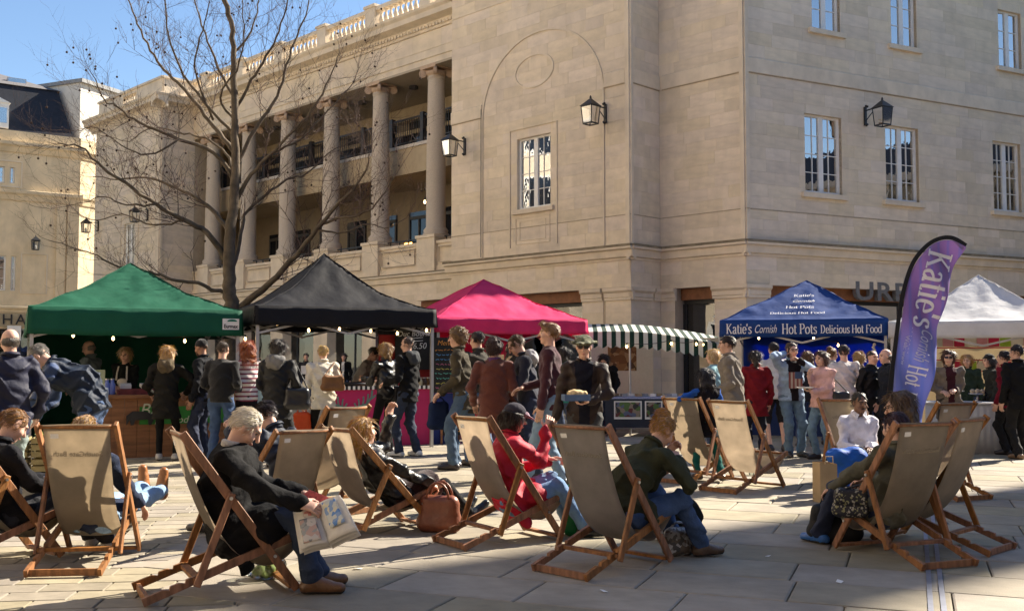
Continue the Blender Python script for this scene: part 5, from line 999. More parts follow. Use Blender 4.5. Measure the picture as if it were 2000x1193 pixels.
def surfnet(F, lo, h):
    s = F < 0; n = np.array(F.shape); cnt = np.zeros(n - 1, np.int8)
    offs = [(i, j, k) for i in (0, 1) for j in (0, 1) for k in (0, 1)]
    for i, j, k in offs: cnt += s[i:n[0] - 1 + i, j:n[1] - 1 + j, k:n[2] - 1 + k]
    act = (cnt > 0) & (cnt < 8); I, J, K = np.nonzero(act); m = len(I); idx = np.full(n - 1, -1, np.int64); idx[act] = np.arange(m)
    V = np.zeros((m, 3)); C = np.zeros(m)
    for a in offs:
        for d in range(3):
            if a[d]: continue
            b = list(a); b[d] = 1; f0 = F[I + a[0], J + a[1], K + a[2]]; f1 = F[I + b[0], J + b[1], K + b[2]]; q = (f0 < 0) != (f1 < 0); t = f0 / np.where(q, f0 - f1, 1)
            for e in range(3): V[:, e] += np.where(q, a[e] + (t if e == d else 0), 0)
            C += q
    V = (V / C[:, None] + np.stack([I, J, K], 1)) * h + lo; Q = []
    for d in range(3):
        e, g = (d + 1) % 3, (d + 2) % 3; sl0 = [slice(None)] * 3; sl1 = [slice(None)] * 3; sl0[d] = slice(0, n[d] - 1); sl1[d] = slice(1, n[d])
        s0, s1 = s[tuple(sl0)], s[tuple(sl1)]; ch = s0 != s1; P = np.stack(np.nonzero(ch), 1); P = P[(P[:, e] > 0) & (P[:, g] > 0) & (P[:, e] < n[e] - 1) & (P[:, g] < n[g] - 1)]
        def cell(de, dg): q = P.copy(); q[:, e] -= de; q[:, g] -= dg; return idx[q[:, 0], q[:, 1], q[:, 2]]
        q4 = np.stack([cell(1, 1), cell(0, 1), cell(0, 0), cell(1, 0)], 1); fl = s0[P[:, 0], P[:, 1], P[:, 2]]; q4[~fl] = q4[~fl][:, ::-1]; Q.append(q4)
    Q = np.concatenate(Q); return V, Q[(Q >= 0).all(1)]
def np_mesh(name, V, Q, mats, mi=None):
    me = bpy.data.meshes.new(name); me.vertices.add(len(V)); me.vertices.foreach_set('co', V.astype(np.float32).ravel()); me.loops.add(len(Q) * 4); me.loops.foreach_set('vertex_index', Q.astype(np.int32).ravel())
    me.polygons.add(len(Q)); me.polygons.foreach_set('loop_start', np.arange(0, len(Q) * 4, 4, dtype=np.int32)); me.polygons.foreach_set('use_smooth', np.ones(len(Q), bool))
    for m in mats: me.materials.append(m)
    if mi is not None: me.polygons.foreach_set('material_index', mi.astype(np.int32))
    me.update(calc_edges=True); return me
def cloth(col, kind='cloth'):
    if max(col) < .03: col = tuple(c * .5 for c in col)
    elif max(col) < .09: col = tuple(c * .75 for c in col)
    key = kind + '_%d_%d_%d' % tuple(int(c * 999) for c in col)
    if kind == 'leather': return mat(key, col, .35, .2, 9, .3, 40, spec=.5)
    if kind == 'denim': return mat(key, col, .85, .22, 9, .35, 55, detail=6)
    if kind == 'nylon': return mat(key, col, .65, .15, 8, .35, 22, spec=.28)
    if kind == 'knit': return mat(key, col, .95, .12, 60, .5, 120, sheen=.2)
    return mat(key, col, .9, .18, 9, .45, 34, spec=.2, detail=6)
def hairm(col): return mat('hair_%d_%d_%d' % tuple(int(c * 999) for c in col), col, .5, .22, 30, .8, 60, stretch=(2.2, 2.2, .5), spec=.5)
SKINS = {'p': (.60, .36, .265), 'l': (.62, .40, .3), 'm': (.36, .19, .12), 'd': (.22, .115, .07)}
def skinm(k): return mat('skin_' + k, SKINS[k], .55, .09, 12, .1, 60, spec=.4)
V3 = lambda *a: np.array(a, float)
def nrm(v): v = np.asarray(v, float); return v / max(np.linalg.norm(v), 1e-9)
def ik(a, b, l1, l2, hint):
    d = b - a; L = np.linalg.norm(d); mx = (l1 + l2) * .999
    if L > mx: b = a + d / L * mx; d = b - a; L = mx
    u = d / L; x = (l1 * l1 - l2 * l2 + L * L) / (2 * L); y = math.sqrt(max(l1 * l1 - x * x, 0)); hp = np.asarray(hint, float); hp = hp - u * (hp @ u); return a + u * x + nrm(hp) * y, b
def hand(f, w, d, pn, side, curl, s):
    d = nrm(d); pn = nrm(pn - d * (pn @ d)); th = np.cross(d, pn) * side; s *= 1.03
    f.rc(w - d * .05 * s, w + d * .02 * s, .027 * s, .024 * s, .01, th, 1.25); f.rc(w + d * .01 * s, w + d * .085 * s, .017 * s, .015 * s, .012, th, 2.3)
    for i, (o, l, r) in enumerate(((.030, .92, .0088), (.010, 1.04, .0092), (-.011, .97, .0088), (-.030, .78, .0078))):
        p = w + d * .088 * s + th * o * s; ang = 0.; c = curl * (1 + .12 * i)
        for L, k in ((.042, .7), (.027, 1.), (.021, .8)):
            ang += c * k; q = p + (d * math.cos(ang) + pn * math.sin(ang)) * L * l * s; f.rc(p, q, r * s, r * .88 * s, .004); p = q
    p = w + d * .025 * s + th * .028 * s; e = nrm(d * .7 + th * .65 + pn * .35); q = p + e * .045 * s; f.rc(p, q, .0135 * s, .011 * s, .01); e = nrm(d * .9 + th * .2 + pn * (.3 + .4 * curl)); f.rc(q, q + e * .034 * s, .0105 * s, .008 * s, .004)
NPEOPLE = [0]
def hat_ok(n): return n is None
def person(label, loc, a, H=1.72, skin='p', build=1., lean=0., hunch=0., pelvis=None, hl=None, hr=None, fl=None, fr=None, el_=None, er=None, kl=None, kr=None, pnl=None, pnr=None, curl=.35, curl_l=None, curl_r=None,
           hyaw=0., hpitch=5., top=(.05, .05, .06), topk='cloth', sleeves='long', hem=.10, flare=1., inner=None, collar=True, hood=None, bottom=(.04, .06, .12), botk='denim', bot='trousers', legs=None, shoes=(.04, .03, .03), hair='short', hcol=(.06, .035, .02), hat=None, hatcol=(.02, .02, .02), eyes=None, q=1., extra=None, group=None, vest=None, cat='person', wob=1., apron=None, neck=None):
    s = H / 1.75; NPEOPLE[0] += 1; sd = NPEOPLE[0]; loc = Vector(loc)
    t = thing('person', label, cat, (loc.x, loc.y, loc.z if len(loc) > 2 else 0), -math.radians(a), group)
    if pelvis is None and not lean: lean = random.Random(sd).uniform(-2.5, 4.5); hyaw += random.Random(sd + 9).uniform(-14, 14)
    P0 = V3(random.Random(sd + 5).uniform(-.03, .03), 0, .925 * s) if pelvis is None else V3(*pelvis); ln = math.radians(lean); U = V3(0, math.sin(ln), math.cos(ln)); Fw = V3(0, math.cos(ln), -math.sin(ln)); X = V3(1, 0, 0)
    S = P0 + U * .49 * s + Fw * (.02 + .10 * hunch) * s; Mid = P0 + U * .25 * s - Fw * .03 * hunch * s; l2 = math.radians(lean * .6 + 35 * hunch); U2 = V3(0, math.sin(l2), math.cos(l2)); Nk = S + U2 * .055 * s
    Rh = Matrix.Rotation(-math.radians(hyaw), 3, 'Z') @ Matrix.Rotation(-math.radians(hpitch), 3, 'X'); Rn = np.array(Rh); hs = .945 * (s if H > 1.5 else .5 + .5 * s); Hc = Nk + U2 * .03 * s + Rn @ V3(0, .018, .115 * hs)
    hd = lambda *v: Hc + Rn @ (V3(*v) * hs)
    J = {}; _rj = random.Random(sd * 7 + 1)
    for sg, hnd, eh, ft, kn, pn, n in ((-1, hl, el_, fl, kl, pnl, 'l'), (1, hr, er, fr, kr, pnr, 'r')):
        sh = S + X * sg * .178 * s * (.5 + .5 * build) - U * .02 * s; w = V3(*hnd) if hnd is not None else sh + V3(sg * .05, .05 + math.sin(ln) * .15, -.53) * s
        e, w = ik(sh, w, .29 * s, .262 * s, eh if eh is not None else V3(sg * .35, -.8, -.5)); hp = P0 + X * sg * .088 * s - V3(0, 0, .03 * s)
        f_ = V3(*ft) if ft is not None else V3(sg * (.09 + .05 * _rj.random()) * s, _rj.uniform(-.1, .12) * s, .085 * s); k_, f_ = ik(hp, f_, .42 * s, .425 * s, kn if kn is not None else V3(sg * .15, 1, .3)); J[n] = (sg, sh, e, w, hp, k_, f_, pn)
    sm = skinm(skin)
    # --- body: coarse trunk and limbs, finer head and hands, one mesh
    b = Field(.03); b.rc(P0, Mid, .085 * s * build, .08 * s * build, .04, X, 1.2); b.rc(Mid, S - U * .09 * s, .08 * s * build, .08 * s * build, .04, X, 1.25); b.rc(S, Nk, .05 * s, .045 * s, .03)
    for n in 'lr': sg, sh, e, w, hp, k_, f_, pn = J[n]; b.rc(S, sh, .04 * s, .04 * s, .03); b.rc(sh, e, .038 * s, .034 * s, .02); b.rc(e, w, .034 * s, .026 * s, .02); b.rc(hp, k_, .065 * s, .045 * s, .03); b.rc(k_, f_, .044 * s, .032 * s, .03)
    if sleeves == 'short' or bot in ('shorts', 'skirt') : b.h = .02
    parts = [b.mesh()]
    f = Field(.0105 * q); f.el(hd(0, -.014, .032), V3(.076, .096, .088) * hs, Rn, .02); f.el(hd(0, .022, -.04), V3(.058, .066, .075) * hs, Rn, .03); f.el(hd(0, .062, -.098), V3(.024, .02, .018) * hs, Rn, .03)
    f.rc(hd(0, .088, .02), hd(0, .113, -.026), .009 * hs, .0135 * hs, .014); f.rc(hd(-.034, .082, .034), hd(.034, .082, .034), .011 * hs, .011 * hs, .02)
    f.rc(hd(-.012, .096, -.064), hd(.012, .096, -.064), .008 * hs, .008 * hs, .012)
    for sg in (-1, 1): f.el(hd(sg * .078, -.008, -.002), V3(.010, .02, .033) * hs, Rn, .008); f.el(hd(sg * .045, .062, -.03), V3(.022, .02, .022) * hs, Rn, .03)
    for sg in (-1, 1): f.el(hd(sg * .032, .1, .012), V3(.014, .014, .010) * hs, Rn, .012, True)
    f.rc(hd(0, -.015, -.06), Nk - U * .03 * s, .052 * hs * (.8 + .2 * build), .06 * hs, .02)
    Vh, Qh = f.mesh(); parts.append((Vh, Qh)); nhead = len(parts) - 1
    for n, c_ in (('l', curl_l), ('r', curl_r)):
        sg, sh, e, w, hp, k_, f_, pn = J[n]; g = Field(.0075 * max(q, .85)); dv = nrm(w - e); pn = V3(*pn) if pn is not None else (V3(-sg, .2, 0) if abs(dv[2]) > .75 else V3(-sg * .35, 0, -1)); hand(g, w, dv, pn, sg, c_ if c_ is not None else curl, s); parts.append(g.mesh())
    o = 0; VV, QQ, MI = [], [], []
    for i, (v_, q_) in enumerate(parts):
        VV.append(v_); QQ.append(q_ + o); o += len(v_); mi = np.zeros(len(q_), int)
        if i == nhead:
            c = (v_[q_].mean(1) - Hc) @ Rn / hs; ey = np.zeros(len(c), bool)
            for sg in (-1, 1): ey |= (((c[:, 0] - sg * .032) / .0135) ** 2 + ((c[:, 2] - .011) / .0075) ** 2 < 1) & (c[:, 1] > .05)
            br = (np.abs(np.abs(c[:, 0]) - .033) < .019) & (np.abs(c[:, 2] - .034 + .25 * np.abs(np.abs(c[:, 0]) - .03)) < .0055) & (c[:, 1] > .05); lp = (np.abs(c[:, 0]) < .024) & (np.abs(c[:, 2] + .064) < .0075) & (c[:, 1] > .06); mi[br] = 2; mi[ey] = 1; mi[lp] = 3
        MI.append(mi)
    mobj('body', np_mesh('body', np.concatenate(VV), np.concatenate(QQ), [sm, mat('eye_dark', (.03, .022, .02), .3), hairm(tuple(c * .8 for c in hcol)) if hair != 'none' else sm, mat('lip_' + skin, tuple(c * k for c, k in zip(SKINS[skin], (.82, .6, .62))), .5)], np.concatenate(MI)), t)
    # --- top garment
    bb = build; f = Field(.0145 * q); f.rc(P0 + U * .02, Mid, .118 * s * bb, .118 * s * bb, .05, X, 1.32); f.rc(Mid, S - U * .08 * s, .118 * s * bb, .122 * s * bb, .05, X, 1.35)
    f.rc(J['l'][1] - U * .01, J['r'][1] - U * .01, .062 * s, .062 * s, .05); f.rc(S, Nk - U * .005, .066 * s, .058 * s, .04)
    if hem > .02 and pelvis is None: f.rc(P0 + U * .05, P0 - U * hem * s - V3(0, 0, .04), .122 * s * bb, .135 * s * bb * flare, .05, X, 1.3)
    elif pelvis is not None and hem > .02:
        for n in 'lr': hp_, kk = J[n][4], J[n][5]; tv = nrm(kk - hp_); f.rc(P0 + X * J[n][0] * .05, hp_ + tv * hem * s, .112 * s * bb, .102 * s * bb * (.8 + .2 * flare), .05)
        if flare > 1.25:
            for sg in (-1, 1): f.rc(P0 + X * sg * .14 * s + V3(0, -.02, .02), P0 + X * sg * .20 * s + V3(0, .08, -.16), .075 * s, .05 * s, .05)
    for n in 'lr':
        sg, sh, e, w, hp, k_, f_, pn = J[n]
        if sleeves == 'none': f.rc(sh, sh + (e - sh) * .1, .058 * s, .056 * s, .03)
        elif sleeves == 'short': f.rc(sh, sh + (e - sh) * .62, .058 * s, .056 * s, .03)
        else: jk = 1.12 if collar else 1.; dw = nrm(w - e); f.rc(w - dw * .045 * s, w - dw * .004, .047 * s * jk, .046 * s * jk, .006); f.rc(sh, e, .058 * s * (.6 + .4 * bb) * jk, .052 * s * (.6 + .4 * bb) * jk, .03); f.rc(e, w - nrm(w - e) * .005, .050 * s * (.6 + .4 * bb) * jk, .040 * s * jk, .025)
    if pelvis is None: f.cut(P0 - U * hem * s, U)
    else: f.cut(V3(0, 0, .10), V3(0, 0, 1))
    if max(max((J[n][2] - Nk) @ U2, (J[n][3] - Nk) @ U2) for n in 'lr') < -.02: f.cut(Nk + U2 * (.012 if not collar else .035) * s, -U2)
    if collar: f.rc(Nk + X * .045 * s - U2 * .015 - Fw * .02 * s, Nk - X * .045 * s - U2 * .015 - Fw * .02 * s, .042 * s, .042 * s, .02)
    v_, q_ = f.mesh(.019 * wob * (.6 if topk == 'knit' else 1), 24, sd); mats_ = [cloth(top, topk)]; mi = np.zeros(len(q_), int); c = v_[q_].mean(1); rel = c - P0; up = rel @ U; fwd = rel @ Fw
    if inner is not None:
        wdt = inner[1]; mats_.append(cloth(inner[0])); mi[(np.abs(c[:, 0]) < wdt * s * (.45 + .8 * np.clip(up, 0, .5))) & (fwd > .03) & (up > -.3) & (np.abs(c[:, 0]) < .13 * s)] = 1
    if vest is not None:
        mats_.append(cloth(vest, topk if vest else 'cloth')); d0 = np.minimum(np.linalg.norm(c - J['l'][1], axis=1), np.linalg.norm(c - J['r'][1], axis=1)); arm = np.zeros(len(c), bool)
        for n in 'lr':
            sg, sh, e, w, *_ = J[n]
            for p0, p1 in ((sh, e), (e, w)): d = p1 - p0; tt = np.clip(((c - p0) @ d) / (d @ d), 0, 1); arm |= (np.linalg.norm(c - p0 - tt[:, None] * d, axis=1) < .066 * s) & ((c[:, 0] * sg) > .14 * s)
        mi[arm] = len(mats_) - 1
    tname = 'coat' if hem > .2 else 'jacket' if collar else 'jumper'; gar = mobj(tname, np_mesh(tname, v_, q_, mats_, mi), t)
    if collar and hat_ok(neck):
        cm = MB(); Xv, Uv, Fv = Vector(X), Vector(nrm(U2)), Vector(nrm(np.cross(U2, X))); cN = Vector(Nk) - Uv * .012 * s
        def cg(u, v): aa = math.radians(-150 + 300 * u); rr = (.062 + .012 * v) * s * (.85 + .15 * bb); hh = (.062 - .02 * abs(2 * u - 1) ** 2) * s; dr = Xv * math.sin(aa) - Fv * math.cos(aa); fo_ = max(0, v - .6) * 2.5; return cN + dr * (rr + fo_ * .012 * s) + Uv * (hh * min(v, .6) / .6 - fo_ * .03 * s)
        cm.grid(cg, 24, 6, .005); cm.build('collar', cloth(top, topk), gar, True)
    if hood is not None:
        f = Field(.0165 * q); f.rc(Nk - Fw * .07 * s - X * .08 * s, Nk - Fw * .07 * s + X * .08 * s, .05 * s, .05 * s, .03); f.el(Nk - Fw * .12 * s - U2 * .06 * s, V3(.12, .06, .10) * s, None, .04); v_, q_ = f.mesh(.01, 45, sd); mobj('hood', np_mesh('hood', v_, q_, [cloth(hood)]), gar)
    if neck is not None:
        f = Field(.012 * q); f.rc(Nk - U2 * .03 * s - X * .015, Nk + U2 * .02 * s + X * .015, .080 * s, .066 * s, .02); f.rc(Nk - U2 * .03 * s + Fw * .05 * s, S + Fw * .085 * s - U * .07 * s, .04 * s, .028 * s, .03); f.cut(Nk + U2 * .03 * s, -U2); v_, q_ = f.mesh(.008, 28, sd); mobj('scarf', np_mesh('scarf', v_, q_, [cloth(neck, 'knit')]), t)
    if apron is not None:
        f = Field(.0165 * q); f.rc(P0 + Fw * .09 * s - U * .3 * s, P0 + Fw * .115 * s + U * .25 * s, .06 * s, .045 * s, .03, X, 2.2); f.cut(P0 + Fw * .115 * s * bb, Fw); v_, q_ = f.mesh(.004, 20, sd); ap = mobj('apron', np_mesh('apron', v_, q_, [cloth(apron)]), t)
        m_ = MB(); [m_.tube([P0 + Fw * .15 * s * bb + U * .26 * s + X * sg * .09 * s, P0 + Fw * .14 * s * bb + U * .38 * s + X * sg * .085 * s, S + Fw * .09 * s * bb + X * sg * .07 * s], .014, 6) for sg in (-1, 1)]; m_.build('apron_strap', cloth(apron), ap)
    # --- bottom garment
    if bot in ('trousers', 'shorts'):
        f = Field(.0165 * q); f.rc(P0 - X * .05 * s, P0 + X * .05 * s, .105 * s * bb, .105 * s * bb, .04)
        wl = 1.15 if botk == 'denim' else .92 if botk == 'tights' else 1.05
        for n in 'lr':
            sg, sh, e, w, hp, k_, f_, pn = J[n]; f.rc(hp, k_, .088 * s * (.4 + .6 * bb) * (.5 + .5 * wl), .062 * s * wl, .03)
            if bot == 'trousers': f.rc(k_, f_ + V3(0, 0, .0), .060 * s * wl, (.048 if wl < 1.1 else .056) * s * wl, .03)
        if pelvis is None: f.cut(P0 + U * .07 * s, -U)
        v_, q_ = f.mesh(.016 * wob * (.15 if botk == 'tights' else 1), 26, sd + 50); mobj('trousers', np_mesh('trousers', v_, q_, [cloth(bottom, botk if botk != 'tights' else 'cloth')]), t)
    else:
        f = Field(.0165 * q); L = legs[1] if legs else .4; kv = V3(0, 0, -1) if pelvis is None else nrm((J['l'][5] + J['r'][5]) / 2 - P0); f.rc(P0, P0 + kv * L * s, .125 * s * bb, .15 * s * bb, .04, X, 1.3); f.cut(P0 + kv * L * s, -kv); v_, q_ = f.mesh(.012, 16, sd); mobj('skirt', np_mesh('skirt', v_, q_, [cloth(bottom, botk)]), t)
        if legs and legs[0] is not None:
            f = Field(.0165 * q)
            for n in 'lr': sg, sh, e, w, hp, k_, f_, pn = J[n]; f.rc(hp, k_, .07 * s, .052 * s, .03); f.rc(k_, f_, .052 * s, .037 * s, .03)
            v_, q_ = f.mesh(); mobj('leggings', np_mesh('leggings', v_, q_, [cloth(legs[0])]), t)
    # --- shoes
    for n in 'lr':
        sg, sh, e, w, hp, k_, f_, pn = J[n]; sv = nrm(f_ - k_); fd = nrm(V3(sg * .18, 1, 0)); 
        if abs(sv[2]) < .8: fd = nrm(V3(0, sv[2] * -1, abs(sv[1])) + V3(sg * .1, 0, 0)); dn = nrm(sv)
        else: dn = V3(0, 0, -1)
        f = Field(.0135 * q); hl_ = f_ - fd * .035 * s + dn * .045 * s; to_ = f_ + fd * .165 * s + dn * .052 * s; f.rc(f_ + dn * .01, hl_, .043 * s, .042 * s, .03); f.rc(hl_, to_, .042 * s, .033 * s, .03, nrm(np.cross(fd, dn)), 1.15); f.rc(f_ + dn * .01, f_ + fd * .09 * s + dn * .04 * s, .04 * s, .034 * s, .03)
        f.cut(f_ + dn * .083 * s, -dn); v_, q_ = f.mesh(); c = (v_[q_].mean(1) - f_) @ dn; mobj('shoe', np_mesh('shoe', v_, q_, [cloth(shoes, 'leather'), mat('sole', (.05, .045, .04) if max(shoes) < .4 else (.5, .5, .48), .8)], (c > .068 * s).astype(int)), t)
    # --- hair
    hm = hairm(hcol)
    if hair not in ('none',):
        f = Field(.0125 * q); cutn = None; nz = .006; fq = 60
        if hair == 'bald': f.el(hd(0, -.03, -.005), V3(.082, .088, .062) * hs, Rn, .02); f.cut(hd(0, .02, 0), Rn @ V3(0, -1, 0)); f.cut(hd(0, 0, .045), Rn @ V3(0, 0, -1)); nz = .003
        else:
            big = {'short': 0, 'crop': -.005, 'quiff': .002, 'curly': .020, 'bob': .006, 'long': .005, 'bun': .005, 'pony': .003, 'longcurly': .016}[hair]
            f.el(hd(0, -.02, .04), (V3(.081, .100, .087) + big) * hs, Rn, .02); f.cut(hd(0, .045, .012), nrm(Rn @ V3(0, -1, .72 if hair != 'crop' else .8)))
            if hair == 'quiff': f.rc(hd(-.035, .075, .10), hd(.045, .085, .105), .028 * hs, .028 * hs, .03)
            if hair == 'curly': nz = .013; fq = 75; f.el(hd(0, -.04, .0), V3(.10, .085, .10) * hs, Rn, .03)
            if hair in ('bob', 'long', 'longcurly'):
                nz = .008 if hair != 'longcurly' else .014
                for sg in (-1, 1): f.rc(hd(sg * .068, -.01, .03), hd(sg * .074, -.018, -.085), .030 * hs, .026 * hs, .03)
                f.rc(hd(0, -.05, .02), hd(0, -.062, -.10), .07 * hs, .062 * hs, .03, Rn @ V3(1, 0, 0), 1.1)
                if hair != 'bob':
                    bk = -Fw * .105 * s * bb; 
                    for i in range(5): x = (i - 2) * .032; f.rc(hd(x * 1.2, -.075, -.05), S + X * x * 1.6 * s + bk - U * (.13 + .05 * ((i * 7) % 3)) * s, .036 * hs, .024 * hs, .025)
            if hair == 'bun': f.el(hd(0, -.07, .125), V3(.045, .045, .04) * hs, Rn, .02); nz = .008
            if hair == 'pony': f.rc(hd(0, -.11, .03), hd(0, -.13, -.15), .04 * hs, .03 * hs, .03); nz = .012
        if hat: f.cut(hd(0, 0, .05), Rn @ V3(0, 0, -1))
        v_, q_ = f.mesh(nz, fq, sd)
        if len(q_): mobj('hair', np_mesh('hair', v_, q_, [hm]), t)
        # strands lie over the hair mass and break its outline
        rs = random.Random(sd); st = MB(); curlyh = hair in ('curly', 'longcurly'); longh = hair in ('long', 'longcurly', 'bob', 'pony'); nst = int({'bald': 160, 'crop': 420, 'short': 700, 'quiff': 700}.get(hair, 800) * (1.7 if q < .8 else 1)); gdir = Vector(Rn @ V3(0, -.75, -.66)) if not longh else Vector((0, -.25, -1.))
        if hat is None or longh:
            for i in [rs.randrange(len(v_)) for _ in range(nst)]:
                p = Vector(v_[i]); lh = (v_[i] - Hc) @ Rn / hs
                if lh[1] > .045 and lh[2] < .095: continue
                ou = p - Vector(Hc); below = ou.z < -.12; ou = Vector((ou.x, ou.y, 0 if below else ou.z)).normalized(); jt = .55 if curlyh else .28; d_ = gdir + Vector((rs.gauss(0, jt), rs.gauss(0, jt), rs.gauss(0, jt))); d_ = (d_ - ou * d_.dot(ou)).normalized(); L = rs.uniform(.03, .055) if not longh else rs.uniform(.05, .11); lift = rs.uniform(.001, .005) if not curlyh else rs.uniform(.003, .018)
                st.tube([p - ou * .002, p + d_ * L * .5 + ou * lift, p + d_ * L + ou * (lift * .4 if rs.random() < .85 else lift * 2)], [.0018, .0016, .0005], 3, False)
            st.build('hair_strands', mat('strand_%d_%d_%d' % tuple(int(c * 999) for c in hcol), tuple(min(1, c * 1.25) for c in hcol), .4, .1, 20, island=.35, spec=.6), t)
    if hat == 'cap':
        f = Field(.01 * q); f.el(hd(0, -.01, .055), V3(.09, .105, .082) * hs, Rn, .01); f.cut(hd(0, 0, .045), Rn @ V3(0, 0, 1)); v_, q_ = f.mesh(); h_ = mobj('cap', np_mesh('cap', v_, q_, [cloth(hatcol)]), t)
        f = Field(.009 * q); f.rc(hd(-.025, .09, .045), hd(.025, .09, .045), .03, .03, .01); f.el(hd(0, .12, .042), V3(.075, .075, .008) * hs, Rn @ np.array(Matrix.Rotation(-.25, 3, 'X')), .01); v_, q_ = f.mesh(); mobj('peak', np_mesh('peak', v_, q_, [cloth((.30, .2, .24))]), h_)
    if hat == 'bucket':
        f = Field(.01 * q); f.el(hd(0, -.01, .075), V3(.094, .11, .07) * hs, Rn, .02); f.el(hd(0, -.01, .055), V3(.155, .17, .022) * hs, Rn, .03); v_, q_ = f.mesh(.005, 30, sd); mobj('hat', np_mesh('hat', v_, q_, [blotch_mat('camouflage', [(.07, .08, .04), (.14, .14, .08), (.04, .04, .02), (.20, .19, .12)], 26, .9)]), t)
    if hat == 'beanie': f = Field(.011 * q); f.el(hd(0, -.015, .045), V3(.088, .105, .095) * hs, Rn, .01); f.cut(hd(0, 0, .025), nrm(Rn @ V3(0, -.35, 1))); v_, q_ = f.mesh(.003, 60, sd); mobj('hat', np_mesh('hat', v_, q_, [cloth(hatcol, 'knit')]), t)
    if eyes:
        m_ = MB(); dark = eyes == 'sun'
        for sg in (-1, 1):
            c = Vector(hd(sg * .034, .103, .012)); Rm = Rh @ Matrix.Rotation(-sg * .12, 3, 'Z')
            if dark: m_.add([c + Rm @ Vector(p) * hs for p in ((-.028, 0, .017), (.028, 0, .017), (.024, 0, -.018), (-.024, 0, -.018), (-.028, -.006, .017), (.028, -.006, .017), (.024, -.006, -.018), (-.024, -.006, -.018))], [(3, 2, 1, 0), (4, 5, 6, 7), (0, 1, 5, 4), (1, 2, 6, 5), (2, 3, 7, 6), (3, 0, 4, 7)])
            else: m_.tube([c + Rm @ Vector((.026 * math.cos(i * .63), 0, .018 * math.sin(i * .63))) * hs for i in range(11)], .0028, 5)
            m_.tube([hd(sg * .06, .10, .016), hd(sg * .078, .01, .012)], .003, 5)
        m_.tube([hd(-.01, .112, .016), hd(.01, .112, .016)], .003, 5); m_.build('sunglasses' if dark else 'spectacles', mat('black_plastic', (.008, .008, .008), .25, .05, spec=.6), t)
    t_info = dict(t=t, J=J, P0=P0, S=S, Nk=Nk, Hc=Hc, U=U, Fw=Fw, s=s, hd=hd); return t_info
def wp(info, p): t = info['t']; return t.location + Matrix.Rotation(t.rotation_euler.z, 3, 'Z') @ Vector(p)
# ------------------------------------------------------------------ bags
def handbag(label, P, rz, w, h, d, m, handles=1, top=.2, name='handbag', strap_to=None, cat='bag', flap=False, seed=0, group=None):
    t = thing(name, label, cat, P, rz, group); f = Field(.012 if w < .5 else .02); r = d * .42
    for x in (-1, 1): f.rc((x * (w / 2 - r), 0, r), (x * (w / 2 - r) * .93, 0, h - r * .8), r, r * .75, .03)
    f.rc((-(w / 2 - r), 0, r), (w / 2 - r, 0, r), r, r, .03); f.rc((-(w / 2 - r) * .93, 0, h - r * .8), ((w / 2 - r) * .93, 0, h - r * .8), r * .75, r * .75, .04); f.rc((0, 0, r), (0, 0, h - r), r * 1.05, r * .8, .04, (1, 0, 0), max(1, w / 2 / r * .9)); v_, q_ = f.mesh(.004, 24, seed); mobj('bag', np_mesh('bag', v_, q_, [m]), t)
    if flap: MB().grid(lambda u, v: (w * .46 * (u * 2 - 1), -d * .5 - .012 + .01 * v, h * (1 - .55 * v)), 8, 4, .006).build('flap', m, t, True)
    for k in range(handles):
        y = (k - (handles - 1) / 2) * d * .6; pts = [Vector((w * .26 * math.cos(a), y, h - .02 + top * math.sin(a))) for a in [math.pi * i / 12 for i in range(13)]]; MB().tube(pts, .010, 7).build('handle', m, t, True)
    if strap_to is not None:
        Rt = Matrix.Rotation(-rz, 3, 'Z'); pts = [Rt @ (Vector(p) - Vector(P)) for p in strap_to]; n = len(pts); allp = [Vector((-w * .42, 0, h * .93))] + pts + [Vector((w * .42, 0, h * .93))]; MB().tube(allp, .009, 6).build('strap', m, t)
    return t
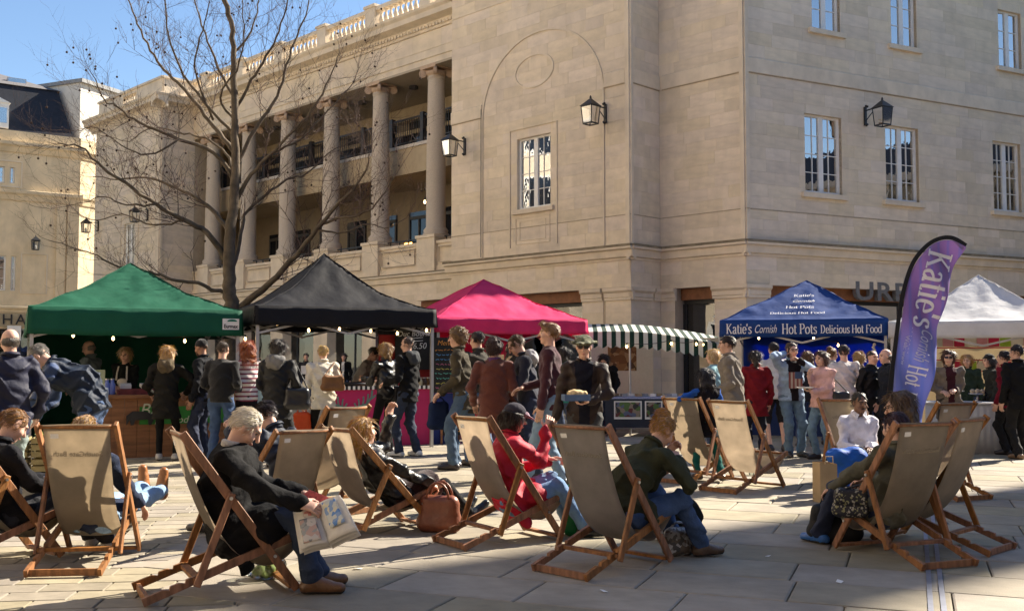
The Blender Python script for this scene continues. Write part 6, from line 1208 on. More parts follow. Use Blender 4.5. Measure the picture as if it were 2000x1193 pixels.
# ------------------------------------------------------------------ deckchairs
CHM = dict(T=(-.424, .971, .262), Fb=(.262, .0, .25), R=(-.64, .0, .235), S=(.355, .375, .215), P=(-.158, .602, .281), Q=(-.335, .13, .281))
def deckchair(label, X, Y, a, rec=0, canvas_text=True, seed=0):
    t = thing('deckchair', label, 'deckchair', (X, Y, .031), -math.radians(a), 'deckchairs')
    k = dict(CHM)
    if rec: k.update(T=(-.54, .86, .262), P=(-.21, .55, .281), Q=(-.43, .10, .281))
    g = lambda n, s, dx=0., dz=0.: Vector((s * (k[n][2] + dx), k[n][0], k[n][1] + dz))
    for s in (-1, 1):
        a0, a1 = g('Fb', s, 0, .02), g('T', s); d = (a1 - a0).normalized(); b_ = MB().bar(a0 - d * .0, a1 + d * .03, .026, .052, (0, 1, 0)).build('back_post', wood, t); bezel(b_, .004)
        r0, r1 = g('R', s, 0, .026), g('S', s); d = (r1 - r0).normalized(); up = Vector((0, -d.z, d.y)); m = MB(); n = 4; L = (r1 - r0).length
        prof = [(0, -.024), (L + .03, -.024), (L + .03, .024), (.36 * L, .024)]
        for i in range(3): q0 = (.34 - i * .09) * L; prof += [(q0, .024), (q0 - .012, .004), (q0 - .045, .022)]
        prof += [(0, .024)]
        pts = [r0 + d * x + up * z for x, z in prof]; m.prism([p + Vector((-.013, 0, 0)) for p in pts], (.026, 0, 0)); m.build('base_runner', wood, t)
        p0, p1 = g('P', s), g('Q', s); d = (p1 - p0).normalized(); bezel(MB().bar(p0 - d * .03, p1 + d * .035, .024, .044, (0, 1, 0)).build('prop', wood, t), .004)
        MB().tube([p0 + Vector((s * .012, 0, 0)), p0 + Vector((s * .022, 0, 0))], .011, 8).build('bolt', metal_m, t)
        # pivot of the two frames
        MB().tube([Vector((s * .275, .115, .235)), Vector((s * .285, .115, .235))], .010, 8).build('bolt', metal_m, t)
    MB().tube([g('T', -1), g('T', 1)], .015, 10).build('top_rail', wood, t, True)
    MB().tube([g('S', -1), g('S', 1)], .015, 10).build('seat_rail', wood, t, True)
    MB().bar(g('Q', -1, -.012), g('Q', 1, -.012), .05, .024).build('prop_rail', wood, t)
    MB().bar(g('R', -1, -.013, .028) + Vector((0, .03, 0)), g('R', 1, -.013, .028) + Vector((0, .03, 0)), .022, .045, (0, 0, 1)).build('base_rail', wood, t)
    MB().bar(g('Fb', -1, -.013, .035) + Vector((0, -.025, 0)), g('Fb', 1, -.013, .035) + Vector((0, -.025, 0)), .045, .022).build('front_rail', wood, t)
    Ty, Tz = k['T'][0], k['T'][1]; Sy, Sz = k['S'][0], k['S'][1]
    pr = [(Ty - .012, Tz + .018), (Ty + .03, Tz - .13), (Ty + .095, Tz - .33), (Ty + .19, Tz - .54), (Ty + .32, max(.22, Tz - .71)), (Ty + .47, .175), (Ty + .60, .20), (Sy - .06, Sz - .07), (Sy + .012, Sz + .016)]
    def cv(u, v):
        n = len(pr) - 1; x = u * n; i = min(int(x), n - 1); f_ = x - i; p0, p1, p2, p3 = (pr[max(i - 1, 0)], pr[i], pr[i + 1], pr[min(i + 2, n)])
        c = [.5 * (2 * p1[j] + (p2[j] - p0[j]) * f_ + (2 * p0[j] - 5 * p1[j] + 4 * p2[j] - p3[j]) * f_ ** 2 + (3 * p1[j] - p0[j] - 3 * p2[j] + p3[j]) * f_ ** 3) for j in (0, 1)]
        w = .222 - .012 * math.sin(math.pi * u); xx = (v * 2 - 1) * w; sag = .018 * math.sin(math.pi * u) * (1 - (v * 2 - 1) ** 2) + .004 * math.sin(7 * u + 5 * v + seed)
        return Vector((xx, c[0] - sag * .6, c[1] - sag * .7))
    m = MB(); m.grid(cv, 36, 10, .0025); cvs = m.build('canvas', canvas, t, True)
    if canvas_text:
        c0 = cv(.16, .5); tx = (cv(.16, .9) - cv(.16, .1)).normalized(); upv = (cv(.1, .5) - cv(.22, .5)).normalized(); nrm_ = tx.cross(upv)
        for side in (1, -1):   # printed on the front; the ink shows through the weave
            off = -nrm_ * (.006 if side > 0 else -.006)
            fwd = Vector((0, 1, 0)); o = nrm_ if nrm_.y > 0 else -nrm_
            pos = c0 + o * (.005 if side > 0 else -.008)
            # readable from the front: text x axis runs to the sitter's right side reversed
            text('canvas_letters', 'SouthGate Bath', .052, print_m if side > 0 else mat('print_through', (.34, .29, .22), .9, .1), cvs, frame(pos, (-1, 0, 0), upv), .0008)
    p = cv(.065, .16); q = cv(.088, .16); MB().bar(p + Vector((0, -.007, 0)), q + Vector((0, -.007, 0)), .055, .002, (0, 1, 0)).build('care_tag', tag_m, cvs)
    return t
CH = {1: (-3.61, 7.41, 41, 0), 2: (-3.01, 7.42, -5, 0), 3: (-1.67, 6.47, 63, 0), 4: (-2.04, 8.5, 314, 1), 5: (-1.88, 9.98, 310, 0), 6: (-1.01, 8.72, 52, 1), 7: (.04, 8.25, 56, 0), 8: (.76, 7.26, 45, 0), 9: (2.30, 12.36, 45, 0), 10: (2.69, 11.53, 48, 0), 11: (3.83, 11.33, 172, 0), 12: (2.77, 7.65, -21, 0), 13: (3.20, 8.09, -43, 0), 14: (4.45, 11.03, 336, 0)}
LAB = {1: 'deckchair holding a person in dark clothes with striped shoes', 2: 'deckchair whose sitter stretches out pale jeans and tan loafers', 3: 'deckchair of the white-haired man reading a newspaper', 4: 'reclined deckchair of the dark-haired man with clasped hands', 5: 'empty deckchair in front of the pink stag counter', 6: 'reclined deckchair of the long-haired woman with one arm raised', 7: 'deckchair of the woman in a red coat and cap', 8: 'deckchair of the hunched woman in an olive jacket',
       9: 'empty deckchair that the long-haired child leans on', 10: 'empty deckchair beside the child in green trousers', 11: 'deckchair of the man in a white shirt, its front turned out', 12: 'deckchair with a floral bag hung at its side', 13: 'deckchair of the long-haired woman in glasses', 14: 'empty deckchair behind the woman in glasses'}
for i, (x, y, a, r) in CH.items(): deckchair(LAB[i], x, y, a, r, seed=i, canvas_text=i in (2, 8, 10, 11, 12, 9))
# ------------------------------------------------------------------ the crowd
def st(u, Z): return ((u - 1000) * Z / 1990., Z, .031)
NAVY = (.016, .018, .045); BLACK = (.012, .012, .014); JEAN = (.05, .085, .17); JEANL = (.22, .33, .47); JEAND = (.025, .035, .075); BROWN = (.06, .035, .022); GREY = (.10, .095, .085)
DKH = (.018, .011, .008); BRH = (.075, .038, .017); BLH = (.36, .22, .09); GRH = (.36, .34, .31); REDH = (.26, .07, .018); LBR = (.17, .09, .04)
P = {}
P[1] = person('balding man in a navy jacket and pale jeans, seen from behind', st(18, 9.3), 318, 1.74, build=1.12, top=NAVY, topk='nylon', hem=.17, bottom=(.22, .27, .26), hair='bald', hcol=(.09, .075, .06), hpitch=8, q=.85, hl=(-.27, .08, .95), hr=(.27, .06, .92))
P[2] = person('grey-haired man in a quilted navy gilet bending over the crates', st(185, 10.55), 262, 1.84, build=1.25, lean=30, hunch=.95, top=(.014, .025, .05), topk='nylon', vest=(.03, .055, .13), hem=.1, bottom=JEAN, hair='short', hcol=(.2, .19, .17), hpitch=58, q=.85, hl=(-.16, .62, .80), hr=(.16, .60, .84), wob=1.6, er=(.5, -.4, .1))
P[3] = person('stallholder with thin grey hair in a blue-grey shirt behind the wooden counter', st(182, 16.4), 275, 1.78, top=(.14, .18, .2), hair='bald', hcol=(.16, .14, .12), hpitch=18, collar=True, hl=(-.2, .22, 1.0), hr=(.2, .25, 1.0))
P[4] = person('stallholder with a blonde bob and white bib apron behind the wooden counter', st(247, 16.2), 186, 1.65, top=(.015, .02, .02), hair='bob', hcol=(.30, .21, .11), apron=(.6, .56, .5), hl=(-.06, .25, 1.0), hr=(.06, .24, 1.02), collar=False)
P[5] = person('woman with long blonde hair in a dark parka with fur hood facing the wooden counter', st(326, 14.65), 352, 1.66, build=1.1, top=(.022, .020, .016), hem=.30, flare=1.15, bottom=BLACK, botk='tights', shoes=(.45, .43, .4), hair='long', hcol=BLH, hood=(.10, .075, .045), er=(.9, -.3, -.3), hr=(.26, .22, .98), hl=(-.24, .2, .95))
P[6] = person('bearded man in a black beanie at the green stall', st(404, 14.9), 280, 1.76, top=(.018, .02, .026), hat='beanie', hatcol=(.012, .011, .012), hpitch=12, skin='m', bottom=JEAND)
P[7] = person('man in a black jumper and blue jeans seen from behind at the green stall', st(434, 14.2), 6, 1.72, build=1.08, top=BLACK, topk='knit', collar=False, hem=.06, bottom=(.04, .075, .16), hcol=(.045, .03, .02), hpitch=10, hr=(.18, .2, 1.02), hl=(-.18, .2, 1.0))
P[8] = person('woman with long curly red hair in a striped top', st(486, 14.5), 325, 1.71, top=(.6, .55, .5), hair='longcurly', hcol=REDH, collar=False, hem=.05, bot='skirt', bottom=(.022, .016, .02), botk='cloth', legs=(BLACK, .42), hl=(-.2, .24, 1.05), hr=(.16, .3, 1.15))
P[9] = person('woman with straight dark hair in a black coat with grey hood', st(545, 13.7), 8, 1.73, build=1.12, top=BLACK, topk='nylon', hem=.28, flare=1.1, bottom=BLACK, hair='bob', hcol=DKH, hood=(.16, .155, .15), hr=(.2, .24, 1.05), hl=(-.2, .2, .95))
P[10] = person('woman with short blonde hair in a cream jacket', st(629, 15.4), 338, 1.68, build=1.12, top=(.62, .56, .45), hem=.20, flare=1.08, bottom=BLACK, botk='tights', hair='short', hcol=(.42, .30, .13), hl=(-.26, .08, .80), hr=(.2, .25, 1.1))
P[11] = person('cook in a grey T-shirt leaning over the pan behind the pink counter', st(700, 18.3), 105, 1.76, lean=22, build=1.1, top=(.34, .32, .3), sleeves='short', collar=False, hcol=DKH, hpitch=35, hr=(.2, .42, 1.12), hl=(-.15, .45, 1.12))
P[12] = person('person in a black suit and white shirt in the shop doorway behind the black tent', st(672, 31.2), 182, 1.68, top=BLACK, inner=((.6, .58, .55), .06), hcol=DKH, hair='bob')
P[13] = person('blonde woman in a black leather jacket at the pink counter', st(757, 15.6), 312, 1.72, top=BLACK, topk='leather', hem=.06, bottom=(.012, .012, .013), botk='tights', hair='bob', hcol=(.27, .17, .075), hl=(-.16, .36, 1.14), hr=(.1, .3, 1.1), collar=True)
P[14] = person('man in a black hooded jacket, jeans and white trainers at the pink counter', st(797, 15.3), 300, 1.81, top=(.011, .011, .014), hem=.14, hood=(.06, .065, .07), bottom=(.022, .034, .07), shoes=(.62, .62, .6), hair='crop', hcol=(.05, .03, .018), hl=(-.2, .25, 1.1), hr=(.2, .2, .95), fr=(.12, -.1, .085), fl=(-.1, .08, .085))
P[15] = person('tall curly-haired man in spectacles and an olive brown jacket by the chalkboard', st(905, 13.5), 276, 1.88, top=(.075, .062, .042), hem=.2, bottom=(.06, .10, .16), hair='curly', hcol=(.15, .085, .035), eyes='clear', hl=(-.12, .28, 1.02), hr=(.1, .3, 1.0), inner=((.2, .2, .2), .05))
P[16] = person('dark-haired man in a grey-brown coat behind the woman in rust', st(938, 13.9), 320, 1.85, top=(.07, .062, .05), hem=.25, bottom=(.07, .11, .19), hcol=(.035, .022, .014))
P[17] = person('woman with dark curly hair in a long rust brown coat', st(960, 12.2), 5, 1.71, build=1.1, top=(.105, .028, .018), topk='knit', hem=.34, flare=1.15, bottom=BLACK, hair='curly', hcol=(.035, .014, .012), collar=True, neck=(.10, .03, .12), hl=(-.22, .12, .92), hr=(.24, .14, .9))
P[18] = person('short-haired man in dark clothes half hidden behind the woman in rust', st(993, 16.2), 10, 1.74, top=(.03, .03, .035), hcol=DKH, hair='crop')
P[19] = person('woman with shoulder-length dark hair standing behind the man eating from a box', st(1002, 14.8), 330, 1.62, top=(.3, .28, .27), hair='bob', hcol=DKH)
P[20] = person('man in a navy jumper and pale collar eating from a cardboard box', st(1033, 12.4), 262, 1.79, top=(.016, .018, .04), topk='knit', hem=.12, hood=(.36, .35, .36), bottom=JEAND, hair='short', hcol=(.07, .042, .02), hpitch=38, lean=6, hl=(-.12, .30, 1.30), hr=(.10, .26, 1.22), curl=.7, pnr=(0, 0, 1), q=.9)
P[21] = person('tall fair-haired man in a maroon jumper and pale jeans', st(1075, 11.6), 276, 1.88, top=(.065, .012, .022), topk='knit', collar=False, hem=.12, bottom=(.17, .25, .34), hair='quiff', hcol=(.19, .105, .045), hpitch=-2, hl=(-.2, .10, .84), hr=(.12, .30, 1.12), fl=(-.1, .28, .085), fr=(.1, -.12, .085), q=.9)
P[22] = person('man in a camouflage hat, sunglasses and brown jacket holding a food tray', st(1143, 10.6), 190, 1.70, build=1.1, top=(.034, .02, .016), topk='nylon', inner=((.012, .013, .028), .12), hem=.20, bottom=(.06, .06, .06), hat='bucket', hair='short', hcol=BRH, eyes='sun', hl=(-.06, .30, 1.02), hr=(.32, .08, .74), pnl=(0, 0, 1), curl=.55, hyaw=10, q=.85, el_=(-1, -.3, -.4))
P[23] = person('woman in a teal scarf glimpsed behind the maroon jumper', st(1101, 15.6), 20, 1.66, top=(.02, .16, .15), hair='bob', hcol=DKH)
P[24] = person('stallholder in black bending over the striped stall table', st(1188, 19.9), 200, 1.66, lean=28, top=BLACK, hair='bob', hcol=DKH, hpitch=35, hl=(-.2, .38, .84), hr=(.15, .4, .84))
P[25] = person('child with long black hair, blue sleeves and green trousers leaning on a deckchair', st(1380, 12.15), 345, 1.33, top=(.016, .014, .02), vest=(.02, .09, .36), hem=.24, flare=1.1, bottom=(.008, .10, .085), botk='cloth', hair='long', hcol=(.012, .010, .012), hl=(-.20, .16, .93), hr=(.14, .14, .84), el_=(-1, -.3, -.2), collar=False, hpitch=12, fl=(-.10, .05, .085), fr=(.12, -.12, .085), shoes=(.08, .06, .05))
P[26] = person('dark-haired man in a grey-beige blazer', st(1430, 13.4), 284, 1.78, build=1.18, top=(.19, .165, .14), hem=.20, bottom=(.05, .05, .055), hcol=(.025, .015, .01), hl=(-.15, .25, 1.0), hr=(.24, .04, .93))
P[27] = person('blonde woman in a pale blue top behind the man in a blazer', st(1399, 15.9), 300, 1.62, top=(.25, .42, .46), hair='bob', hcol=(.5, .37, .2), collar=False)
P[28] = person('woman with a dark ponytail in a red coat by the blue tent', st(1474, 15.2), 2, 1.60, build=1.1, top=(.16, .008, .014), hem=.26, flare=1.1, bottom=(.01, .012, .03), hair='pony', hcol=DKH, shoes=BLACK)
P[29] = person('bare-legged person in white T-shirt and shorts behind the man on the phone', st(1512, 16.2), 358, 1.74, top=(.5, .48, .47), sleeves='short', collar=False, bot='shorts', bottom=(.012, .012, .02), hair='short', hcol=DKH)
P[30] = person('man in a pale denim jacket and printed T-shirt talking on the phone', st(1543, 15.3), 172, 1.72, build=1.18, top=(.28, .38, .52), topk='denim', inner=((.022, .016, .022), .13), hem=.08, bottom=(.12, .19, .27), hair='short', hcol=(.04, .022, .015), eyes='clear', hr=(.14, .10, 1.52), hl=(-.06, .22, 1.42), el_=(-1, .2, -.7), er=(1, .1, -.8), curl=.8, shoes=(.04, .035, .035))
P[31] = person('woman with dark brown bob in a pale pink jumper holding a paper plate', st(1603, 14.8), 236, 1.58, build=1.18, top=(.62, .37, .34), collar=False, hem=.1, bottom=(.13, .21, .30), hair='bob', hcol=(.05, .022, .014), hl=(-.06, .28, 1.0), hr=(.04, .2, 1.2), curl=.6, pnl=(0, 0, 1))
P[32] = person('blonde woman with her hair in a bun under the blue tent', st(1622, 17.4), 60, 1.66, top=(.3, .3, .32), hair='bun', hcol=LBR)
P[33] = person('dark-haired man in a grey-white T-shirt seen from behind at the blue tent', st(1647, 15.4), 8, 1.69, top=(.50, .47, .45), sleeves='short', collar=False, hem=.12, bottom=BLACK, hcol=(.022, .014, .012), hr=(.22, .22, 1.0), hl=(-.2, .15, .95))
P[34] = person('fair curly-haired woman at the blue tent', st(1679, 16.6), 20, 1.58, top=(.25, .2, .16), hair='curly', hcol=(.33, .22, .1))
P[35] = person('short-haired man in a black jacket looking back from the blue tent', st(1698, 15.4), 158, 1.60, top=BLACK, topk='nylon', hem=.18, bottom=BLACK, hair='crop', hcol=DKH)
P[36] = person('bald man in a dark overcoat beside the feather flag', st(1733, 15.0), 268, 1.62, build=1.1, top=(.016, .02, .03), hem=.3, bottom=BLACK, hair='bald', hcol=(.12, .10, .08))
P[37] = person('woman with a brown bob and sunglasses in a beige-grey coat', st(1851, 15.0), 190, 1.60, build=1.12, top=(.15, .125, .105), inner=((.05, .012, .02), .10), hem=.30, bottom=(.05, .045, .04), hair='bob', hcol=(.05, .02, .012), eyes='sun', hl=(-.04, .2, 1.0), hr=(.14, .16, .98))
P[38] = person('woman in a black cap and dark coat at the white tent', st(1936, 16.4), 278, 1.55, top=(.03, .034, .03), hem=.25, hat='beanie', hatcol=BLACK, hair='bob', hcol=DKH)
P[39] = person('person in a dark red jacket at the white tent', st(1963, 15.6), 320, 1.60, top=(.14, .008, .02), hem=.15, bottom=BLACK, hair='short', hcol=DKH)
P[40] = person('man in a black jacket with his back turned at the white tent', st(1990, 14.9), 350, 1.68, build=1.15, top=(.016, .016, .018), hem=.18, bottom=BLACK, hair='short', hcol=DKH, shoes=(.2, .12, .06))
P[41] = person('woman with long brown hair waiting under the blue tent', st(1574, 17.0), 5, 1.60, top=(.02, .02, .03), hair='long', hcol=(.10, .05, .025))
P[42] = person('person in dark clothes inside the shop behind the black tent', st(598, 31.0), 178, 1.68, top=(.03, .03, .035), hcol=DKH)
P[43] = person('woman in a dark green jacket beside the woman in sunglasses', st(1888, 17.2), 200, 1.55, top=(.03, .05, .035), hair='bob', hcol=(.33, .2, .09))
# --- seated
def seat(i, dx=0., dy=0.): x, y, a, r = CH[i]; return (x + dx, y + dy, .031)
S = {}
S[1] = person('seated person in dark clothes and striped shoes', seat(1), 46, 1.72, pelvis=(0, -.02, .31), lean=-14, hunch=.4, top=(.02, .02, .026), hem=.1, bottom=(.03, .03, .035), hair='short', hcol=LBR, hpitch=35, hl=(-.1, .35, .52), hr=(.12, .33, .5), fl=(-.1, .62, .085), fr=(.1, .66, .085), shoes=(.5, .48, .46), q=.8)
S[2] = person('seated person stretching out legs in pale blue jeans and tan loafers', seat(2), 4, 1.66, pelvis=(0, -.02, .30), lean=-24, hunch=.2, top=(.025, .035, .07), hem=.22, bottom=JEANL, hair='short', hcol=(.30, .19, .09), fl=(.02, .86, .42), fr=(.16, .88, .40), kl=(0, .2, 1), kr=(.2, .2, 1), hl=(-.2, .3, .42), hr=(.24, .22, .36), shoes=(.36, .14, .045), q=.8)
S[3] = person('white-haired man in a black coat reading a newspaper', seat(3, -.02, 0), 80, 1.76, build=1.28, pelvis=(0, -.05, .34), lean=-13, hunch=.55, hpitch=38, neck=(.5, .47, .42), top=(.013, .012, .013), hem=.22, flare=1.3, bottom=(.03, .045, .085), hair='short', hcol=(.52, .48, .40), hl=(-.02, .36, .58), hr=(.40, .36, .575), fl=(.02, .46, .085), fr=(.22, .44, .085), kl=(0, .6, 1), kr=(.1, .6, 1), shoes=(.14, .065, .025), curl=.45, pnr=(-.4, .5, -.7), q=.62)
S[4] = person('dark-haired man in a navy jacket bent over his clasped hands', seat(4), 292, 1.74, pelvis=(0, -.16, .32), lean=-4, hunch=.7, hpitch=42, top=(.018, .026, .05), topk='nylon', hem=.08, bottom=(.2, .3, .44), hcol=(.02, .012, .01), hl=(-.06, .30, .84), hr=(.05, .30, .84), fl=(-.12, .48, .085), fr=(.12, .50, .085), kl=(-.1, .5, 1), kr=(.1, .5, 1), curl=.8, q=.75)
S[5] = person('woman with long blonde hair reclining with one arm raised', seat(6), 56, 1.68, pelvis=(0, .04, .28), lean=-46, hunch=.35, hpitch=-5, top=(.014, .013, .014), topk='leather', hem=.06, bot='skirt', bottom=(.045, .016, .018), botk='knit', legs=(BLACK, .36), hair='long', hcol=(.34, .20, .07), hl=(-.20, .06, .93), el_=(-.2, 1, -.3), hr=(.2, .25, .38), fl=(-.1, .74, .085), fr=(.1, .72, .085), shoes=BLACK, curl=.7, q=.75)
S[6] = person('woman in a red coat and dark baseball cap, hand to her mouth', seat(7), 74, 1.66, build=1.1, pelvis=(0, -.06, .32), lean=-8, hunch=.35, hpitch=14, top=(.42, .010, .030), topk='nylon', hem=.2, flare=1.35, bottom=(.14, .24, .40), hat='cap', hatcol=(.05, .045, .06), hair='bob', hcol=DKH, hr=(.05, .24, .86), hl=(-.14, .3, .6), fl=(-.1, .5, .085), fr=(.1, .55, .085), kl=(-.1, .6, 1), kr=(.1, .6, 1), curl=.7, eyes='sun', q=.75, shoes=BLACK)
S[7] = person('woman with a tousled fair bun in an olive jacket hunched forward', seat(8), 58, 1.66, pelvis=(.0, .06, .35), lean=16, hunch=.75, hpitch=38, top=(.055, .058, .032), topk='cloth', hem=.12, bottom=(.05, .09, .19), hair='bun', hcol=(.36, .21, .09), hl=(-.02, .46, .72), hr=(.10, .46, .70), er=(.6, .2, -.8), fl=(-.1, .62, .085), fr=(.12, .66, .085), kl=(-.1, .6, 1), kr=(.2, .6, 1), curl=.8, q=.75, shoes=(.1, .06, .035))
S[8] = person('seated man with a moustache in a white shirt', seat(11), 176, 1.66, skin='d', pelvis=(0, 0, .31), lean=-6, hunch=.3, hpitch=10, top=(.70, .68, .74), hem=.04, bottom=(.02, .022, .03), hair='short', hcol=(.012, .01, .01), hl=(-.02, .28, .48), hr=(.12, .3, .46), fl=(-.1, .58, .085), fr=(.1, .55, .085), hyaw=-8, q=.8)
S[9] = person('dark-haired person in a grey-olive jacket and jeans with blue trainers', seat(12), -24, 1.66, pelvis=(0, -.04, .30), lean=-20, hunch=.3, hpitch=12, top=(.10, .095, .07), hem=.08, bottom=JEAND, hair='short', hcol=(.035, .012, .010), hl=(-.22, .30, .46), hr=(.14, .3, .5), fl=(-.18, .50, .085), fr=(.02, .52, .085), kl=(-.3, .6, 1), shoes=(.03, .12, .36), q=.75)
S[10] = person('woman in glasses with long brown hair and a black coat', seat(13), -62, 1.78, build=1.1, pelvis=(0, .0, .37), lean=2, hunch=.3, hpitch=14, top=(.012, .012, .015), hem=.16, bottom=BLACK, hair='long', hcol=(.09, .055, .03), eyes='clear', hl=(-.1, .4, .55), hr=(.14, .36, .5), fl=(-.1, .5, .085), fr=(.1, .52, .085), kl=(-.1, .6, 1), kr=(.1, .6, 1), q=.75)
# moustache on the seated man
hd_ = S[8]['hd']; MB().tube([hd_(-.028, .094, -.052), hd_(0, .104, -.046), hd_(.028, .094, -.052)], [.004, .009, .004], 7).build('moustache', hairm((.012, .01, .01)), S[8]['t'], True)
hd_ = S[8]['hd']; nk = S[8]['Nk']; m = MB()
for sg in (-1, 1): m.prism([nk + V3(sg * .02, .075, .0), nk + V3(sg * .075, .03, .045), nk + V3(sg * .085, .02, .01), nk + V3(sg * .06, .095, -.055)], (0, .008, .004))
m.build('shirt_collar', cloth((.70, .68, .74)), S[8]['t'])
hd_ = P[6]['hd']; f_ = Field(.011); f_.el(hd_(0, .05, -.075), V3(.05, .05, .05), None, .02); v_, q_ = f_.mesh(.004, 70, 1); mobj('beard', np_mesh('beard', v_, q_, [hairm((.06, .025, .012))]), P[6]['t'])
# --- printed T-shirt on the phone man, striped sleeves of the red-haired woman
pi = P[30]; c = pi['P0'] + pi['U'] * .26 + pi['Fw'] * .178; m = MB()
for k in range(7): m.mi = k % 2; m.box((c[0] - .09 + k * .03, c[1] + .0, c[2] - .03), (.03, .006, .24))
m.mi = 2; m.box((c[0] - .045, c[1] + .004, c[2] + .045), (.11, .006, .1)); m.build('shirt_print', [mat('faded_red', (.25, .09, .08), .9), mat('faded_cream', (.45, .38, .32), .9), mat('faded_blue', (.06, .10, .2), .9)], pi['t'])
for o in P[8]['t'].children:
    if o.name.startswith('jumper'): o.data.materials[0] = stripe_mat('breton', (.62, .57, .53), (.22, .05, .08), 16, 2, .62)
# ------------------------------------------------------------------ things people hold
def held(info, n, off=(0, 0, 0)): sg, sh, e, w, *_ = info['J'][n]; d = nrm(w - e); return wp(info, w + d * .09 + V3(*off))
p = held(P[22], 'l', (.05, .03, .03)); bx_ = thing('food_tray', 'blue takeaway tray with a bun held by the man in the camouflage hat', 'food tray', p, .15)
m = MB(); m.prism([(-.12, -.08, 0), (.12, -.08, 0), (.12, .08, 0), (-.12, .08, 0)], (0, 0, .012)); [m.box(c_, d_) for c_, d_ in (((0, -.085, .035), (.26, .008, .06)), ((0, .085, .035), (.26, .008, .06)), ((-.126, 0, .035), (.008, .162, .06)), ((.126, 0, .035), (.008, .162, .06)))]; m.build('tray', mat('tray_blue', (.07, .12, .22), .6), bx_)
f_ = Field(.012); f_.el((0, 0, .06), V3(.10, .065, .045)); f_.el((.02, 0, .075), V3(.08, .06, .035)); v_, q_ = f_.mesh(.005, 60, 3); mobj('bun', np_mesh('bun', v_, q_, [mat('bread', (.55, .40, .2), .8, .3, 30)]), bx_)
p = held(P[20], 'r', (0, .02, .05)); bx_ = thing('food_box', 'open kraft cardboard food box held by the man in the navy jumper', 'food box', p, .3); kr = mat('kraft', (.35, .25, .14), .85); m = MB(); m.add([(-.06, -.05, 0), (.06, -.05, 0), (.06, .05, 0), (-.06, .05, 0), (-.085, -.07, .11), (.085, -.07, .11), (.085, .07, .11), (-.085, .07, .11)], [(3, 2, 1, 0), (0, 1, 5, 4), (1, 2, 6, 5), (2, 3, 7, 6), (3, 0, 4, 7)]); m.build('box', kr, bx_)
m = MB(); m.add([(-.085, .07, .11), (.085, .07, .11), (.10, .12, .20), (-.10, .12, .20)], [(0, 1, 2, 3)]); m.add([(.085, -.07, .11), (.085, .07, .11), (.15, .07, .18), (.15, -.07, .18)], [(0, 1, 2, 3)]); m.build('lid_flap', kr, bx_)
p = held(P[31], 'l', (.02, .0, .03)); o = solo('paper_plate', 'white paper plate held by the woman in pink', 'plate', MB().lathe([(.02, 0), (.09, .004), (.125, .022), (.12, .024), (.02, .008)], (0, 0, 0), 20), tag_m, p, 0, True)
p = held(P[30], 'r', (0, .0, .0)); o = solo('mobile_phone', 'black mobile phone held to the ear of the man in denim', 'phone', MB().box((0, 0, 0), (.012, .07, .14)), black_iron, p, .2)
# newspaper
np_ = at(640, 1015, 6.2); nw = thing('newspaper', 'open newspaper with colour pictures held by the white-haired man', 'newspaper', np_); paper = mat('newsprint', (.72, .68, .62), .85, .05, 30, trans=.25)
def sheet(corners, bend, name, m, parent, off=0.):
    A, B, C_, D_ = [Vector(c_) - np_ for c_ in corners]; q_ = MB()
    def fn(u, v): p_ = (A.lerp(B, u)).lerp(D_.lerp(C_, u), v); n_ = (B - A).cross(D_ - A).normalized(); return p_ + n_ * (bend * math.sin(math.pi * u) + off)
    q_.grid(fn, 14, 8, .0012); return q_.build(name, m, parent, True)
tl, tr, br, bl = at(574, 992, 6.22), at(664, 966, 6.10), at(698, 1034, 5.95), at(588, 1074, 6.02)
mt, mb_ = tl.lerp(tr, .48) + Vector((0, .03, -.02)), bl.lerp(br, .48) + Vector((0, .03, -.02))   # the fold
for k, jx in enumerate(((0, 0, 0), (.008, .010, -.014), (-.010, .018, -.024), (.014, .026, -.032))):
    j = Vector(jx); sheet([c_ + j for c_ in (tl, mt, mb_, bl)], -.022 + .004 * k, 'page', paper, nw); sheet([c_ + j * 1.2 for c_ in (mt, tr, br, mb_)], -.016 + .003 * k, 'page', paper, nw)
def sub(u0, u1, v0, v1): f2 = lambda u, v: (tl.lerp(tr, u)).lerp(bl.lerp(br, u), v); fo2 = lambda u: Vector((0, .03, -.02)) * (1 - abs(u - .48) / .52); return [f2(u0, v0) + fo2(u0), f2(u1, v0) + fo2(u1), f2(u1, v1) + fo2(u1), f2(u0, v1) + fo2(u0)]
n_ = (tr - tl).cross(bl - tl).normalized(); sgn = 1 if n_.y < 0 else -1
for k, (r_, cs_) in enumerate((((.62, .9, .08, .75), [(.10, .22, .5), (.5, .52, .5), (.2, .3, .5), (.6, .55, .4)]), ((.1, .42, .35, .92), [(.3, .3, .28), (.5, .45, .4), (.2, .2, .2), (.45, .3, .25)]), ((.2, .36, .1, .3), [(.5, .2, .18), (.6, .5, .45)]))):
    cc = [c_ + n_ * sgn * .026 for c_ in sub(*r_)]; sheet(cc, -.004, 'picture', blotch_mat('news_print_%d' % k, cs_, 38, .8), nw)
qs = [at(545, 982, 6.40), at(604, 956, 6.34), at(646, 972, 6.22), at(584, 1004, 6.24)]; sheet(qs, .02, 'page', mat('red_print', (.5, .10, .10), .8, .4, 40), nw)
o = solo('newspaper_sheet', 'folded white paper on the lap of the person in dark clothes', 'paper', MB().box((0, 0, 0), (.34, .02, .28), Matrix.Rotation(.5, 3, 'X')), paper, at(72, 965, 7.72), .4)
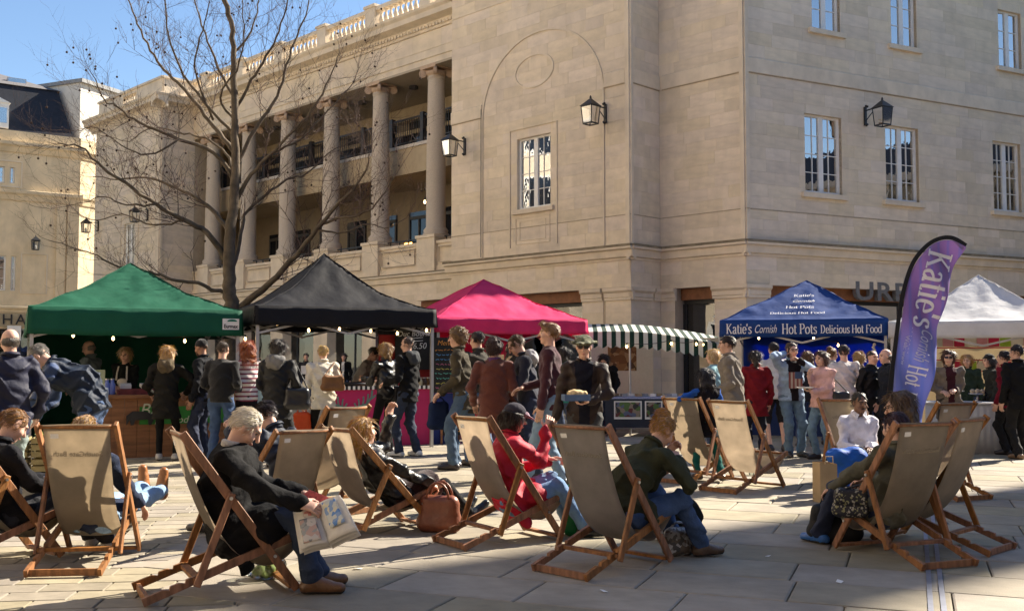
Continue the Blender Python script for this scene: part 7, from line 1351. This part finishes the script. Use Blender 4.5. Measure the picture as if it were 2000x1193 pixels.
# ------------------------------------------------------------------ bags
tan = mat('tan_leather', (.20, .062, .03), .4, .2, 9, .2, 40, spec=.5); blk = mat('black_leather', (.012, .012, .013), .35, .1, 9, .2, 30, spec=.5)
g_ = gp(858, 1045); handbag('brown leather tote bag with two handles standing on the paving', (g_.x, g_.y, .031), -.25, .37, .30, .17, tan, 2, .13, 'tote_bag')
i = P[8]; sh = i['J']['r'][1]; p = wp(i, V3(.20, -.10, 1.02 * i['s'])); handbag('pale blue tote bag on the shoulder of the red-haired woman', p + Vector((0, 0, -.28)), -.2, .36, .42, .13, cloth((.36, .52, .58)), 0, .2, 'tote_bag', [wp(i, sh + V3(.0, -.02, .06)), wp(i, sh + V3(.03, .04, .05))])
i = P[10]; sh = i['J']['r'][1]; p = wp(i, V3(.13, -.20, .98)); handbag('tan shoulder bag on the back of the woman in cream', p, .45, .34, .22, .1, mat('tan_suede', (.19, .085, .03), .7, .2, 8), 0, .2, 'handbag', [wp(i, sh + V3(-.02, -.05, .06)), wp(i, sh + V3(.02, .03, .05))])
i = P[9]; sh = i['J']['r'][1]; p = wp(i, V3(.27, -.02, .78)); handbag('black shoulder bag beside the black coat with grey hood', p, .2, .34, .28, .13, blk, 0, .2, 'handbag', [wp(i, sh + V3(.02, -.02, .06)), wp(i, sh + V3(.03, .04, .05))])
i = P[13]; sh = i['J']['r'][1]; p = wp(i, V3(.16, -.16, .80)); handbag('black leather handbag hanging from the blonde woman at the pink counter', p, .3, .30, .24, .11, blk, 1, .12, 'handbag', [wp(i, sh + V3(0, -.04, .06)), wp(i, sh + V3(.02, .04, .05))])
i = P[10]; w_ = held(i, 'l'); handbag('orange plastic carrier bag hanging from a hand by the pink counter', w_ + Vector((0, 0, -.38)), .2, .26, .30, .12, mat('orange_plastic', (.6, .09, .02), .45, .1, trans=.3), 1, .1, 'carrier_bag')
i = P[31]; sh = i['J']['l'][1]; p = wp(i, V3(-.24, -.12, .74)); handbag('dark shoulder bag on the back of the woman in pink', p, .1, .26, .24, .1, blk, 0, .2, 'handbag', [wp(i, sh + V3(.06, -.02, .06)), wp(i, sh + V3(.06, .05, .03))])
i = P[15]; w_ = held(i, 'r'); handbag('blue rucksack hanging from the hand of the tall curly-haired man', w_ + Vector((.02, 0, -.42)), .4, .30, .36, .16, cloth((.012, .025, .075)), 1, .08, 'rucksack')
i = P[17]; w_ = wp(i, V3(.26, .0, .72)); handbag('small black bag at the hip of the woman in rust', w_, .1, .2, .2, .08, blk, 0, .1, 'handbag', [wp(i, i['J']['l'][1] + V3(.05, -.06, .07))])
g_ = gp(1138, 1052); handbag('bright green carrier bag standing beside a deckchair', (g_.x, g_.y, .031), .1, .30, .42, .14, mat('green_plastic', (.01, .20, .06), .4, .1, trans=.2), 1, .1, 'carrier_bag')
g_ = gp(1640, 1070); handbag('black rucksack lying beside the blue trainers', (g_.x - .02, g_.y + .05, .031), -.3, .40, .30, .2, cloth((.015, .016, .02), 'nylon'), 1, .10, 'rucksack')
p = at(1662, 1008, 7.55); handbag('floral shoulder bag hanging on the side of a deckchair', p, -.2, .24, .20, .10, blotch_mat('floral', [(.012, .013, .022), (.012, .013, .022), (.02, .02, .03), (.35, .33, .28), (.012, .013, .022), (.012, .013, .022), (.012, .013, .022), (.25, .24, .12), (.012, .013, .022)], 75, .6), 0, .2, 'handbag', [at(1685, 945, 7.5), at(1690, 940, 7.56)], flap=True)
g_ = gp(1612, 985); kb = thing('paper_bag', 'brown paper carrier bag standing beside the man in the white shirt', 'bag', (g_.x, g_.y, .031), .3); m = MB(); m.add([(-.10, -.07, 0), (.10, -.07, 0), (.10, .07, 0), (-.10, .07, 0), (-.10, -.066, .40), (.10, -.066, .38), (.10, .066, .39), (-.10, .066, .40)], [(3, 2, 1, 0), (0, 1, 5, 4), (1, 2, 6, 5), (2, 3, 7, 6), (3, 0, 4, 7)]); m.build('bag', kr, kb); MB().tube([(-.05, -.069, .38), (-.04, -.08, .46), (.04, -.08, .46), (.05, -.069, .38)], .005, 6).build('handle', kr, kb)
g_ = gp(1652, 978); f_ = Field(.018); [f_.el((x, y, z), V3(a_, b_, c_), None, .06) for x, y, z, a_, b_, c_ in ((0, 0, .18, .17, .14, .22), (.10, .02, .40, .15, .12, .13), (-.08, 0, .42, .12, .12, .10), (.03, -.03, .1, .18, .14, .14))]; f_.cut((0, 0, 0), (0, 0, 1)); v_, q_ = f_.mesh(.016, 26, 8); o = mobj('draped_jacket', np_mesh('draped_jacket', v_, q_, [cloth((.008, .08, .36), 'nylon')]), None, (g_.x, g_.y, .031)); tag(o, 'bright blue jacket bundled beside the man in the white shirt', 'jacket')
g_ = gp(1318, 1062); f_ = Field(.018); [f_.el((x, y, z), V3(a_, b_, c_), None, .06) for x, y, z, a_, b_, c_ in ((0, 0, .24, .2, .15, .12), (.1, 0, .16, .12, .12, .12), (-.08, 0, .12, .14, .12, .13))]; f_.cut((0, 0, 0), (0, 0, 1)); v_, q_ = f_.mesh(.012, 24, 9); o = mobj('draped_coat', np_mesh('draped_coat', v_, q_, [cloth((.02, .023, .018))]), None, (g_.x, g_.y, .031)); tag(o, 'dark green coat bundled beside the hunched woman', 'coat')
g_ = gp(1325, 1092); handbag('silver patterned bag on the paving beside the hunched woman', (g_.x, g_.y, .031), .4, .24, .2, .13, blotch_mat('silver_print', [(.05, .05, .05), (.4, .4, .4), (.2, .2, .2), (.1, .08, .06)], 40, .5), 1, .06, 'handbag')
g_ = gp(516, 1138); f_ = Field(.014); [f_.el((x, 0, z), V3(a_, .09, c_), None, .05) for x, z, a_, c_ in ((0, .07, .12, .08), (.05, .13, .07, .06), (-.06, .1, .06, .07))]; f_.cut((0, 0, 0), (0, 0, 1)); v_, q_ = f_.mesh(.012, 40, 5); pb_ = thing('plastic_bag', 'clear plastic bag of greens on the paving under the newspaper reader', 'bag', (g_.x, g_.y, .031)); mobj('bag', np_mesh('bag', v_, q_, [glass_mat('clear_film', (.85, .88, .85), .12, .15)]), pb_); f_ = Field(.014); f_.el((0, 0, .05), V3(.085, .06, .045)); v_, q_ = f_.mesh(.01, 60, 6); mobj('salad', np_mesh('salad', v_, q_, [mat('salad_leaf', (.16, .2, .05))]), pb_)
g_ = gp(1468, 932); wb = thing('water_bottle', 'clear water bottle standing on the paving beside an empty deckchair', 'bottle', (g_.x, g_.y, .031)); MB().lathe([(.032, 0), (.034, .02), (.034, .14), (.014, .18), (.014, .195)], (0, 0, 0), 14).build('bottle', glass_mat('clear_film', (.85, .88, .85)), wb, True); MB().lathe([(.016, .195), (.016, .215)], (0, 0, 0), 10).build('cap', tag_m, wb)
for k, (u, v, w_, m_) in enumerate(((1842, 1030, .05, black_iron), (1640, 1146, .03, tag_m), (1180, 1165, .025, tag_m), (700, 1120, .03, tag_m), (330, 1065, .025, tag_m), (1500, 1095, .02, tag_m))):
    p = gp(u, v); o = MB().add([(-w_, -w_ * .5, .0), (w_ * .8, -w_ * .7, .004), (w_, w_ * .6, .012), (-w_ * .6, w_ * .7, .003)], [(0, 1, 2, 3)]).build('paper_scrap' if m_ is tag_m else 'dead_leaf', m_, None, False, (p.x, p.y, .033), k * 1.1); tag(o, 'small white paper scrap lying on the paving' if m_ is tag_m else 'dark dead leaf lying on the paving behind a deckchair', 'litter', 'paper scraps' if m_ is tag_m else None)
finish_text()
